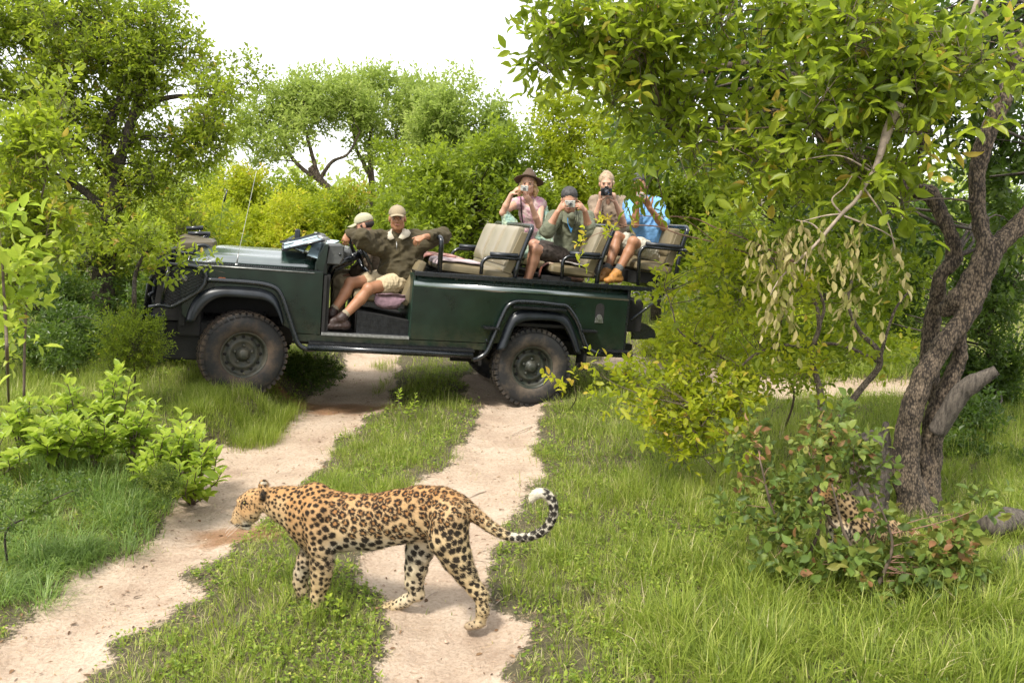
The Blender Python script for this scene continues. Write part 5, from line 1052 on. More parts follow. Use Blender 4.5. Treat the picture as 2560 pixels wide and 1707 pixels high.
def gs(S):
    torso(S, J, .024, 1.02); sleeve(S, J['sl'], J['el'], J['wl'], 1.12, .078, .070, .066); sleeve(S, J['sr'], J['er'], J['wr'], 1.12, .078, .070, .066); S.cone(J['neck'] + vec(.0, -.20, .0), J['chest'] + vec(0, -.155, -.01), .040, .004, .01)
    S.pr[-1] = S.pr[-1]
garment(root, base, 'shirt', OLIVE, gs, .0098, .008, 5, 25)
q = MB()                                                         # open neck showing the blue undershirt, and the collar flaps
n = J['neck'] - base; q.add([Vector(n + vec(-.040, -.128, -.015)), Vector(n + vec(.040, -.128, -.015)), Vector(n + vec(.036, -.160, -.07)), Vector(n + vec(.0, -.185, -.165)), Vector(n + vec(-.036, -.160, -.07))], [(0, 1, 2, 3, 4)]); q.build('undershirt_front', BLUE_T, root, solid=.004)
for s_ in (1, -1):
    q = MB(); q.add([Vector(n + vec(s_ * .040, -.125, .010)), Vector(n + vec(s_ * .075, -.10, .012)), Vector(n + vec(s_ * .088, -.135, -.05)), Vector(n + vec(s_ * .034, -.168, -.075))], [(0, 1, 2, 3) if s_ > 0 else (3, 2, 1, 0)]); q.build('collar_flap', OLIVE, root, solid=.006)
for s_ in 'lr':
    E_, W_ = J['e' + s_], J['w' + s_]; garment(root, base, 'rolled_cuff', OLIVE, lambda S: S.cone(E_ + (W_ - E_) * .06, E_ + (W_ - E_) * .20, .072, .066, .01), .008, .003, 10)
garment(root, base, 'shorts', BROWNC, lambda S: (S.ell(J['pelvis'] - vec(0, 0, .03), vec(.17, .135, .11), None, .04), S.chain([J['hl'], J['hl'] * .25 + J['kl'] * .75], [.11, .085], .04), S.chain([J['hr'], J['hr'] * .25 + J['kr'] * .75], [.11, .085], .04)), .009, .007, 6, 27)
c = PT(1425, 510, .085); camera_prop(c, (.105, .030, .070), 'silver compact camera in front of the face of the man in sage green', SILVER, R=(0, .03, 0), lens=.019)
stp = [PT(1439, 520, .12), PT(1442, 545, .13), PT(1436, 566, .15)]; q = MB(); q.tube(curve([Vector(p - stp[0]) for p in stp], 5), .003, 5); q.tube(curve([Vector(p - stp[0] + vec(.004, 0, 0)) for p in [stp[0], PT(1446, 545, .14), PT(1441, 560, .15)]], 5), .003, 5); q.build('camera_strap', BLKP, loc=stp[0], label='thin black cord dangling from the compact camera of the man in sage green', cat='strap')
# ---- woman with the black camera
J = dict(head=PT(1516, 460, 1.22), neck=PT(1519, 498, 1.28), chest=PT(1522, 535, 1.30), pelvis=PT(1545, 612, 1.30), sl=PT(1488, 506, 1.26), sr=PT(1553, 507, 1.30), el=PT(1489, 549, 1.10), wl=PT(1500, 502, 1.02), er=PT(1560, 560, 1.12), wr=PT(1538, 505, 1.02),
         hl=PT(1535, 620, 1.22), hr=PT(1550, 620, 1.40), kl=PT(1455, 612, 1.15), kr=PT(1460, 610, 1.4), al=PT(1440, 690, 1.15), ar=PT(1445, 690, 1.4), tl=PT(1415, 704, 1.15), tr=PT(1420, 704, 1.4))
root, base, P, R = person('woman with pinned up light hair and taupe shirt, her face behind a black camera', J, SKIN_F, (-.12, -1, -.05), female=True, w=.9, hands=(
    (J['wl'], PT(1502, 479, .97) - J['wl'], vec(.7, .4, 0), vec(0, -1, .3), dict(curl=(.5, .8, .5), sc=.95)), (J['wr'], PT(1534, 479, .97) - J['wr'], vec(-.7, .4, 0), vec(0, -1, .3), dict(curl=(.5, .8, .5), sc=.95))))
CR[0] = R; face_parts(root, base, P, R, brow=HAIR_LB)
def hw(S): S.ell(P(0, -.022, .050), vec(.086, .100, .088), R, .01); S.ell(P(0, -.06, .105), vec(.05, .05, .045), R, .02); S.chain([P(-.080, .02, .02), P(-.084, .02, -.05)], [.014, .010], .01); S.ell(P(0, .092, -.03), vec(.066, .080, .080), R, .012, True)
garment(root, base, 'hair', HAIR_LB, hw, .0075, .004, 22, 31)
garment(root, base, 'shirt', TAUPE, lambda S: (torso(S, J, .020, .95), S.ell(J['neck'] + vec(0, -.11, -.03), vec(.036, .07, .062), None, .02, True), sleeve(S, J['sl'], J['el'], J['wl'], .72, .075, .070, .06), sleeve(S, J['sr'], J['er'], J['wr'], .72, .075, .070, .06)), .0098, .007, 6, 33)
garment(root, base, 'skirt', BROWNC, lambda S: (S.ell(J['pelvis'] - vec(0, 0, .02), vec(.17, .13, .12), None, .04), S.chain([J['hl'], J['kl']], [.10, .075], .05), S.chain([J['hr'], J['kr']], [.10, .075], .05)), .011, .006, 6, 34)
c = PT(1516, 480, .95); camera_prop(c, (.125, .055, .082), 'large black camera with a wide lens held by the woman in taupe', BLKP, dslr=True)
# ---- man in light blue
J = dict(head=PT(1598, 464, .42), neck=PT(1604, 501, .47), chest=PT(1614, 545, .48), pelvis=PT(1645, 628, .48), sl=PT(1578, 513, .44), sr=PT(1640, 513, .50), el=PT(1588, 560, .22), wl=PT(1592, 507, .15), er=PT(1660, 568, .28), wr=PT(1624, 520, .15),
         hl=PT(1636, 640, .38), hr=PT(1632, 634, .62), kl=PT(1583, 605, .14), kr=PT(1543, 592, .52), al=PT(1541, 684, .10), ar=PT(1516, 682, .36), tl=PT(1520, 706, .04), tr=PT(1498, 703, .30))
root, base, P, R = person('man in a light blue shirt on the rear bench, face screened by hanging leaves', J, SKIN_T, (-.16, -1, -.05), hands=(
    (J['wl'], PT(1597, 492, .12) - J['wl'], vec(.7, .4, 0), vec(0, -1, .3)), (J['wr'], PT(1613, 497, .12) - J['wr'], vec(-.3, .4, .6), vec(0, -1, .3))))
CR[0] = R; face_parts(root, base, P, R)
garment(root, base, 'hair', HAIR_DK, lambda S: (S.ell(P(0, -.020, .052), vec(.084, .100, .086), R, .01), S.ell(P(0, .095, -.03), vec(.066, .085, .088), R, .012, True)), .0075, .003, 25, 37)
garment(root, base, 'shirt', BLUE, lambda S: (torso(S, J, .026, 1.05), S.cone(J['chest'], J['pelvis'] + vec(.02, -.02, .06), .13, .165, .06), S.ell(J['neck'] + vec(0, -.115, -.01), vec(.030, .06, .06), None, .02, True), sleeve(S, J['sl'], J['el'], J['wl'], .75, .082, .080, .06), sleeve(S, J['sr'], J['er'], J['wr'], .75, .082, .082, .06)), .0098, .009, 4.5, 39)
for s_ in (1, -1):
    n = J['neck'] - base; q = MB(); q.add([Vector(n + vec(s_ * .022, -.118, .020)), Vector(n + vec(s_ * .075, -.09, .018)), Vector(n + vec(s_ * .085, -.125, -.045)), Vector(n + vec(s_ * .030, -.150, -.06))], [(0, 1, 2, 3) if s_ > 0 else (3, 2, 1, 0)]); q.build('collar_flap', BLUE, root, solid=.006)
garment(root, base, 'shorts', STONE, lambda S: (S.ell(J['pelvis'] - vec(0, 0, .04), vec(.18, .14, .11), None, .04), S.chain([J['hl'], J['hl'] * .30 + J['kl'] * .70], [.11, .092], .04), S.chain([J['hr'], J['hr'] * .25 + J['kr'] * .75], [.11, .090], .04)), .0098, .008, 7, 41)
for s_ in 'lr':
    A, T, K = J['a' + s_], J['t' + s_], J['k' + s_]
    garment(root, base, 'sock', SOCK, lambda S: S.chain([A + nrm(K - A) * .075, A], [.044, .043], .01), .007, .002, 20)
    b_ = garment(root, base, 'boot', BOOT_T, lambda S: (foot(S, A, T, 1.12), S.cone(A + nrm(K - A) * .015, A, .047, .045, .02)), .0075, .002, 12)
c = PT(1604, 489, .10); camera_prop(c, (.10, .028, .064), 'pale blue and silver camera of the man in the light blue shirt', SILVER, R=(0, .1, 0), lens=.016)
# ================================================================ THE LEOPARDS
def K5(cx, cy): return 560 + cx / 2.735, 1170 + cy / 2.735
def LP(cx, cy, dy=0.0):
    px, py = K5(cx, cy); return W(px, py, 4.095 + (1181 - px) * .00040 + dy)
M_ = 1 / 1400.0                                                # sketch units to metres
SPOT = np.array([.010, .007, .006])
ORG, FLK, CRM, WHT = vec(.41, .222, .085), vec(.50, .335, .17), vec(.54, .41, .225), vec(.56, .51, .40)
def coat(nodes, blobs, seed=1):
    """pattern of the pelt as per-point colour: nodes (pos, spacing, radius, ring, colour)"""
    NP = np.array([n[0] for n in nodes]); NV = np.array([[n[1], n[2], n[3], *n[4]] for n in nodes])
    def fn(V):
        rs = np.random.RandomState(seed)
        def prop(X):
            d2 = ((X[:, None, :] - NP[None]) ** 2).sum(-1); w = 1 / (d2 ** 1.5 + 1e-7); w /= w.sum(1, keepdims=True); return w @ NV
        cand = V[rs.permutation(len(V))[:16000]]; pc = prop(cand); acc = np.zeros((4000, 3)); ar = np.zeros(4000); k = 0; keep = []
        for i in range(len(cand)):
            sp = pc[i, 0] * .70
            if k and (((acc[:k] - cand[i]) ** 2).sum(1) < ((sp + ar[:k]) * .5) ** 2).any(): continue
            acc[k] = cand[i]; ar[k] = sp; keep.append(i); k += 1
            if k >= 3990: break
        sd = acc[:k]; sp_ = pc[keep]; rr = sp_[:, 1] * rs.uniform(.80, 1.08, k) * np.where(sp_[:, 2] > .5, 1.0, 1.10); el = rs.normal(size=(k, 3)); el /= np.linalg.norm(el, axis=1)[:, None]; est = rs.uniform(.0, .45, k)
        kd = KDTree(k)
        for i in range(k): kd.insert(sd[i], i)
        kd.balance(); near = np.array([[q[1] for q in kd.find_n(v_, 3)] for v_ in V]); pv = prop(V)
        dark = np.zeros(len(V)); inner = np.zeros(len(V)); warp = .14 * vnoise(V, seed + 5, 42) + .08 * vnoise(V, seed + 6, 95)
        for j in range(1):
            q = near[:, j]; off = V - sd[q]; al = (off * el[q]).sum(1); off = off - el[q] * (al * est[q] * .5)[:, None]; d = np.linalg.norm(off, axis=1) / rr[q] + warp
            ring = sp_[q, 2]; ph = np.sin(3.0 * np.arctan2(off[:, 2] + off[:, 1] * .3, off[:, 0]) + q * 1.7)
            solid = ss(1.02, .80, d); rg_ = ss(1.14, .98, d) * ss(.24, .38, d - .04 * ph) * (1 - .8 * ss(.88, .98, ph) * (d > .45))
            dark = np.maximum(dark, np.where(ring > .5, rg_, solid)); inner = np.maximum(inner, np.where(ring > .5, ss(.75, .5, d), 0))
        dd = np.linalg.norm(V[:, None] - sd[near[:, :2]], axis=2); gap = ss(.0012, .0042, dd[:, 1] - dd[:, 0] + .0012 * warp * 6); dark = dark * gap; base = pv[:, 3:6] * (1 + .06 * vnoise(V, seed + 9, 12))[:, None] * (1 + .05 * vnoise(V, seed + 10, 130))[:, None]
        base = base * (1 - inner[:, None]) + base * vec(.72, .56, .42) * inner[:, None]; col = base * (1 - dark[:, None] * .97) + SPOT * dark[:, None]
        for pos, r, c, s_ in blobs:
            r = r if hasattr(r, '__len__') else (r, r, r); d = np.sqrt((((V - pos) / np.array(r)) ** 2).sum(1)) + .12 * vnoise(V, 77, 60); w = (ss(1.1, .75, d) * s_)[:, None]; col = col * (1 - w) + np.array(c) * w
        return {'coat': np.clip(col, 0, 1)}
    return fn
FUR = attr_mat('spotted_fur', 'coat', .75, bump=.002, bscale=190)
def fur_strands(o, base, flow, n, L, seed=3):
    me = o.data; nv = len(me.vertices); V = np.zeros(nv * 3, np.float32); me.vertices.foreach_get('co', V); V = V.reshape(-1, 3); N = np.zeros(nv * 3, np.float32); me.vertices.foreach_get('normal', N); N = N.reshape(-1, 3)
    Cc = np.zeros(nv * 4, np.float32); me.attributes['coat'].data.foreach_get('color', Cc); Cc = Cc.reshape(-1, 4)[:, :3]; rs = np.random.RandomState(seed); i = rs.randint(0, nv, n)
    p = V[i] + rs.normal(0, .0025, (n, 3)); nn = unit(N[i]); f = flow(V[i] + base); f = f - nn * (f * nn).sum(1)[:, None]; d = unit(unit(f) + nn * rs.uniform(.12, .40, n)[:, None] + rs.normal(0, .18, (n, 3))); s = unit(np.cross(d, nn)); l = (rs.uniform(.6, 1.3, n) * L(V[i] + base))[:, None]
    w = .0011; V2 = np.stack([p - s * w, p + s * w, p + d * l], 1).reshape(-1, 3); col = np.repeat(Cc[i] * rs.uniform(.85, 1.15, (n, 1)), 3, 0)
    return link('fur', np_mesh('fur', V2, np.arange(n * 3).reshape(-1, 3), False, {'coat': np.clip(col, 0, 1)}), FUR, o, kind='stuff')
def chainp(S, pts, dy, k=.03):
    S.chain([LP(a, b, dy if len(q) < 2 else q[1]) for a, b, r, *q in pts], [r * M_ for a, b, r, *q in pts], k)
S = Solid(.0060)
sqx = (0, 1, 0)
body_ = [(470, 262, 132), (610, 320, 205), (800, 368, 198), (1000, 368, 188), (1180, 335, 180), (1350, 300, 176), (1500, 292, 158), (1610, 290, 105)]
for a, b in zip(body_[:-1], body_[1:]): S.flat(LP(a[0], a[1]), LP(b[0], b[1]), a[2] * M_, b[2] * M_, sqx, .68, .04)
for a, b in (((300, 215, 92), (400, 245, 112)), ((400, 245, 112), (560, 300, 165))): S.flat(LP(a[0], a[1]), LP(b[0], b[1]), a[2] * M_, b[2] * M_, sqx, .75, .04)
S.cone(LP(560, 430), LP(600, 520), 90 * M_, 70 * M_, .04)
S.ell(LP(620, 165), vec(75, 60, 60) * M_, None, .04)                                                                     # withers
chainp(S, [(640, 300, 105), (650, 420, 96), (662, 530, 84), (668, 640, 74), (664, 720, 66), (655, 790, 54), (640, 870, 43), (632, 950, 40)], -.075)
for o_ in (-20, 0, 20): S.cone(LP(632, 965, -.075 + o_ * .0009), LP(600, 985, -.075 + o_ * .0009), 26 * M_, 22 * M_, .008)
chainp(S, [(605, 520, 85), (562, 635, 62), (530, 710, 50), (520, 780, 46), (540, 845, 42), (572, 885, 38)], .075)
for o_ in (-18, 6): S.cone(LP(575, 890, .075 + o_ * .001), LP(598, 915, .075 + o_ * .001), 26 * M_, 20 * M_, .008)
chainp(S, [(1540, 330, 130), (1535, 480, 128), (1590, 610, 98), (1652, 725, 66), (1715, 820, 46), (1757, 868, 40), (1768, 960, 35), (1752, 1050, 38)], -.07, .035)
for o_ in (-24, -2, 20): S.cone(LP(1735, 1062, -.07 + o_ * .0009), LP(1668 + abs(o_) * .3, 1078, -.07 + o_ * .0012), 32 * M_, 27 * M_, .008)
chainp(S, [(1390, 400, 120), (1335, 560, 92), (1312, 680, 74), (1300, 780, 60), (1322, 852, 38), (1335, 868, 28)], .075); chainp(S, [(1318, 862, 36), (1240, 905, 38), (1165, 942, 33), (1100, 955, 32)], .075)
for o_ in (-14, 12): S.cone(LP(1100, 955, .075 + o_ * .0012), LP(1066, 962, .075 + o_ * .0012), 26 * M_, 20 * M_, .008)
tail_ = [(1625, 262, 62), (1690, 300, 50), (1760, 352, 42), (1830, 405, 37), (1910, 450, 30), (2000, 474, 26), (2100, 464, 26), (2185, 425, 26), (2240, 355, 26), (2256, 280, 26), (2236, 212, 27), (2190, 172, 28), (2135, 176, 27), (2104, 212, 20)]
tp = [np.array((*LP(a, b, .0), r * M_)) for a, b, r in tail_]; tp = curve(tp, 3); S.chain([p[:3] for p in tp], [p[3] for p in tp], .012)
# head
S.ell(LP(215, 218), vec(84, 74, 88) * M_, None, .02); S.cone(LP(165, 275), LP(98, 345), 60 * M_, 40 * M_, .03); S.cone(LP(150, 215), LP(88, 310), 42 * M_, 26 * M_, .03); S.cone(LP(185, 330), LP(135, 390), 52 * M_, 24 * M_, .03); S.ell(LP(92, 362), vec(34, 40, 30) * M_, None, .015); S.ell(LP(62, 358), vec(20, 22, 18) * M_, None, .01); S.ell(LP(120, 215), vec(30, 44, 16) * M_, None, .02); S.cone(LP(104, 392), LP(165, 404), 17 * M_, 20 * M_, .012)
for s_ in (-1, 1): S.ell(LP(185, 300, s_ * .035), vec(55, 30, 55) * M_, None, .03)
for s_, ex, ey in ((-1, 262, 168), (1, 268, 120)):
    e = LP(ex, ey, s_ * .052); Re = Matrix.Rotation(.25 * s_, 3, 'X'); Rn = np.array([[c for c in r] for r in (Matrix.Rotation(.35, 3, 'Y') @ Re)])
    S.ell(e, vec(40, 22, 56) * M_, Rn, .012); S.ell(e + vec(-.018, s_ * .010, .010), vec(26, 18, 34) * M_, Rn, .008, True)
S.ell(LP(138, 232, -.062), vec(18, 10, 9) * M_, None, .006, True)
nodes = []
def nd(cx, cy, dy, sp, r, ring, c): nodes.append((LP(cx, cy, dy), sp * M_, r * M_, ring, c))
for side_ in (-1, 1):
    d = .10 * side_
    for x in (760, 880, 1000, 1120, 1240, 1360): nd(x, 175, d * .3, 56, 25, 1, ORG); nd(x, 260, d, 68, 31, 1, ORG * .45 + FLK * .55); nd(x, 360, d, 78, 35, 1, FLK); nd(x, 450, d, 76, 31, 1 if x > 800 else 0, FLK * .4 + CRM * .6); nd(x, 530, d * .9, 76, 28, 0, CRM * .3 + WHT * .7); nd(x, 580, d * .4, 80, 26, 0, WHT)
    for x in (460, 560, 650): nd(x, 150, d * .4, 42, 15, 0, ORG * 1.02); nd(x, 240, d * .9, 44, 16, 0, ORG); nd(x, 340, d, 46, 17, 0, ORG * .75 + FLK * .25); nd(x, 440, d, 46, 17, 0, ORG * .6 + FLK * .4); nd(x, 520, d * .8, 48, 18, 0, FLK)
    nd(480, 430, d * .4, 50, 18, 0, CRM); nd(520, 520, 0, 52, 17, 0, WHT); nd(430, 340, d * .5, 45, 15, 0, CRM); nd(320, 330, d * .4, 42, 13, 0, CRM); nd(380, 250, d * .8, 36, 12, 0, FLK); nd(360, 160, d * .5, 34, 12, 0, ORG)
    for x, y, sp, r in ((220, 180, 25, 8.5), (160, 200, 24, 8), (200, 280, 25, 8.5), (150, 280, 24, 7.5), (110, 300, 26, 5.5)): nd(x, y, d * .7, sp, r, 0, ORG * .6 + FLK * .4)
    nd(90, 370, d * .3, 24, 4, 0, FLK); nd(150, 400, d * .3, 40, 6, 0, WHT); nd(230, 350, d * .6, 34, 10, 0, CRM)
    for x, y in ((1450, 180), (1560, 200)): nd(x, y, d * .5, 54, 23, 1, ORG)
    for x, y in ((1480, 280), (1600, 300)): nd(x, y, d, 58, 25, 1, FLK)
    nd(1500, 400, d, 60, 26, 0, FLK); nd(1620, 400, d, 60, 25, 0, FLK * .5 + CRM * .5)
for x, y in ((1480, 520), (1580, 540), (1660, 560), (1600, 660)): nd(x, y, -.12, 62, 28, 0, CRM)
for x, y in ((1660, 750), (1700, 830)): nd(x, y, -.09, 54, 22, 0, CRM)
nd(1765, 900, -.08, 36, 11, 0, CRM); nd(1770, 1000, -.08, 34, 9, 0, CRM * .8); nd(1690, 1080, -.09, 34, 6, 0, vec(.36, .27, .17))
for x, y in ((1330, 560), (1310, 660), (1300, 760)): nd(x, y, .06, 54, 18, 0, CRM * .5 + WHT * .5); nd(x, y, .12, 54, 18, 0, CRM)
nd(1240, 900, .06, 34, 9, 0, CRM * .5 + WHT * .5); nd(1100, 950, .06, 34, 7, 0, CRM * .9)
for x, y, r in ((665, 560, 20), (665, 650, 20), (660, 740, 19), (650, 820, 16)): nd(x, y, -.10, 50, r, 0, FLK * .6 + CRM * .4)
nd(635, 900, -.09, 36, 12, 0, CRM); nd(610, 970, -.09, 34, 9, 0, CRM); nd(560, 680, .08, 44, 15, 0, WHT * .8); nd(545, 790, .08, 42, 14, 0, CRM * .8); nd(585, 890, .08, 34, 8, 0, vec(.16, .12, .08))
for i, (a, b, r) in enumerate(tail_[1:-1]): nd(a, b, -.02, 46 if i < 5 else 50, 20 if i < 5 else 27, 1 if i < 3 else 0, FLK if i < 2 else (CRM if i < 4 else WHT))
nodes.append((LP(2104, 212), .2, .0001, 0, WHT * 1.1))
BLK = (.012, .010, .009)
blobs = [(LP(268, 190, -.058), (26 * M_, 40 * M_, 48 * M_), BLK, .92), (LP(285, 128, .05), (26 * M_, 60 * M_, 12 * M_), BLK, .9), (LP(275, 96, .05), (26 * M_, 60 * M_, 12 * M_), WHT, .9), (LP(150, 392, -.02), (44 * M_, 60 * M_, 14 * M_), BLK, .95), (LP(100, 385, -.02), (26 * M_, 60 * M_, 7 * M_), BLK, .8),
         (LP(60, 362, 0), (18 * M_, 40 * M_, 15 * M_), (.06, .03, .025), .95), (LP(137, 236, -.05), (30 * M_, 60 * M_, 13 * M_), BLK, 1), (LP(118, 262, -.05), (11 * M_, 60 * M_, 26 * M_), BLK, .9), (LP(82, 384, 0), (24 * M_, 60 * M_, 9 * M_), BLK, .95), (LP(150, 420, 0), (34 * M_, 50 * M_, 12 * M_), WHT, .8), (LP(585, 880, .075), (50 * M_, 90 * M_, 50 * M_), (.10, .075, .05), .8),
         (LP(2104, 205, 0), (40 * M_, 60 * M_, 22 * M_), WHT * 1.1, .95), (LP(2140, 150, 0), (70 * M_, 60 * M_, 16 * M_), WHT * 1.1, .9), (LP(1685, 1090, -.08), (60 * M_, 90 * M_, 22 * M_), (.30, .22, .14), .6)]
lb_ = LP(1100, 900); lb_[2] = 0
lroot = empty('leopard', lb_, 'walking leopard with curled white tipped tail, crossing the track in front of the vehicle', 'leopard')
lbody = S.build('body', FUR, lroot, lb_, attrs=coat(nodes, blobs, 4))
_tl = np.array([LP(a, b) for a, b, r in tail_]); _td = unit(np.gradient(_tl, axis=0))
def flow(X):
    f = np.tile(vec(.86, 0, -.35), (len(X), 1)); d2 = ((X[:, None] - _tl[None]) ** 2).sum(-1); i = d2.argmin(1); m = (d2.min(1) < .06 ** 2) & (X[:, 0] > _tl[1, 0]); f[m] = _td[i[m]]; return f
def flen(X): return np.where((X[:, 0] > _tl[3, 0]), .012, .010) + .008 * (X[:, 2] < LP(900, 520)[2]) * (X[:, 2] > LP(900, 640)[2])
fur_strands(lbody, lb_, flow, 90000, flen)
q = MB()
for i, (dx, dz) in enumerate(((.0, .0), (.004, .008), (.012, .012))):
    a = LP(100, 372, -.034) - lb_ + vec(dx, 0, -dz * .6); q.tube(curve([Vector(a), Vector(a + vec(-.035 + dx, -.04, -.010 - dz)), Vector(a + vec(-.05, -.07, -.030 - dz))], 3), [.0006] * 7, 3)
q.build('whiskers', mat('whisker', (.6, .58, .5), .5), lroot, kind='stuff')
q = MB(); q.ball(Vector(LP(139, 236, -.052) - lb_), .0065, seg=10, rings=6); q.build('eye', mat('amber_eye', (.18, .13, .03), .1), lroot)
# ---- second leopard, half hidden behind the bush by the big tree
def Q(px, py, Y): return W(px, py, Y)
S = Solid(.0090)
S.flat(Q(2105, 1262, 4.72), Q(2125, 1320, 4.76), .085, .115, (.5, .8, 0), .8, .04); S.flat(Q(2125, 1320, 4.76), Q(2200, 1338, 4.95), .125, .120, (.5, .8, 0), .8, .05); S.flat(Q(2200, 1338, 4.95), Q(2268, 1368, 5.10), .120, .125, (.5, .8, 0), .8, .05)
S.ell(Q(2062, 1226, 4.66), vec(.062, .056, .060), None, .02); S.cone(Q(2050, 1236, 4.63), Q(2018, 1256, 4.58), .040, .026, .02); S.cone(Q(2078, 1235, 4.68), Q(2110, 1275, 4.73), .062, .085, .03); S.ell(Q(2080, 1192, 4.63), vec(.022, .014, .030), None, .01); S.ell(Q(2098, 1196, 4.72), vec(.022, .014, .030), None, .01)
S.chain([Q(2098, 1330, 4.66), Q(2092, 1390, 4.62), Q(2096, 1440, 4.60), Q(2082, 1452, 4.58)], [.062, .038, .030, .028], .03); S.chain([Q(2140, 1335, 4.84), Q(2142, 1390, 4.80), Q(2150, 1425, 4.78), Q(2138, 1432, 4.76)], [.06, .038, .030, .028], .03)
S.chain([Q(2262, 1370, 5.02), Q(2235, 1400, 4.92), Q(2268, 1425, 4.92), Q(2240, 1430, 4.86)], [.10, .065, .036, .03], .03)
n2 = []
def n2d(px, py, Y, sp, r, ring, c): n2.append((Q(px, py, Y), sp, r, ring, c))
for px, py, Y in ((2120, 1290, 4.62), (2150, 1300, 4.70)): n2d(px, py, Y, .034, .0125, 0, FLK)
for px, py in ((2190, 1300), (2230, 1320), (2270, 1345)): n2d(px, py, 4.85, .036, .0150, 1, FLK)
n2d(2070, 1300, 4.60, .045, .013, 0, WHT); n2d(2062, 1225, 4.60, .022, .007, 0, ORG); n2d(2090, 1250, 4.62, .028, .010, 0, FLK); n2d(2095, 1400, 4.56, .036, .014, 0, WHT); n2d(2245, 1400, 4.85, .042, .018, 0, CRM); n2d(2100, 1345, 4.6, .042, .016, 0, WHT * .9)
b2 = Q(2150, 1440, 4.8); root2 = empty('leopard', b2, 'second leopard crouching half hidden behind the brown and green bush beside the big tree trunk', 'leopard')
S.build('body', FUR, root2, b2, attrs=coat(n2, [(Q(2012, 1256, 4.56), .018, (.12, .06, .05), .9), (Q(2052, 1222, 4.6), .010, BLK, .9)], 9))
# ================================================================ TREES, BUSHES AND WEEDS
BARK = bark_mat('grey_brown_bark', (.028, .020, .014), (.25, .185, .125), 16, .016); BARK_D = bark_mat('dark_bark', (.030, .024, .018), (.13, .10, .075), 14, .008); TWIG = mat('twig_bark', (.11, .080, .055), .85, noise=.4, nscale=20)
TWIG_R = mat('reddish_twig_bark', (.20, .11, .075), .8, noise=.35, nscale=25); DEAD = bark_mat('weathered_dead_wood', (.016, .012, .010), (.23, .19, .15), 22, .03, 0, .22); BARK_S = bark_mat('grey_stem_bark', (.07, .052, .038), (.28, .22, .16), 24, .006); PALE_T = mat('pale_dead_twig', (.33, .26, .20), .85, noise=.3, nscale=25)
G_YEL = [(0, (.09, .12, .012)), (.35, (.19, .24, .018)), (.7, (.33, .36, .026)), (.92, (.46, .43, .04)), (1, (.5, .33, .06))]
G_MID = [(0, (.05, .08, .012)), (.4, (.125, .17, .018)), (.75, (.23, .28, .028)), (.94, (.35, .38, .04)), (1, (.44, .29, .06))]
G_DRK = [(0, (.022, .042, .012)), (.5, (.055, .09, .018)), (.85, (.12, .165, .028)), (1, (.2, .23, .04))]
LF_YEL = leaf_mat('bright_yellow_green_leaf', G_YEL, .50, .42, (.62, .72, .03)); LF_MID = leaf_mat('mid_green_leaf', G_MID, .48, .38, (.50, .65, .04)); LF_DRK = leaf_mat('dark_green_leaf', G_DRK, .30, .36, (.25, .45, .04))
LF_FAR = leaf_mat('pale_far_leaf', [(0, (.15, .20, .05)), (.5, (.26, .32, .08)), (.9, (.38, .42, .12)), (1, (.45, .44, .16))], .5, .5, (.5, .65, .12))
LF_BRD = leaf_mat('broad_lime_leaf', [(0, (.09, .14, .018)), (.4, (.20, .28, .03)), (.8, (.36, .42, .05)), (1, (.48, .50, .12))], .40, .35, (.5, .70, .08))
LF_WLT = leaf_mat('wilted_pale_leaf', [(0, (.13, .13, .035)), (.3, (.24, .24, .07)), (.65, (.33, .28, .12)), (1, (.42, .36, .20))], .35, .6, (.6, .55, .2))
LF_BRN = leaf_mat('browning_leaf', [(0, (.05, .085, .02)), (.35, (.10, .16, .03)), (.60, (.20, .24, .05)), (.72, (.20, .095, .045)), (.88, (.24, .12, .065)), (1, (.33, .20, .11))], .3, .5, (.5, .5, .1))
def rot_about(v_, ax, a):
    ca, sa = np.cos(a)[:, None], np.sin(a)[:, None]; return v_ * ca + np.cross(ax, v_) * sa + ax * (ax * v_).sum(1)[:, None] * (1 - ca)
def blobs3(px_blobs):
    """(px, py, Y, rx px, ry px[, depth m]) -> centres and radii in metres"""
    out = []
    for b in px_blobs:
        c = W(b[0], b[1], b[2]); m = b[2] / F; dz = b[5] if len(b) > 5 else max(b[3], b[4]) * m * .9; out.append((c, np.array([b[3] * m, dz, b[4] * m])))
    return out
def clusters(blobs, size, rs, fill=1.0, hollow=.35):
    C_ = []; 
    for c, r in blobs:
        n = max(1, int(fill * (r[0] * r[2] * 2.2 + r[0] * r[1] + r[1] * r[2]) / (size * size * 1.6))); d = unit(rs.normal(size=(n, 3))); C_.append(c + d * r * (rs.uniform(hollow, 1.0, n) ** .6 * np.where(rs.rand(n) < .32, rs.uniform(1.1, 1.5, n), 1.0))[:, None])
    return np.concatenate(C_)
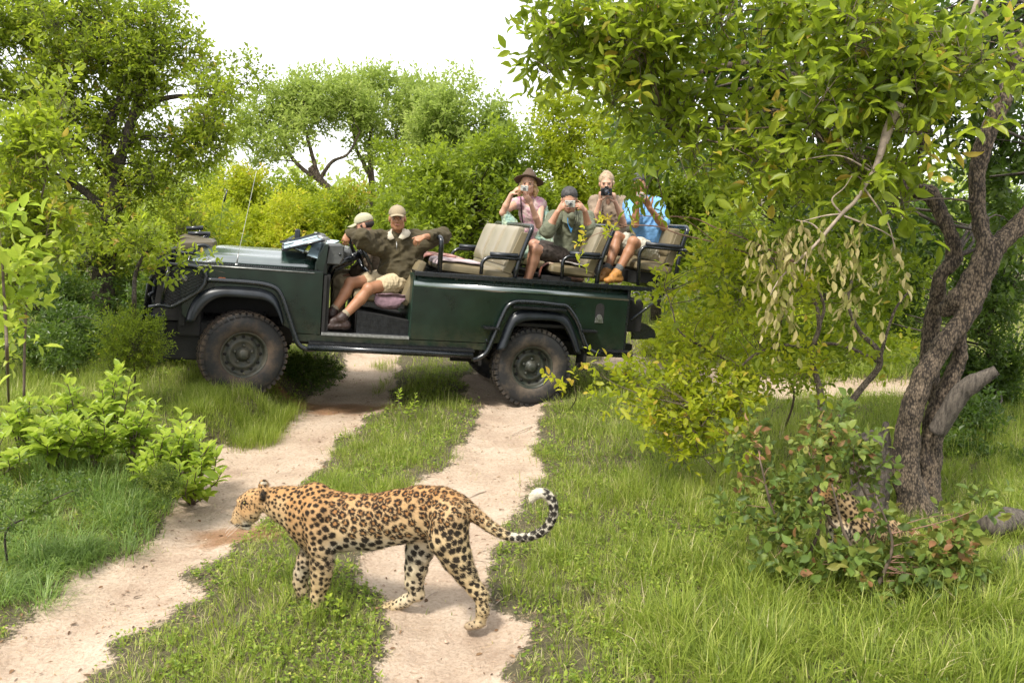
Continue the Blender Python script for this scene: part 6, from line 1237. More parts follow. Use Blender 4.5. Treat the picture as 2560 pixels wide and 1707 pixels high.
def foliage(cl, size, n_leaf, L, rs, per=7, wl=.5, tint=(.45, .2), updir=.5, droop=0.0, facing=.7, tipb=.12):
    """leaves on short shoots round the cluster centres -> per-leaf arrays P, D, N, L, W, tint and the shoots"""
    nt = max(1, n_leaf // per); ci = rs.randint(0, len(cl), nt); u = unit(rs.normal(size=(nt, 3))); st = cl[ci] + u * size * (rs.uniform(0, 1, nt) ** .6)[:, None] * .85
    d = unit(u * .8 + vec(0, 0, updir) + rs.normal(0, .45, (nt, 3))); tl = rs.uniform(.6, 1.5, nt) * L * per * .30; ct = rs.normal(0, .11, len(cl)); tt = tint[0] + ct[ci] + rs.normal(0, .07, nt)
    ref = unit(np.cross(d, rs.normal(size=(nt, 3)))); P = []; D = []; T = []
    for k in range(per):
        s = (k + .6) / per; P.append(st + d * (tl * s)[:, None] - vec(0, 0, droop) * (tl * s * s)[:, None]); rad = rot_about(ref, d, np.full(nt, 2.4 * k) + rs.normal(0, .3, nt))
        D.append(unit(d * (.35 + .5 * s) + rad * .85 - vec(0, 0, droop) * 1.0)); T.append(tt + tipb * s + rs.normal(0, tint[1] * .5, nt))
    P = np.concatenate(P); D = np.concatenate(D); T = np.concatenate(T); n = len(P); N = unit(vec(0, -.12, 1) * facing + rs.normal(0, .55, (n, 3))); Ls = L * rs.uniform(.6, 1.25, n)
    return dict(P=P, D=D, N=N, L=Ls, W=Ls * wl * rs.uniform(.8, 1.2, n), T=np.clip(T, 0, 1), st=st, sd=d, sl=tl)
def shoots_mesh(fo, r, n_max=6000, rs=None):
    st, d, l = fo['st'][:n_max], fo['sd'][:n_max], fo['sl'][:n_max]; n = len(st); a = unit(np.cross(d, vec(.3, .2, 1))); b = np.cross(d, a); V = []
    for k in range(3): w = 2.094 * k; V.append(st - d * (l * .6)[:, None] + (a * math.cos(w) + b * math.sin(w)) * r)
    V.append(st + d * l[:, None]); V = np.stack(V, 1).reshape(-1, 3); i = np.arange(n)[:, None] * 4; Fc = np.concatenate([i + np.array([[0, 1, 3]]), i + np.array([[1, 2, 3]]), i + np.array([[2, 0, 3]])]); return V, Fc
_leafcache = {}
def leaf_objects(root, base, fo, m, n_obj, tpl=LEAF_NEAR):
    """the leaves that show largest become objects (sharing mesh data); returns the mask of the rest"""
    pr = proj(fo['P']); size = fo['L'] * F / pr[:, 2]; inside = (pr[:, 0] > 5) & (pr[:, 0] < 2555) & (pr[:, 1] > 5) & (pr[:, 1] < 1700); sc = np.where(inside, size + 60.0 * (fo['P'][:, 1].mean() - fo['P'][:, 1]), -1)
    idx = np.argsort(-sc)[:n_obj]; idx = idx[sc[idx] > 0]
    for i in idx:
        tb = int(round(float(fo['T'][i]) * 11)); wb = int(round(float(fo['W'][i] / fo['L'][i]) * 10)); key = (m.name, tb, wb, len(tpl[0]))
        if key not in _leafcache:
            T, Fc = tpl; V = T * np.array([wb / 10, 1, 1]); me = np_mesh('leaf', V, Fc, True, {'tint': np.full(len(V), tb / 11)}); me.materials.append(m); _leafcache[key] = me
        o = bpy.data.objects.new('leaf', _leafcache[key]); C.objects.link(o); o.parent = root
        D = unit(fo['D'][i]); Sx = unit(np.cross(D, fo['N'][i])); Nn = np.cross(Sx, D); L = float(fo['L'][i]); M = Matrix([[Sx[0] * L, D[0] * L, Nn[0] * L, fo['P'][i, 0] - base[0]], [Sx[1] * L, D[1] * L, Nn[1] * L, fo['P'][i, 1] - base[1]], [Sx[2] * L, D[2] * L, Nn[2] * L, fo['P'][i, 2] - base[2]], [0, 0, 0, 1]])
        o.matrix_local = M
    mask = np.ones(len(fo['P']), bool); mask[idx] = False; return mask
def limb(pts, radii, name, m, root, base, seed=1, sides=12, knob=.10):
    P = np.array(curve([np.array(p) for p in pts], 6)); t = np.linspace(0, len(radii) - 1, len(P)); R = np.interp(t, np.arange(len(radii)), radii); q = MB(); q.tube([Vector(p - base) for p in P], list(R), sides)
    V = np.array([tuple(v_) for v_ in q.v]); k = len(P); ax = np.repeat(P - base, sides, 0); out = V[:k * sides] - ax; nz = vnoise(V[:k * sides], seed, 3.5)[:, None] * knob + vnoise(V[:k * sides] * vec(1, 1, .4), seed + 1, 14)[:, None] * knob * .5; V[:k * sides] = ax + out * (1 + nz)
    q.v = [Vector(v_) for v_ in V]; return q.build(name, m, root), P
def connect(cl, limbs, rs, root, base, m, r0=.012, r1=.003, sides=4, frac=1.0, bend=.18):
    """thin branches from the nearest limb to the leaf clusters"""
    nodes = np.concatenate(limbs); q_v = []; q_f = []; o = 0; n = 6
    for c in cl:
        if rs.rand() > frac: continue
        dd = np.linalg.norm(nodes - c, axis=1) + 1.2 * np.maximum(0, nodes[:, 2] - c[2]); s = nodes[dd.argmin()]; L = np.linalg.norm(c - s)
        if L < .05: continue
        mid = (s + c) / 2 + rs.normal(0, bend * L, 3) + vec(0, 0, .1 * L); t = np.linspace(0, 1, n)[:, None]; P = (1 - t) ** 2 * s + 2 * t * (1 - t) * mid + t * t * c; d = unit(np.gradient(P, axis=0)); a = unit(np.cross(d, vec(.31, .22, .9))); b = np.cross(d, a); rr = (r0 * min(1.6, .5 + L * .5)) * (1 - t) + r1 * t
        ring = np.stack([P + (a * math.cos(2 * math.pi * k / sides) + b * math.sin(2 * math.pi * k / sides)) * rr for k in range(sides)], 1).reshape(-1, 3); i = np.arange(n - 1)[:, None]; k = np.arange(sides)[None]; A = i * sides + k; B = i * sides + (k + 1) % sides
        f = np.stack([A, B, B + sides, A + sides], -1).reshape(-1, 4); q_v.append(ring); q_f.append(f + o); o += len(ring)
    if q_v: link('twigs', np_mesh('twigs', np.concatenate(q_v) - base, np.concatenate(q_f), True), m, root, kind='stuff')
def plant(name, label, cat, basept, blobs, size, n_leaf, L, m, seed, tpl=LEAF_FAR, trunk=None, bark=BARK_D, n_obj=0, group=None, fill=1.0, twr=.012, hollow=.35, shoots=0.0, objtpl=LEAF_NEAR, limbs_=None, tw_mat=None, **kw):
    rs = np.random.RandomState(seed); base = np.array(basept, float); root = empty(name, base, label, cat, group); bl = blobs3(blobs); cl = clusters(bl, size, rs, fill, hollow); lp = []
    if trunk:
        for j, (pts, rad) in enumerate(trunk): _, P = limb(pts, rad, 'trunk' if j == 0 else 'branch', bark, root, base, seed + j); lp.append(P)
    else: lp.append(np.array([base + (bl[0][0] - base) * t for t in np.linspace(0, .7, 6)])); limb([base, base + (bl[0][0] - base) * .35 + vec(.05, 0, 0), base + (bl[0][0] - base) * .75], [twr * 2.2, twr * 1.5, twr], 'stem', tw_mat or bark, root, base, seed, 6)
    connect(cl, lp, rs, root, base, tw_mat or bark, twr, twr * .25)
    fo = foliage(cl, size, n_leaf, L, rs, **kw); g = hz(base[0], base[1]) + .01; fo['P'][:, 2] = np.maximum(fo['P'][:, 2], g)
    mask = leaf_objects(root, base, fo, m, n_obj, objtpl) if n_obj else np.ones(len(fo['P']), bool)
    V, Fc, T = leaves_arrays(fo['P'][mask] - base, fo['D'][mask], fo['N'][mask], fo['L'][mask], fo['W'][mask], fo['T'][mask], tpl); link('foliage', np_mesh('foliage', V, Fc, len(tpl[0]) > 5, {'tint': T}), m, root, kind='stuff')
    if shoots > 0: V, Fc = shoots_mesh(fo, shoots); link('shoots', np_mesh('shoots', V - base, Fc), tw_mat or bark, root, kind='stuff')
    return root
def Wl(pts, Y): return [W(a, b, Y if len(q) == 0 else q[0]) for a, b, *q in pts]
def gp(px, py): return on_ground(px, py)
# ---- far background: trees against the sky and the wood behind the clearing
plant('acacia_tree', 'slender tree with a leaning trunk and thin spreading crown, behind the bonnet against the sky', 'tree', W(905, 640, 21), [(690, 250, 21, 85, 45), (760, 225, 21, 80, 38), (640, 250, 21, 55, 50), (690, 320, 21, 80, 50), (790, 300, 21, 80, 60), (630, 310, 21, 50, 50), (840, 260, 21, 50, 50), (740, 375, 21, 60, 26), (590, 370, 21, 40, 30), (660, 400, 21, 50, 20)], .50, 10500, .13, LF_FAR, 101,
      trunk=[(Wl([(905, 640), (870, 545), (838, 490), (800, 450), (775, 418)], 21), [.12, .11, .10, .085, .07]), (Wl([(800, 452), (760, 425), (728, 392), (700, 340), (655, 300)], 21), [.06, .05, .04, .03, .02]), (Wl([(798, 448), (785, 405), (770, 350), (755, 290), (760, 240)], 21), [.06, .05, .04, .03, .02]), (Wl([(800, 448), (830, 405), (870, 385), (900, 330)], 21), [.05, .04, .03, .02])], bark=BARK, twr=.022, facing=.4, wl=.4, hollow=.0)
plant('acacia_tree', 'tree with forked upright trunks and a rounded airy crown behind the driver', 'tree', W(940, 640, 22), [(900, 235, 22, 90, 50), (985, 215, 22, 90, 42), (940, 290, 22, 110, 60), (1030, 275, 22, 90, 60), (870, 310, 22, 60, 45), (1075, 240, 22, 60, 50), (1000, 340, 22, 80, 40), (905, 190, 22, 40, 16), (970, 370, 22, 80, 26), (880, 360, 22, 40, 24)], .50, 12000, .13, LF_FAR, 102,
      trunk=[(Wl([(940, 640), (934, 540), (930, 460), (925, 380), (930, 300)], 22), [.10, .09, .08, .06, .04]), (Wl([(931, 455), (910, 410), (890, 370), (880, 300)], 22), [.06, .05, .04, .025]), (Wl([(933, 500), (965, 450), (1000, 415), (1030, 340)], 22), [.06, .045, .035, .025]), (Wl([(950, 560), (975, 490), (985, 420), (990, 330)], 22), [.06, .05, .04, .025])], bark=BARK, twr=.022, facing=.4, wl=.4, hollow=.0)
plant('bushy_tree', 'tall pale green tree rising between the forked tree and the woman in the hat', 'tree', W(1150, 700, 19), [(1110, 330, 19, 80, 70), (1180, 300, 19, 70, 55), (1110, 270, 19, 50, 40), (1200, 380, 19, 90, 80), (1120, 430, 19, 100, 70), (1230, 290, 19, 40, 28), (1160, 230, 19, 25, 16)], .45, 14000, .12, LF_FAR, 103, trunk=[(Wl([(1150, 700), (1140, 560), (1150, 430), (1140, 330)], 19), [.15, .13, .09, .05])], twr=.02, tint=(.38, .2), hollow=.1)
plant('bushy_tree', 'dense dark green leafy tree close behind the front passenger bench', 'tree', W(1180, 760, 14), [(1170, 470, 14, 130, 100), (1260, 430, 14, 90, 80), (1090, 560, 14, 110, 90), (1220, 580, 14, 130, 90), (1120, 420, 14, 70, 60), (1310, 520, 14, 80, 120), (1270, 360, 14, 60, 40)], .36, 15000, .11, LF_MID, 104, trunk=[(Wl([(1180, 760), (1170, 600), (1190, 480)], 14), [.12, .1, .06]), (Wl([(1175, 640), (1130, 540), (1100, 470)], 14), [.07, .05, .03])], twr=.015, tint=(.34, .2), hollow=.1)
for i, (x, y, Y, rx, ry, t, lab) in enumerate([(520, 560, 18, 95, 85, .55, 'round yellow green bush behind the front corner of the vehicle'), (620, 500, 20, 90, 60, .5, 'loose bush whose top meets the sky left of the aerial'), (680, 575, 17, 100, 75, .6, 'bright lime bush behind the bonnet'), (800, 570, 18, 95, 75, .5, 'pale feathery bush behind the folded windscreen'), (770, 500, 20, 80, 50, .45, 'grey green bush below the leaning trunk'), (915, 560, 18, 85, 80, .42, 'shaded bush behind the driver and his passenger'), (1030, 590, 16, 80, 80, .45, 'green bush behind the grab hoop'), (1040, 470, 18, 70, 80, .4, 'dark bush below the rounded crown'), (560, 470, 24, 110, 45, .4, 'distant bush top in the gap of sky')]):
    plant('bush', lab, 'bush', W(x, 740, Y), [(x, y, Y, rx, ry), (x - rx * .4, y + 50, Y, rx * .8, ry * .8), (x + rx * .5, y + 60, Y, rx * .7, ry * .8)], .34, 9500, .095, LF_YEL if t > .47 else LF_MID, 120 + i, group='bushes in a row behind the vehicle', tint=(t, .2), twr=.012, hollow=.2)
plant('bushy_tree', 'airy yellow green tree with thin stems behind the two rear benches', 'tree', W(1440, 780, 15), [(1420, 300, 15, 75, 90), (1470, 400, 15, 110, 90), (1390, 450, 15, 70, 100), (1530, 330, 15, 80, 100), (1500, 500, 15, 120, 90), (1420, 570, 15, 100, 90), (1365, 360, 15, 40, 80)], .30, 15000, .09, LF_YEL, 131, trunk=[(Wl([(1440, 780), (1450, 600), (1440, 480), (1420, 360)], 15), [.08, .07, .05, .03]), (Wl([(1450, 640), (1500, 500), (1530, 380)], 15), [.06, .04, .02]), (Wl([(1448, 560), (1400, 450), (1385, 380)], 15), [.05, .03, .02])], bark=BARK_D, twr=.012, tint=(.42, .2), hollow=.05)
plant('bushy_tree', 'leafy green tree standing behind the man in light blue', 'tree', W(1640, 800, 14), [(1620, 420, 14, 100, 110), (1700, 500, 14, 110, 110), (1600, 540, 14, 100, 100), (1720, 620, 14, 110, 90), (1630, 660, 14, 90, 80), (1790, 560, 14, 90, 120), (1650, 310, 14, 90, 70)], .34, 15000, .10, LF_MID, 132, trunk=[(Wl([(1640, 800), (1640, 600), (1650, 420)], 14), [.09, .07, .04])], twr=.013, tint=(.45, .2), hollow=.1)
plant('bushy_tree', 'dark leafy tree filling the gap behind the thin stemmed shrub on the right', 'tree', W(1950, 860, 13), [(1900, 640, 13, 120, 110), (2020, 700, 13, 120, 100), (1850, 740, 13, 100, 70), (2130, 640, 13, 110, 120), (1950, 520, 13, 130, 90), (2080, 540, 13, 110, 80), (1990, 790, 13, 130, 50), (1780, 440, 13, 80, 70), (1900, 400, 13, 110, 80)], .34, 17000, .095, LF_MID, 133, trunk=[(Wl([(1950, 860), (1960, 720), (1940, 560)], 13), [.1, .08, .05]), (Wl([(2050, 860), (2060, 700), (2100, 560)], 13), [.07, .05, .03])], twr=.014, tint=(.22, .2), hollow=.05)
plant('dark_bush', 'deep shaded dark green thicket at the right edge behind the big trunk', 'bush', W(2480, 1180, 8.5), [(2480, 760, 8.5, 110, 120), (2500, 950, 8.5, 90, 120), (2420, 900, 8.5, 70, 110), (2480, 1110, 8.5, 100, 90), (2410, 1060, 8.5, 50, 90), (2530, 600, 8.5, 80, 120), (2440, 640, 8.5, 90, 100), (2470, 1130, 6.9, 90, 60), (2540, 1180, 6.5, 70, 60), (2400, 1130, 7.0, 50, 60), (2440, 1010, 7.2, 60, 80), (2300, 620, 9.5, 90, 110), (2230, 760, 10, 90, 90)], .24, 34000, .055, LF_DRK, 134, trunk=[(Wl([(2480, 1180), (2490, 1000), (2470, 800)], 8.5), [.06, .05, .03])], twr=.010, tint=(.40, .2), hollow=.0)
for i, (x, y, rx, ry, t, lab) in enumerate([(1680, 850, 80, 40, .5, 'low leafy bush beyond the far track, nearest the vehicle tail'), (1820, 850, 90, 45, .42, 'low bush beyond the far track behind the thin stemmed shrub'), (1960, 850, 90, 45, .5, 'fresh green bush beyond the far sandy strip'), (2100, 855, 90, 45, .45, 'low bush beyond the sandy strip left of the leaning trunk'), (2230, 860, 80, 50, .38, 'shaded low bush close behind the leaning trunk')]):
    plant('bush', lab, 'bush', W(x, 905, 11.2), [(x, y, 11.2, rx, ry), (x + rx * .5, y - 20, 11.6, rx * .6, ry)], .2, 5200, .045, LF_MID if i % 2 else LF_YEL, 150 + i, group='low bushes beyond the far track', tint=(t, .2), twr=.006, hollow=.1)
# a continuous belt of distant bush closes the horizon
rs_ = np.random.RandomState(7); cc = []
for i in range(520):
    x = rs_.uniform(-60, 60); y = rs_.uniform(30, 52); cc.append((x, y, abs(rs_.normal(0, 1.3)) + .3))
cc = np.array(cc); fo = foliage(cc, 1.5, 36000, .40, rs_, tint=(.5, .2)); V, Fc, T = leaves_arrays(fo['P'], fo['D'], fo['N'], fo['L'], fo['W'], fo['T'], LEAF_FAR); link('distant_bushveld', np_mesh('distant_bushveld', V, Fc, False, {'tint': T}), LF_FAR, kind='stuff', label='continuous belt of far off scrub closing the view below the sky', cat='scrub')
cc = np.stack([rs_.uniform(-14, 14, 500), rs_.uniform(14.5, 27, 500), abs(rs_.normal(0, .55, 500)) + .1], 1); fo = foliage(cc, .6, 42000, .13, rs_, tint=(.42, .2)); V, Fc, T = leaves_arrays(fo['P'], fo['D'], fo['N'], fo['L'], fo['W'], fo['T'], LEAF_FAR); link('undergrowth', np_mesh('undergrowth', V, Fc, False, {'tint': T}), LF_MID, kind='stuff', label='knee high green undergrowth beyond the clearing', cat='undergrowth')
# ---- the left side
tb = gp(256, 842)
Yt = float(tb[1])
plant('broadleaf_tree', 'large green tree with a dark trunk and forked upper limbs filling the upper left corner', 'tree', tb, [(90, 120, Yt, 150, 130), (20, 220, Yt, 100, 110), (20, 60, Yt, 90, 80), (250, 130, Yt, 140, 120), (390, 110, Yt, 90, 110), (440, 190, Yt, 90, 90), (150, 300, Yt, 150, 130), (330, 290, Yt, 130, 110), (470, 300, Yt, 90, 80), (550, 235, Yt, 70, 42), (640, 205, Yt, 30, 22), (500, 375, Yt, 60, 50), (100, 480, Yt, 140, 120), (270, 480, Yt, 130, 110), (420, 450, Yt, 80, 60), (160, 20, Yt, 160, 70), (400, 10, Yt, 70, 60), (320, 590, Yt, 120, 50), (120, 630, Yt, 130, 80), (270, 640, Yt, 110, 50), (420, 540, Yt, 80, 60), (480, 600, Yt + .6, 50, 40), (555, 320, Yt, 40, 40), (490, 130, Yt, 45, 70)],
      .30, 46000, .075, LF_MID, 201, tpl=LEAF_FAR, trunk=[([tb] + Wl([(258, 750), (262, 650), (280, 540), (292, 430)], Yt), [.17, .15, .135, .12, .10]), (Wl([(292, 440), (270, 385), (264, 355), (275, 300), (300, 240), (290, 120)], Yt), [.07, .06, .055, .05, .035, .02]), (Wl([(290, 435), (320, 330), (345, 250), (350, 190), (345, 90)], Yt), [.075, .06, .05, .04, .02]), (Wl([(330, 300), (370, 262), (430, 243), (500, 240), (580, 235)], Yt), [.045, .035, .03, .022, .012]), (Wl([(285, 470), (240, 400), (190, 350), (140, 300)], Yt), [.05, .04, .03, .02]), (Wl([(280, 540), (200, 470), (100, 420)], Yt), [.06, .045, .03])], bark=BARK_D, n_obj=300, twr=.012, tint=(.54, .25), hollow=.1, shoots=.003)
b1 = gp(70, 1010); Y1 = 6.7
plant('yellow_green_bush', 'fresh green bush with upright yellowish shoots at the left edge', 'bush', W(60, 1000, Y1), [(50, 440, Y1, 60, 80), (130, 340, Y1, 40, 50), (90, 530, Y1, 70, 60), (170, 400, Y1, 30, 50), (20, 340, Y1, 40, 60), (50, 640, Y1, 70, 60), (160, 540, Y1, 40, 40), (150, 250, Y1, 14, 30), (180, 620, Y1, 40, 40), (30, 740, Y1, 50, 50)], .15, 3600, .078, LF_MID, 202, tpl=LEAF_MID, trunk=[([W(60, 1000, Y1)] + Wl([(62, 850), (70, 700), (90, 560), (120, 420)], Y1), [.011, .010, .009, .008, .006])], bark=TWIG, n_obj=300, twr=.007, tint=(.58, .22), wl=.45, updir=.8, shoots=.002)
Y2 = 4.6
plant('lime_sapling', 'pale lime sapling leaning in at the left edge below the yellow green bush', 'sapling', gp(22, 1010), [(10, 610, Y2, 30, 26), (25, 690, Y2, 40, 40), (10, 760, Y2, 40, 36), (20, 850, Y2, 34, 30)], .09, 260, .085, LF_BRD, 203, tpl=LEAF_NEAR, trunk=[([gp(22, 1010)] + Wl([(18, 900), (15, 820), (8, 700), (4, 620)], Y2), [.009, .009, .008, .007, .004])], bark=TWIG, n_obj=260, twr=.004, tint=(.6, .2), wl=.5)
Y3 = 7.55
plant('yellow_green_bush', 'leafy sprays of a bush overhanging the brush bar and the front corner of the vehicle', 'bush', gp(330, 900), [(375, 590, Y3, 44, 44), (440, 640, Y3, 34, 16), (505, 660, Y3, 24, 12), (350, 650, Y3, 50, 50), (420, 660, Y3, 40, 20), (310, 590, Y3, 40, 40)], .11, 700, .062, LF_MID, 204, tpl=LEAF_MID, trunk=[([gp(330, 900)] + Wl([(335, 780), (340, 680), (380, 620), (430, 625)], Y3), [.022, .02, .016, .012, .006])], bark=BARK_D, n_obj=300, twr=.005, tint=(.52, .22), shoots=.0018)
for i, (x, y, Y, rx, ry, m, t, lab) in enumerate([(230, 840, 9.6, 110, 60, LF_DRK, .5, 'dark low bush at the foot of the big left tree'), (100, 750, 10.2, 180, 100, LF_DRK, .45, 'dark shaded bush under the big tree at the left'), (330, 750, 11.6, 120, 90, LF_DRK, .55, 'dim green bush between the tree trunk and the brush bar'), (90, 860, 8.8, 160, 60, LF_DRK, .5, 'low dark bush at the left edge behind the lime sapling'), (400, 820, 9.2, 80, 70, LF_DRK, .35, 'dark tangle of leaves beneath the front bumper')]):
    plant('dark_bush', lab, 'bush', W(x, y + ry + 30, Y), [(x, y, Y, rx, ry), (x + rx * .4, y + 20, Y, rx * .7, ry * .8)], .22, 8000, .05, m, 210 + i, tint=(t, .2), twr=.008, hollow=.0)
Y4 = 7.3
plant('feathery_shrub', 'feathery small leaved green shrub in front of the left front wheel arch', 'shrub', gp(330, 1000), [(310, 800, Y4, 40, 34), (340, 850, Y4, 60, 40), (300, 900, Y4, 70, 40), (380, 900, Y4, 55, 40), (270, 860, Y4, 30, 40), (395, 855, Y4, 34, 20)], .12, 7000, .034, LF_MID, 220, tpl=LEAF_FAR, twr=.005, tint=(.36, .35), updir=.8, shoots=.0015, wl=.32, per=12, hollow=.0)
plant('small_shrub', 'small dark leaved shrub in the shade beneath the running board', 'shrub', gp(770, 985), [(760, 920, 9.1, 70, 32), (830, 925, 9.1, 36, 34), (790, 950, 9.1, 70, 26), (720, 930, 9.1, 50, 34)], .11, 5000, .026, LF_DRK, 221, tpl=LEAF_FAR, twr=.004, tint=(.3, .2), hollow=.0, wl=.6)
# broad-leaved weeds on the left verge, every leaf its own piece
def weed(label, foot, tips, L, seed, m=LF_BRD, nl=9, cat='plant', name='broad_leaved_plant', group=None, r=.006, extra=0):
    rs = np.random.RandomState(seed); base = foot; root = empty(name, base, label, cat, group); P = []; D = []; N = []; Ls = []; T = []
    tips = list(tips) + [(a + rs.uniform(-45, 45), b + rs.uniform(5, 75), y + rs.uniform(-.15, .2)) for a, b, y in tips for _ in range(extra)]
    for ti, (px, py, Y) in enumerate(tips):
        tip = W(px, py, Y); mid = base * .45 + tip * .55 + rs.normal(0, .02, 3); q = MB(); c = np.array(curve([base + rs.normal(0, .012, 3) * vec(1, 1, 0), mid, tip], 6)); q.tube([Vector(p - base) for p in c], [r * (1 - .6 * k / len(c)) for k in range(len(c))], 6); q.build('stem', TWIG if m is not LF_BRN else TWIG_R, root); H_ = np.linalg.norm(tip - base); n = nl
        for k in range(n):
            s = 1 - (k / n) * .62; i = s * (len(c) - 1); j = int(i); p = c[j] + (c[min(j + 1, len(c) - 1)] - c[j]) * (i - j); az = 2.4 * k + rs.rand() * .5; el = .9 - (k / n) * 1.0 + rs.normal(0, .15); P.append(p); D.append([math.cos(az) * math.cos(el), math.sin(az) * math.cos(el), math.sin(el)]); N.append(unit(vec(-.3 * math.cos(az), -.3 * math.sin(az) - .2, 1) + rs.normal(0, .2, 3))); Ls.append(L * rs.uniform(.75, 1.2) * (.65 + .5 * min(1, k / 3))); T.append(rs.normal(.60 - .25 * k / n, .10))
    fo = dict(P=np.array(P), D=np.array(D), N=np.array(N), L=np.array(Ls), W=np.array(Ls) * .52, T=np.clip(T, 0, 1)); leaf_objects(root, base, fo, m, 300); return root
WL = [('broad leaved lime plant tallest at the back of the left verge', (285, 1120), [(300, 915, 6.2), (255, 960, 6.25)], .105), ('broad leaved plant just left of the tallest one', (190, 1130), [(165, 945, 6.2), (120, 1000, 6.1)], .10), ('broad leaved plant at the far left of the verge', (60, 1140), [(35, 1010, 6.0), (75, 990, 6.1)], .10),
      ('wide leaved plant above the tuft of blue green grass', (130, 1170), [(110, 1060, 5.7), (170, 1050, 5.8)], .115), ('broad leaved plant in the middle of the verge patch', (240, 1180), [(220, 1040, 5.8), (260, 1050, 5.75)], .105), ('broad leaved plant with drooping lower leaves beside the middle one', (330, 1170), [(335, 1040, 6.0), (350, 1000, 6.1)], .095),
      ('lime plant with pointed leaves nearest the sandy track', (440, 1230), [(455, 1030, 5.9), (490, 1060, 5.85)], .10), ('lime plant leaning over the edge of the sandy track', (470, 1245), [(520, 1120, 5.6), (500, 1085, 5.7)], .09), ('lime plant between the track edge and the verge patch', (400, 1220), [(405, 1070, 5.8), (380, 1110, 5.7)], .09), ('low broad leaved plant at the foot of the verge by the track', (480, 1260), [(490, 1180, 5.4), (450, 1160, 5.5)], .085), ('broad leaved plant half hidden in grass at the left edge', (10, 1180), [(10, 1090, 5.6)], .10)]
for i, (lab, ft, tips, L) in enumerate(WL): weed(lab, gp(*ft), tips, L * .98, 300 + i, group='broad leaved plants on the left verge', nl=12, extra=4)
weed('pale green sprig growing in the grass strip behind the leopard', gp(1010, 1060), [(1000, 975, 8.1), (1040, 985, 8.1), (1030, 1010, 8.0)], .045, 330, nl=12, name='weed_sprig', cat='weed', r=.003); weed('bright green weed beside the front paw of the walking leopard', gp(838, 1540), [(825, 1490, 4.08), (850, 1500, 4.06)], .034, 331, nl=12, name='weed_sprig', cat='weed', r=.002)
plant('dark_sprig', 'dark thin branched shrub in front of the left verge at the picture edge', 'shrub', gp(20, 1420), [(50, 1250, 4.6, 70, 40), (130, 1240, 4.6, 50, 34), (30, 1320, 4.6, 40, 50), (170, 1230, 4.6, 24, 20)], .09, 1500, .022, LF_DRK, 223, tpl=LEAF_MID, twr=.003, tint=(.5, .2), n_obj=0, wl=.6, trunk=[([gp(20, 1420)] + Wl([(15, 1330), (70, 1290), (130, 1250), (185, 1225)], 4.6), [.007, .006, .005, .004, .002])])
plant('fern_like_weed', 'blue green small leaved weed at the corner of the verge by the sand', 'weed', gp(430, 1250), [(430, 1190, 5.35, 50, 30), (400, 1215, 5.3, 40, 24)], .07, 3200, .016, LF_DRK, 224, tpl=LEAF_FAR, twr=.003, tint=(.8, .15), wl=.5, hollow=.0)
# ---- the right side: the big leaning tree
tr = gp(2282, 1300); YT = float(tr[1]); S = Solid(.015)
def RT(pts, dy=0): return [W(a, b, YT + dy + (0 if len(q) == 0 else q[0])) for a, b, *q in pts]
rm = YT / F
tA = RT([(2300, 1318), (2262, 1150), (2292, 985), (2355, 868), (2413, 792), (2450, 712), (2478, 634), (2535, 575), (2600, 500), (2640, 400)]); rA = [44, 32, 27, 25, 24, 23, 24, 22, 21, 20]
tB = RT([(2318, 1312, .12), (2322, 1150, .12), (2345, 1026, .10), (2390, 920, .08), (2400, 840, .05)]); rB = [42, 31, 26, 20, 15]
tC = RT([(2345, 1020, .22), (2328, 930, .26), (2325, 830, .30), (2345, 745, .25), (2350, 690, .2), (2385, 645, .2), (2375, 590, .2), (2350, 530, .25), (2325, 480, .3)]); rC = [22, 21, 21, 20, 17, 19, 19, 18, 18]
tD = RT([(2366, 775, .1), (2395, 735, .02), (2440, 670, 0), (2460, 610, 0), (2450, 550, .05), (2440, 470, .08), (2450, 390, .1), (2480, 310, .1), (2520, 220, .1), (2560, 110, .1), (2600, 0, .1)]); rD = [21, 19, 18, 18, 17, 17, 19, 21, 20, 18, 16]
tE = RT([(2325, 485, .3), (2270, 470, .4), (2200, 440, .5), (2120, 400, .5), (2070, 350, .45), (2045, 280, .4), (2010, 228, .4), (1955, 188, .4), (1885, 163, .4), (1800, 170, .5), (1720, 190, .6)]); rE = [20, 18, 17, 17, 16, 18, 18, 15, 13, 10, 8]
for pts, rr in ((tA, rA), (tB, rB), (tC, rC), (tD, rD), (tE, rE)):
    cp = np.array(curve([np.r_[p, r * rm] for p, r in zip(pts, rr)], 3)); S.chain([c[:3] for c in cp], [c[3] for c in cp], .014)
for dx, dy, r in ((-60, 18, 18), (-30, 30, 20), (50, 25, 18), (70, 8, 16)): S.cone(W(2298, 1290, YT), W(2298 + dx, 1310 + dy, YT), 34 * rm, r * rm, .05)
rt = empty('leaning_tree', tr, 'big leaning tree with twisted grey brown trunks, its canopy reaching over the vehicle', 'tree')
S.build('trunk', BARK, rt, tr, disp=lambda V, N: N * (.006 * vnoise(V * vec(1, 1, .45), 5, 9) + .004 * vnoise(V * vec(1, 1, .5), 6, 24) + .010 * vnoise(V, 7, 2.6))[:, None])
lims = [np.array(curve(t, 4)) for t in (tC[5:], tD[4:], tE, tA[6:])]
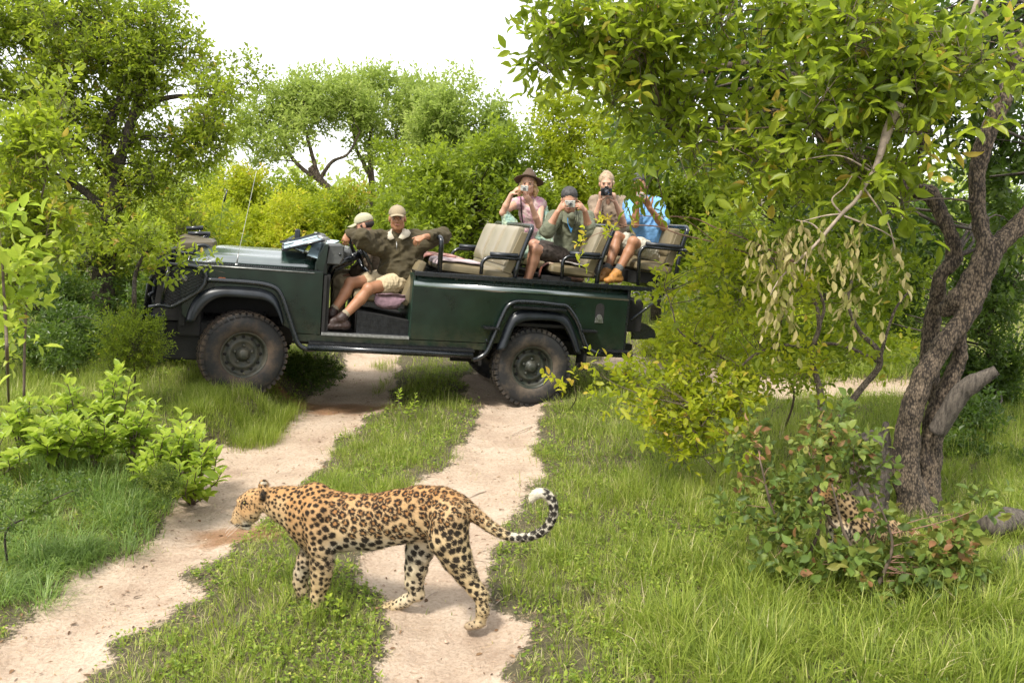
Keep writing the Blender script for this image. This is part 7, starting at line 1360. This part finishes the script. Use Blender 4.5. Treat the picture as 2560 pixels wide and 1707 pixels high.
for j, (pts, rr) in enumerate([([(1760, 180, .55), (1690, 195, .6), (1640, 208, .6), (1585, 210, .6), (1530, 190, .6), (1450, 170, .6), (1375, 176, .55)], [10, 10, 9, 7, 6, 5, 3]), ([(2045, 280, .4), (2030, 230, .3), (1985, 150, .2), (1975, 60, .1), (1970, -40, .1)], [13, 11, 9, 8, 6]), ([(2070, 350, .45), (2000, 300, .4), (1940, 280, .4), (1880, 285, .5)], [12, 9, 7, 5]), ([(1960, 222, .4), (1900, 222, .4), (1840, 225, .5), (1780, 222, .6)], [7, 6, 5, 4]), ([(1800, 270, .3), (1760, 305, .2), (1710, 338, .1), (1680, 330, .1), (1660, 300, .1)], [5, 6, 7, 5, 3]), ([(2330, 480, .3), (2280, 450, .2), (2300, 380, .1), (2330, 300, 0), (2380, 220, -.1)], [9, 8, 7, 5, 4]), ([(2540, 180, .1), (2500, 90, 0), (2450, 20, 0), (2430, -60, 0)], [10, 8, 6, 5]), ([(2330, 235, -.3), (2370, 130, -.3), (2420, 60, -.3), (2450, -20, -.3)], [6, 6, 5, 5])]):
    _, P_ = limb(RT(pts), [r * rm for r in rr], 'branch', BARK if j not in (1, 7) else PALE_T, rt, tr, 500 + j, 9); lims.append(P_)
rs = np.random.RandomState(51)
near_b = [(1380, 110, YT, 60, 60), (1460, 60, YT, 90, 60), (1560, 100, YT, 110, 80), (1370, 155, YT, 60, 24), (1660, 60, YT, 120, 70), (1500, 150, YT + .2, 90, 50), (1800, 40, YT, 120, 60), (1600, 240, YT, 90, 50), (1720, 290, YT, 90, 60), (1830, 330, YT, 90, 70), (1640, 330, YT, 60, 50), (2060, 90, YT - .4, 100, 80), (2180, 70, YT - .5, 110, 90), (2120, 190, YT - .5, 90, 80), (2250, 180, YT - .5, 110, 80), (2090, 300, YT - .3, 70, 60), (2330, 100, YT - .4, 90, 90), (2390, 190, YT - .4, 45, 50), (2210, 290, YT - .5, 80, 60), (2300, 330, YT - .3, 90, 60), (1960, 380, YT - .2, 80, 50), (2450, 90, YT - .3, 70, 70), (2150, 420, YT - .5, 90, 60), (2240, 470, YT - .4, 40, 34), (1880, 430, YT - .1, 70, 40), (2000, 480, YT - .3, 80, 40), (1740, 400, YT - .2, 50, 30), (2040, 20, YT, 140, 50), (1940, 90, YT, 60, 60)]
cl = clusters(blobs3(near_b), .16, rs, .9, .1); connect(cl, lims, rs, rt, tr, TWIG, .009, .002)
fo = foliage(cl, .17, 6800, .098, rs, per=7, wl=.42, tint=(.50, .35), updir=.15, facing=.3)
mask = leaf_objects(rt, tr, fo, LF_MID, 300); V, Fc, T = leaves_arrays(fo['P'][mask] - tr, fo['D'][mask], fo['N'][mask], fo['L'][mask], fo['W'][mask], fo['T'][mask], LEAF_NEAR); link('foliage', np_mesh('foliage', V, Fc, True, {'tint': T}), LF_MID, rt, kind='stuff'); V, Fc = shoots_mesh(fo, .0028); link('shoots', np_mesh('shoots', V - tr, Fc), TWIG, rt, kind='stuff')
far_b = [(2550, 280, YT + 1.5, 70, 120), (2530, 60, YT + 1.4, 90, 90), (2440, 560, YT + 1.6, 80, 80), (1900, 60, YT + 1.2, 140, 80), (1800, 200, YT + 1.2, 130, 90), (1960, 260, YT + 1.3, 130, 90), (2100, 150, YT + 1.2, 130, 130), (2300, 80, YT + 1.4, 140, 110), (2460, 150, YT + 1.4, 110, 130), (2380, 330, YT + 1.5, 110, 110), (2500, 420, YT + 1.4, 80, 130), (1760, 330, YT + 1.2, 100, 60), (2200, 350, YT + 1.4, 110, 80), (1900, 360, YT + 1.3, 80, 60), (1600, 180, YT + 1, 110, 60), (2060, 420, YT + 1.4, 90, 70), (2280, 520, YT + 1.5, 90, 80), (2540, 620, YT + 1.3, 60, 100)]
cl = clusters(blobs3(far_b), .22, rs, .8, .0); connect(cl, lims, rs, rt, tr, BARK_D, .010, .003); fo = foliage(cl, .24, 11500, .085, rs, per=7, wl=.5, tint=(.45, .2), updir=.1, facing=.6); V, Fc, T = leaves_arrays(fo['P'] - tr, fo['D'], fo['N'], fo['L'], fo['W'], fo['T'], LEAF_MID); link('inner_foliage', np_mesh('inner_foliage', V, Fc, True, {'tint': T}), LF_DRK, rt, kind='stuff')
dl = RT([(2340, 1080, -.02), (2372, 1030, -.06), (2402, 985, -.10), (2440, 955, -.14), (2492, 925, -.18)]); o, _ = limb(dl, [r * rm for r in (22, 22, 21, 20, 14)], 'dead_limb', DEAD, rt, tr, 61, 14, .22); o['label'] = 'grey weathered broken off limb'
# twigs that reach across the people, and the sprays over the man in light blue
tw = empty('leafy_branch', W(1900, 640, 6.3), 'bare reddish branch from the right crossing in front of the people on the rear bench', 'branch'); bw_ = W(1900, 640, 6.3)
rsb = np.random.RandomState(71); lp = []
for j, (pts, r) in enumerate([([(1990, 655, 6.0), (1880, 636, 6.2), (1790, 607, 6.4), (1700, 586, 6.6), (1640, 566, 6.7), (1560, 566, 6.8), (1500, 590, 6.85)], .007), ([(1990, 655, 6.0), (1870, 600, 6.2), (1790, 570, 6.4), (1730, 545, 6.5), (1640, 541, 6.6), (1570, 540, 6.7)], .006), ([(1560, 566, 6.8), (1525, 545, 6.8), (1505, 530, 6.8)], .0035), ([(1570, 566, 6.8), (1500, 582, 6.85), (1460, 605, 6.9), (1445, 640, 6.9)], .0035), ([(1790, 607, 6.4), (1730, 560, 6.4), (1690, 540, 6.4)], .004)]):
    _, P_ = limb(Wl([(a, b, c) for a, b, c in pts], 6), [r, r * .8, r * .4], 'twig', TWIG_R, tw, bw_, 700 + j, 6, .15); lp.append(P_)
cl = np.array([W(*p) for p in [(1505, 540, 6.8), (1450, 612, 6.9), (1442, 650, 6.9), (1565, 560, 6.8), (1640, 545, 6.6), (1700, 560, 6.5), (1780, 585, 6.4), (1840, 610, 6.3), (1530, 580, 6.8), (1465, 590, 6.9)]]); fo = foliage(cl, .05, 90, .048, rsb, per=4, tint=(.75, .3)); leaf_objects(tw, bw_, fo, LF_YEL, 90)
sp0 = W(1720, 380, 5.9); sp_ = empty('leafy_branch', sp0, 'hanging green leaf spray screening the face of the man in light blue', 'branch'); lp = []
for j, pts in enumerate([[(1760, 350, 5.9), (1700, 400, 5.9), (1640, 430, 5.9), (1600, 455, 5.9), (1575, 470, 5.9)], [(1655, 425, 5.9), (1625, 455, 5.9), (1615, 500, 5.9), (1610, 530, 5.9)], [(1640, 430, 5.9), (1650, 470, 5.9), (1662, 520, 5.9)]]): _, P_ = limb(Wl(pts, 5.9), [.006, .004, .002], 'twig', TWIG, sp_, sp0, 720 + j, 6, .1); lp.append(P_)
cl = np.array([W(a, b, 5.9) for a, b in [(1590, 452), (1570, 470), (1605, 440), (1615, 480), (1612, 505), (1625, 520), (1600, 425), (1640, 440), (1660, 460), (1690, 420), (1650, 490), (1560, 445), (1630, 405), (1580, 430)]]); fo = foliage(cl, .035, 95, .080, rsb, per=5, wl=.36, tint=(.5, .2), updir=-.5, droop=.4); leaf_objects(sp_, sp0, fo, LF_MID, 150)
# broken pale branch with wilted leaves
br0 = W(2250, 250, 4.9); brr = empty('broken_branch', br0, 'snapped pale branch hanging diagonally with bunches of wilted yellow leaves', 'branch'); lp = []
_, P_ = limb(Wl([(2252, 262), (2222, 318), (2195, 402), (2176, 440), (2140, 500), (2104, 535), (2040, 610), (1985, 660), (1951, 695)], 4.9), [.035, .026, .016, .013, .011, .010, .009, .007, .005], 'main_limb', PALE_T, brr, br0, 731, 9, .12); lp.append(P_)
for j, pts in enumerate([[(2104, 535), (2060, 540), (2000, 555)], [(2104, 535), (2080, 500), (2110, 470), (2130, 440)], [(2060, 590), (2030, 560), (1990, 550)], [(2160, 470), (2220, 560), (2240, 640)], [(2110, 540), (2200, 575), (2240, 600)], [(1951, 695), (1935, 720), (1925, 740)], [(2040, 610), (2020, 640), (2010, 690)], [(2180, 430), (2100, 390), (2000, 400)]]): _, P_ = limb(Wl(pts, 4.9), [.006, .004, .002], 'twig', PALE_T, brr, br0, 740 + j, 5, .1); lp.append(P_)
cl = np.array([W(a, b, 4.9) for a, b in [(2030, 560), (2010, 600), (2060, 600), (2080, 640), (2110, 600), (2140, 640), (1990, 560), (1950, 620), (1930, 640), (1960, 720), (1930, 750), (1950, 770), (2150, 560), (2180, 520), (2210, 640), (2230, 620), (2160, 730), (2180, 760), (2140, 740), (2240, 660), (1900, 600), (1960, 580), (2090, 560), (1910, 560), (2060, 500), (2240, 580)]])
fo = foliage(cl, .085, 400, .060, np.random.RandomState(73), per=5, wl=.42, tint=(.45, .6), updir=-.9, droop=1.5, facing=.0); mk = leaf_objects(brr, br0, fo, LF_WLT, 300); V, Fc, T = leaves_arrays(fo['P'][mk] - br0, fo['D'][mk], fo['N'][mk], fo['L'][mk], fo['W'][mk], fo['T'][mk], LEAF_NEAR); link('wilted_leaves', np_mesh('wilted_leaves', V, Fc, True, {'tint': T}), LF_WLT, brr, kind='stuff')
# thin stemmed shrub in front of the rear of the vehicle
sb0 = gp(2060, 1150); YS = 5.9
plant('thin_stemmed_shrub', 'wide shrub with twisting thin stems and fresh leaves between the vehicle and the leaning tree', 'shrub', sb0, [(1775, 700, 6.3, 60, 50), (1820, 650, 6.2, 80, 50), (1700, 810, 6.4, 40, 50), (1760, 830, 6.3, 80, 70), (1560, 940, 6.3, 55, 18), (1660, 950, 6.2, 110, 60), (1760, 960, 6.1, 90, 80), (1620, 1010, 6.1, 80, 40), (1850, 760, 6, 90, 80), (1700, 1050, 6.0, 80, 60), (1480, 925, 6.5, 50, 14), (1900, 880, 5.9, 60, 60), (1790, 1080, 5.9, 80, 40), (1650, 715, 6.4, 16, 14), (1990, 740, 5.8, 80, 40), (1645, 895, 6.4, 40, 26), (1870, 1020, 5.8, 60, 60), (2120, 880, 5.8, 40, 30), (1820, 560, 6.1, 60, 40), (1700, 1000, 6.1, 100, 60), (1790, 900, 6.1, 80, 60), (1700, 1130, 5.9, 70, 40), (1840, 1120, 5.7, 60, 50), (1560, 1000, 6.2, 50, 30), (1900, 960, 5.9, 60, 50), (2000, 900, 5.8, 60, 40), (1640, 1080, 6.1, 50, 30)], .12, 4900, .062, LF_YEL, 401, tpl=LEAF_MID,
      trunk=[([sb0] + Wl([(2050, 1060), (2052, 985), (2028, 885), (2048, 815), (2030, 740), (1990, 705), (1955, 695)], YS), [.026, .024, .022, .018, .016, .012, .010, .006]), ([sb0] + Wl([(2090, 1060), (2150, 975), (2198, 915), (2190, 870), (2149, 828), (2120, 760), (2130, 700)], YS), [.026, .024, .022, .022, .018, .014, .012, .008]), (Wl([(2028, 882), (1970, 862), (1900, 880), (1850, 920), (1800, 1000), (1740, 1020)], YS), [.012, .011, .010, .008, .006, .004]), (Wl([(2048, 815), (2060, 770), (2045, 720), (2020, 690)], YS), [.012, .010, .008, .005]), (Wl([(2040, 858), (2100, 862), (2160, 885), (2195, 905)], YS), [.010, .011, .012, .012]), (Wl([(1850, 920), (1780, 880), (1700, 830), (1680, 770), (1660, 715)], YS + .3), [.008, .007, .006, .005, .003]), (Wl([(2198, 905), (2215, 840), (2240, 770), (2280, 720)], YS), [.012, .010, .008, .005]), (Wl([(1810, 990), (1740, 1100), (1790, 1180)], YS), [.005, .004, .004])],
      bark=BARK_S, n_obj=300, twr=.0045, tint=(.46, .3), shoots=.0018, tw_mat=TWIG, hollow=.1)
plant('tall_shrub', 'mid green leafy shrub behind the thin twisting stems and wilted leaves', 'shrub', gp(1960, 1080), [(1840, 760, 7.2, 80, 80), (1950, 680, 7.2, 90, 70), (2080, 720, 7.2, 90, 70), (2200, 780, 7.2, 60, 70), (1950, 860, 7.2, 90, 50), (2230, 660, 7.2, 60, 70), (1860, 620, 7.2, 90, 50), (2060, 600, 7.2, 90, 50), (1760, 680, 7.2, 60, 60), (2110, 860, 7.2, 70, 36), (1880, 930, 7.0, 60, 26), (2200, 900, 7.1, 50, 40), (2010, 930, 7.0, 50, 20)], .2, 8200, .062, LF_MID, 406, tpl=LEAF_MID, trunk=[([gp(1960, 1080)] + Wl([(1985, 980), (1940, 880), (1965, 760)], 7.2), [.010, .009, .008, .006])], bark=TWIG, twr=.006, tint=(.42, .3), hollow=.0)
plant('leafy_shoot', 'short lime shoot poking up in front of the right rear wheel', 'shoot', gp(1420, 1030), [(1440, 925, 7.4, 20, 18), (1400, 950, 7.4, 26, 18), (1385, 975, 7.4, 14, 12)], .05, 42, .062, LF_YEL, 402, tpl=LEAF_NEAR, n_obj=42, twr=.003, tint=(.75, .2), per=4, wl=.7)
# bush in front of the second leopard
bb0 = gp(2160, 1500); YB = 4.35
for i, (lab, ft, blobs, n, seed, m, tt) in enumerate([
    ('brown and green bush with twisted stems in front of the crouching leopard', (2170, 1500), [(2300, 1390, YB, 110, 50), (2220, 1440, YB, 110, 50), (2390, 1370, YB, 80, 50), (2100, 1450, YB, 70, 50), (2160, 1500, YB, 90, 40), (2330, 1450, YB, 80, 40), (2230, 1350, YB, 60, 24), (2060, 1390, YB, 50, 40), (2430, 1300, YB, 50, 50), (1990, 1470, YB, 60, 30), (2140, 1390, YB, 40, 30)], 1200, 403, LF_BRN, (.26, .34)),
    ('low bush with pinkish brown leaves left of the crouching leopard', (1990, 1440), [(1900, 1290, 4.6, 70, 50), (1960, 1200, 4.7, 60, 60), (1870, 1220, 4.7, 50, 40), (1930, 1370, 4.5, 80, 50), (2010, 1380, 4.5, 50, 40), (2010, 1150, 4.8, 50, 50), (1890, 1130, 4.8, 60, 50)], 700, 404, LF_BRN, (.32, .38)),
    ('upright brown leaved sprays growing against the weathered stump', (2120, 1440), [(2070, 1130, 4.6, 60, 50), (2040, 1225, 4.42, 44, 40), (2020, 1265, 4.45, 40, 34), (2085, 1290, 4.42, 26, 30), (2190, 1290, 4.5, 50, 26), (2130, 1160, 4.5, 70, 40), (2200, 1190, 4.6, 60, 30), (2040, 1060, 4.8, 50, 60), (2110, 1040, 4.8, 40, 40), (2240, 1170, 4.6, 30, 24)], 720, 405, LF_BRN, (.30, .36))]):
    b_ = gp(*ft); c0 = blobs[0]; plant('brown_leaved_bush', lab, 'bush', b_, blobs, .10, n, .058 if seed != 403 else .062, m, seed, tpl=LEAF_NEAR, n_obj=300, twr=.005, tint=tt, wl=.62, per=5, tw_mat=TWIG_R, bark=TWIG,
          trunk=[([b_, *Wl([(ft[0] - 20, ft[1] - 90), (ft[0] - 60, ft[1] - 170), (ft[0] - 90, ft[1] - 290)], c0[2])], [.014, .011, .008, .004]), ([b_, *Wl([(ft[0] + 40, ft[1] - 70), (ft[0] + 60, ft[1] - 150), (ft[0] + 20, ft[1] - 260)], c0[2])], [.013, .010, .007, .004])])
st0 = gp(2175, 1290); S = Solid(.011); ys = float(st0[1]); S.flat(st0 - vec(0, 0, .05), W(2178, 1120, ys), .135, .105, (0, 1, 0), .8, .03)
for a, b, r in ((2140, 1085, .030), (2162, 1100, .028), (2185, 1110, .03), (2212, 1062, .032)): S.cone(W(a + 4, 1180, ys), W(a, b, ys), .055, r * .5, .02)
rt2 = empty('tree_stump', st0, 'grey weathered jagged stump to the left of the leaning trunk', 'stump'); S.build('stump_wood', DEAD, rt2, st0, disp=lambda V, N: N * (.016 * vnoise(V * vec(1, 1, .18), 5, 8) + .008 * vnoise(V * vec(1, 1, .25), 6, 20))[:, None])
for i, (pts, r, lab) in enumerate([([(2470, 1320, 5.1), (2520, 1300, 5.2), (2600, 1320, 5.3)], .075, 'thick weathered log lying at the right edge of the picture'), ([(2490, 1440, 4.6), (2550, 1395, 4.7), (2620, 1360, 4.8)], .055, 'bleached log below the thick one at the right edge')]):
    P3 = [W(a, b, c) for a, b, c in pts]; o, _ = limb(P3, [r, r * 1.1, r], 'fallen_log', DEAD, None, P3[0], 800 + i, 14, .2); o.location = Vector(P3[0]); tag(o, lab, 'log')
for i, (a, b, lab, r) in enumerate([((1330, 1068), (1280, 1090), 'short dead stick on the sand at the right edge of the right wheel track', .011), ((1215, 1230), (1175, 1245), 'small bark chip on the sand above the leopard', .010), ((720, 1022), (785, 1030), 'thin curved stick at the edge of the rusty straw', .009), ((1095, 1480), (1060, 1500), 'thin stick on the sand between the hind paws', .006), ((1180, 1400), (1240, 1412), 'thin twig on the sand behind the leopard hind leg', .005), ((590, 1422), (630, 1428), 'pale dry stick in the grass below the head of the leopard', .010), ((1240, 1510), (1285, 1483), 'pale stick on the sand right of the rear paw', .007), ((870, 985), (960, 990), 'dark cracked ridge stick across the track under the vehicle', .010)]):
    A, B = gp(*a), gp(*b); A[2] += r * .7; B[2] += r * .7; o, _ = limb([A, (A + B) / 2 + vec(.0, .008, .003), B], [r * .5, r * .4, r * .25], 'fallen_stick', PALE_T, None, A, 820 + i, 7, .2); o.location = Vector(A); tag(o, lab, 'stick')
# ---- tufts of longer grass
def tufts(name, label, specs, m, seed):
    rs = np.random.RandomState(seed); out = []
    for px, py, n, spread, h, w, lean in specs:
        c = gp(px, py); P = c[:2] + rs.normal(0, spread, (n, 2)); az = np.arctan2(P[:, 1] - c[1], P[:, 0] - c[0]) + rs.normal(0, .6, n); out.append(blades(np.column_stack([P, height(P)]), h * rs.uniform(.5, 1.2, n), abs(rs.normal(lean, .2, n)), az, rs.uniform(.6, 1.3, n) * w, np.clip(rs.normal(.45, .22, n), 0, 1), True, .9))
    V, Fc, T = join(out); link(name, np_mesh(name, V, Fc, False, {'tint': T}), m, kind='stuff', label=label, cat='grass')
rs = np.random.RandomState(91)
sp1 = [(rs.uniform(90, 300), rs.uniform(1150, 1260), 90, .05, .26, .005, .45) for _ in range(12)] + [(x, y, 70, .05, .17, .0045, .6) for x, y in zip(rs.uniform(-20, 420, 60), rs.uniform(1230, 1420, 60)) if y < 1500 - x * .35] + [(rs.uniform(-30, 120), rs.uniform(1380, 1520), 90, .05, .20, .0045, .7) for _ in range(16)] + [(rs.uniform(300, 420), rs.uniform(1200, 1300), 60, .045, .14, .004, .6) for _ in range(14)]
tufts('long_blue_green_grass', 'long arching blue green grass on the left verge', sp1, blue_grass_m, 92)
sp2 = [(rs.uniform(1600, 2580), rs.uniform(1400, 1740), 75, .05, rs.uniform(.15, .27), .0050, .42) for _ in range(130)] + [(rs.uniform(1350, 1900), rs.uniform(1120, 1480), 70, .06, .11, .0038, .5) for _ in range(60)] + [(rs.uniform(1900, 2560), rs.uniform(1300, 1450), 60, .05, .15, .004, .4) for _ in range(30)]
tufts('long_green_grass', 'longer bright green grass at the lower right', sp2, grass_m, 93)
sp3 = [(rs.uniform(1780, 2330), rs.uniform(985, 1030), 60, .07, .13, .004, .4) for _ in range(46)] + [(x, y, 55, .05, .13, .0035, .4) for x, y in zip(rs.uniform(430, 720, 60), rs.uniform(955, 1040, 60))] + [(rs.uniform(470, 730), rs.uniform(985, 1035), 90, .06, .17, .0032, .32) for _ in range(70)] + [(rs.uniform(930, 1140), rs.uniform(900, 1180), 50, .05, .12, .0035, .4) for _ in range(50)] + [(rs.uniform(830, 1030), rs.uniform(1090, 1230), 70, .05, .12, .0035, .45) for _ in range(30)] + [(rs.uniform(1380, 1560), rs.uniform(960, 1080), 60, .06, .16, .004, .4) for _ in range(30)] + [(rs.uniform(1560, 2300), rs.uniform(1030, 1250), 60, .07, .18, .004, .45) for _ in range(70)] + [(rs.uniform(1650, 2250), rs.uniform(880, 950), 80, .12, .25, .008, .4) for _ in range(50)] + [(rs.uniform(0, 400), rs.uniform(900, 1100), 60, .07, .2, .005, .4) for _ in range(50)]
tufts('wispy_grass', 'wispy seeding grass round the wheels and under the bushes', sp3, grass_m, 94)

rs = np.random.RandomState(95); n = 5200; P = np.stack([rs.uniform(-6, 6, n), rs.uniform(3.4, 10.5, n)], 1); sdv = sand_d(P); P = P[(sdv > .10) & (vnoise(P, 81, .7) > -.1)]; n = len(P)
V, Fc, T = blades(np.column_stack([P, height(P)]), rs.uniform(.10, .30, n) * (.6 + .4 * ss(4, 7, P[:, 1])), abs(rs.normal(.25, .2, n)), rs.uniform(0, 6.28, n), rs.uniform(.0012, .0024, n), rs.uniform(.70, 1, n), True, .8)
q_ = V.reshape(-1, 5, 3)[:, 4]; hd = rs.rand(n) < .5; m_ = int(hd.sum()); V2, F2, T2 = leaves_arrays(q_[hd], np.tile(vec(.2, .1, -.6), (m_, 1)) + rs.normal(0, .4, (m_, 3)), unit(rs.normal(size=(m_, 3))), rs.uniform(.012, .03, m_), rs.uniform(.003, .006, m_), rs.uniform(.8, 1, m_), LEAF_FAR)
V, Fc, T = join([(V, Fc, T), (V2, F2, T2)]); link('seeding_grass_stalks', np_mesh('seeding_grass_stalks', V, Fc, False, {'tint': T}), grass_m, kind='stuff', label='pale thin seeding grass stalks standing among the green grass', cat='grass')
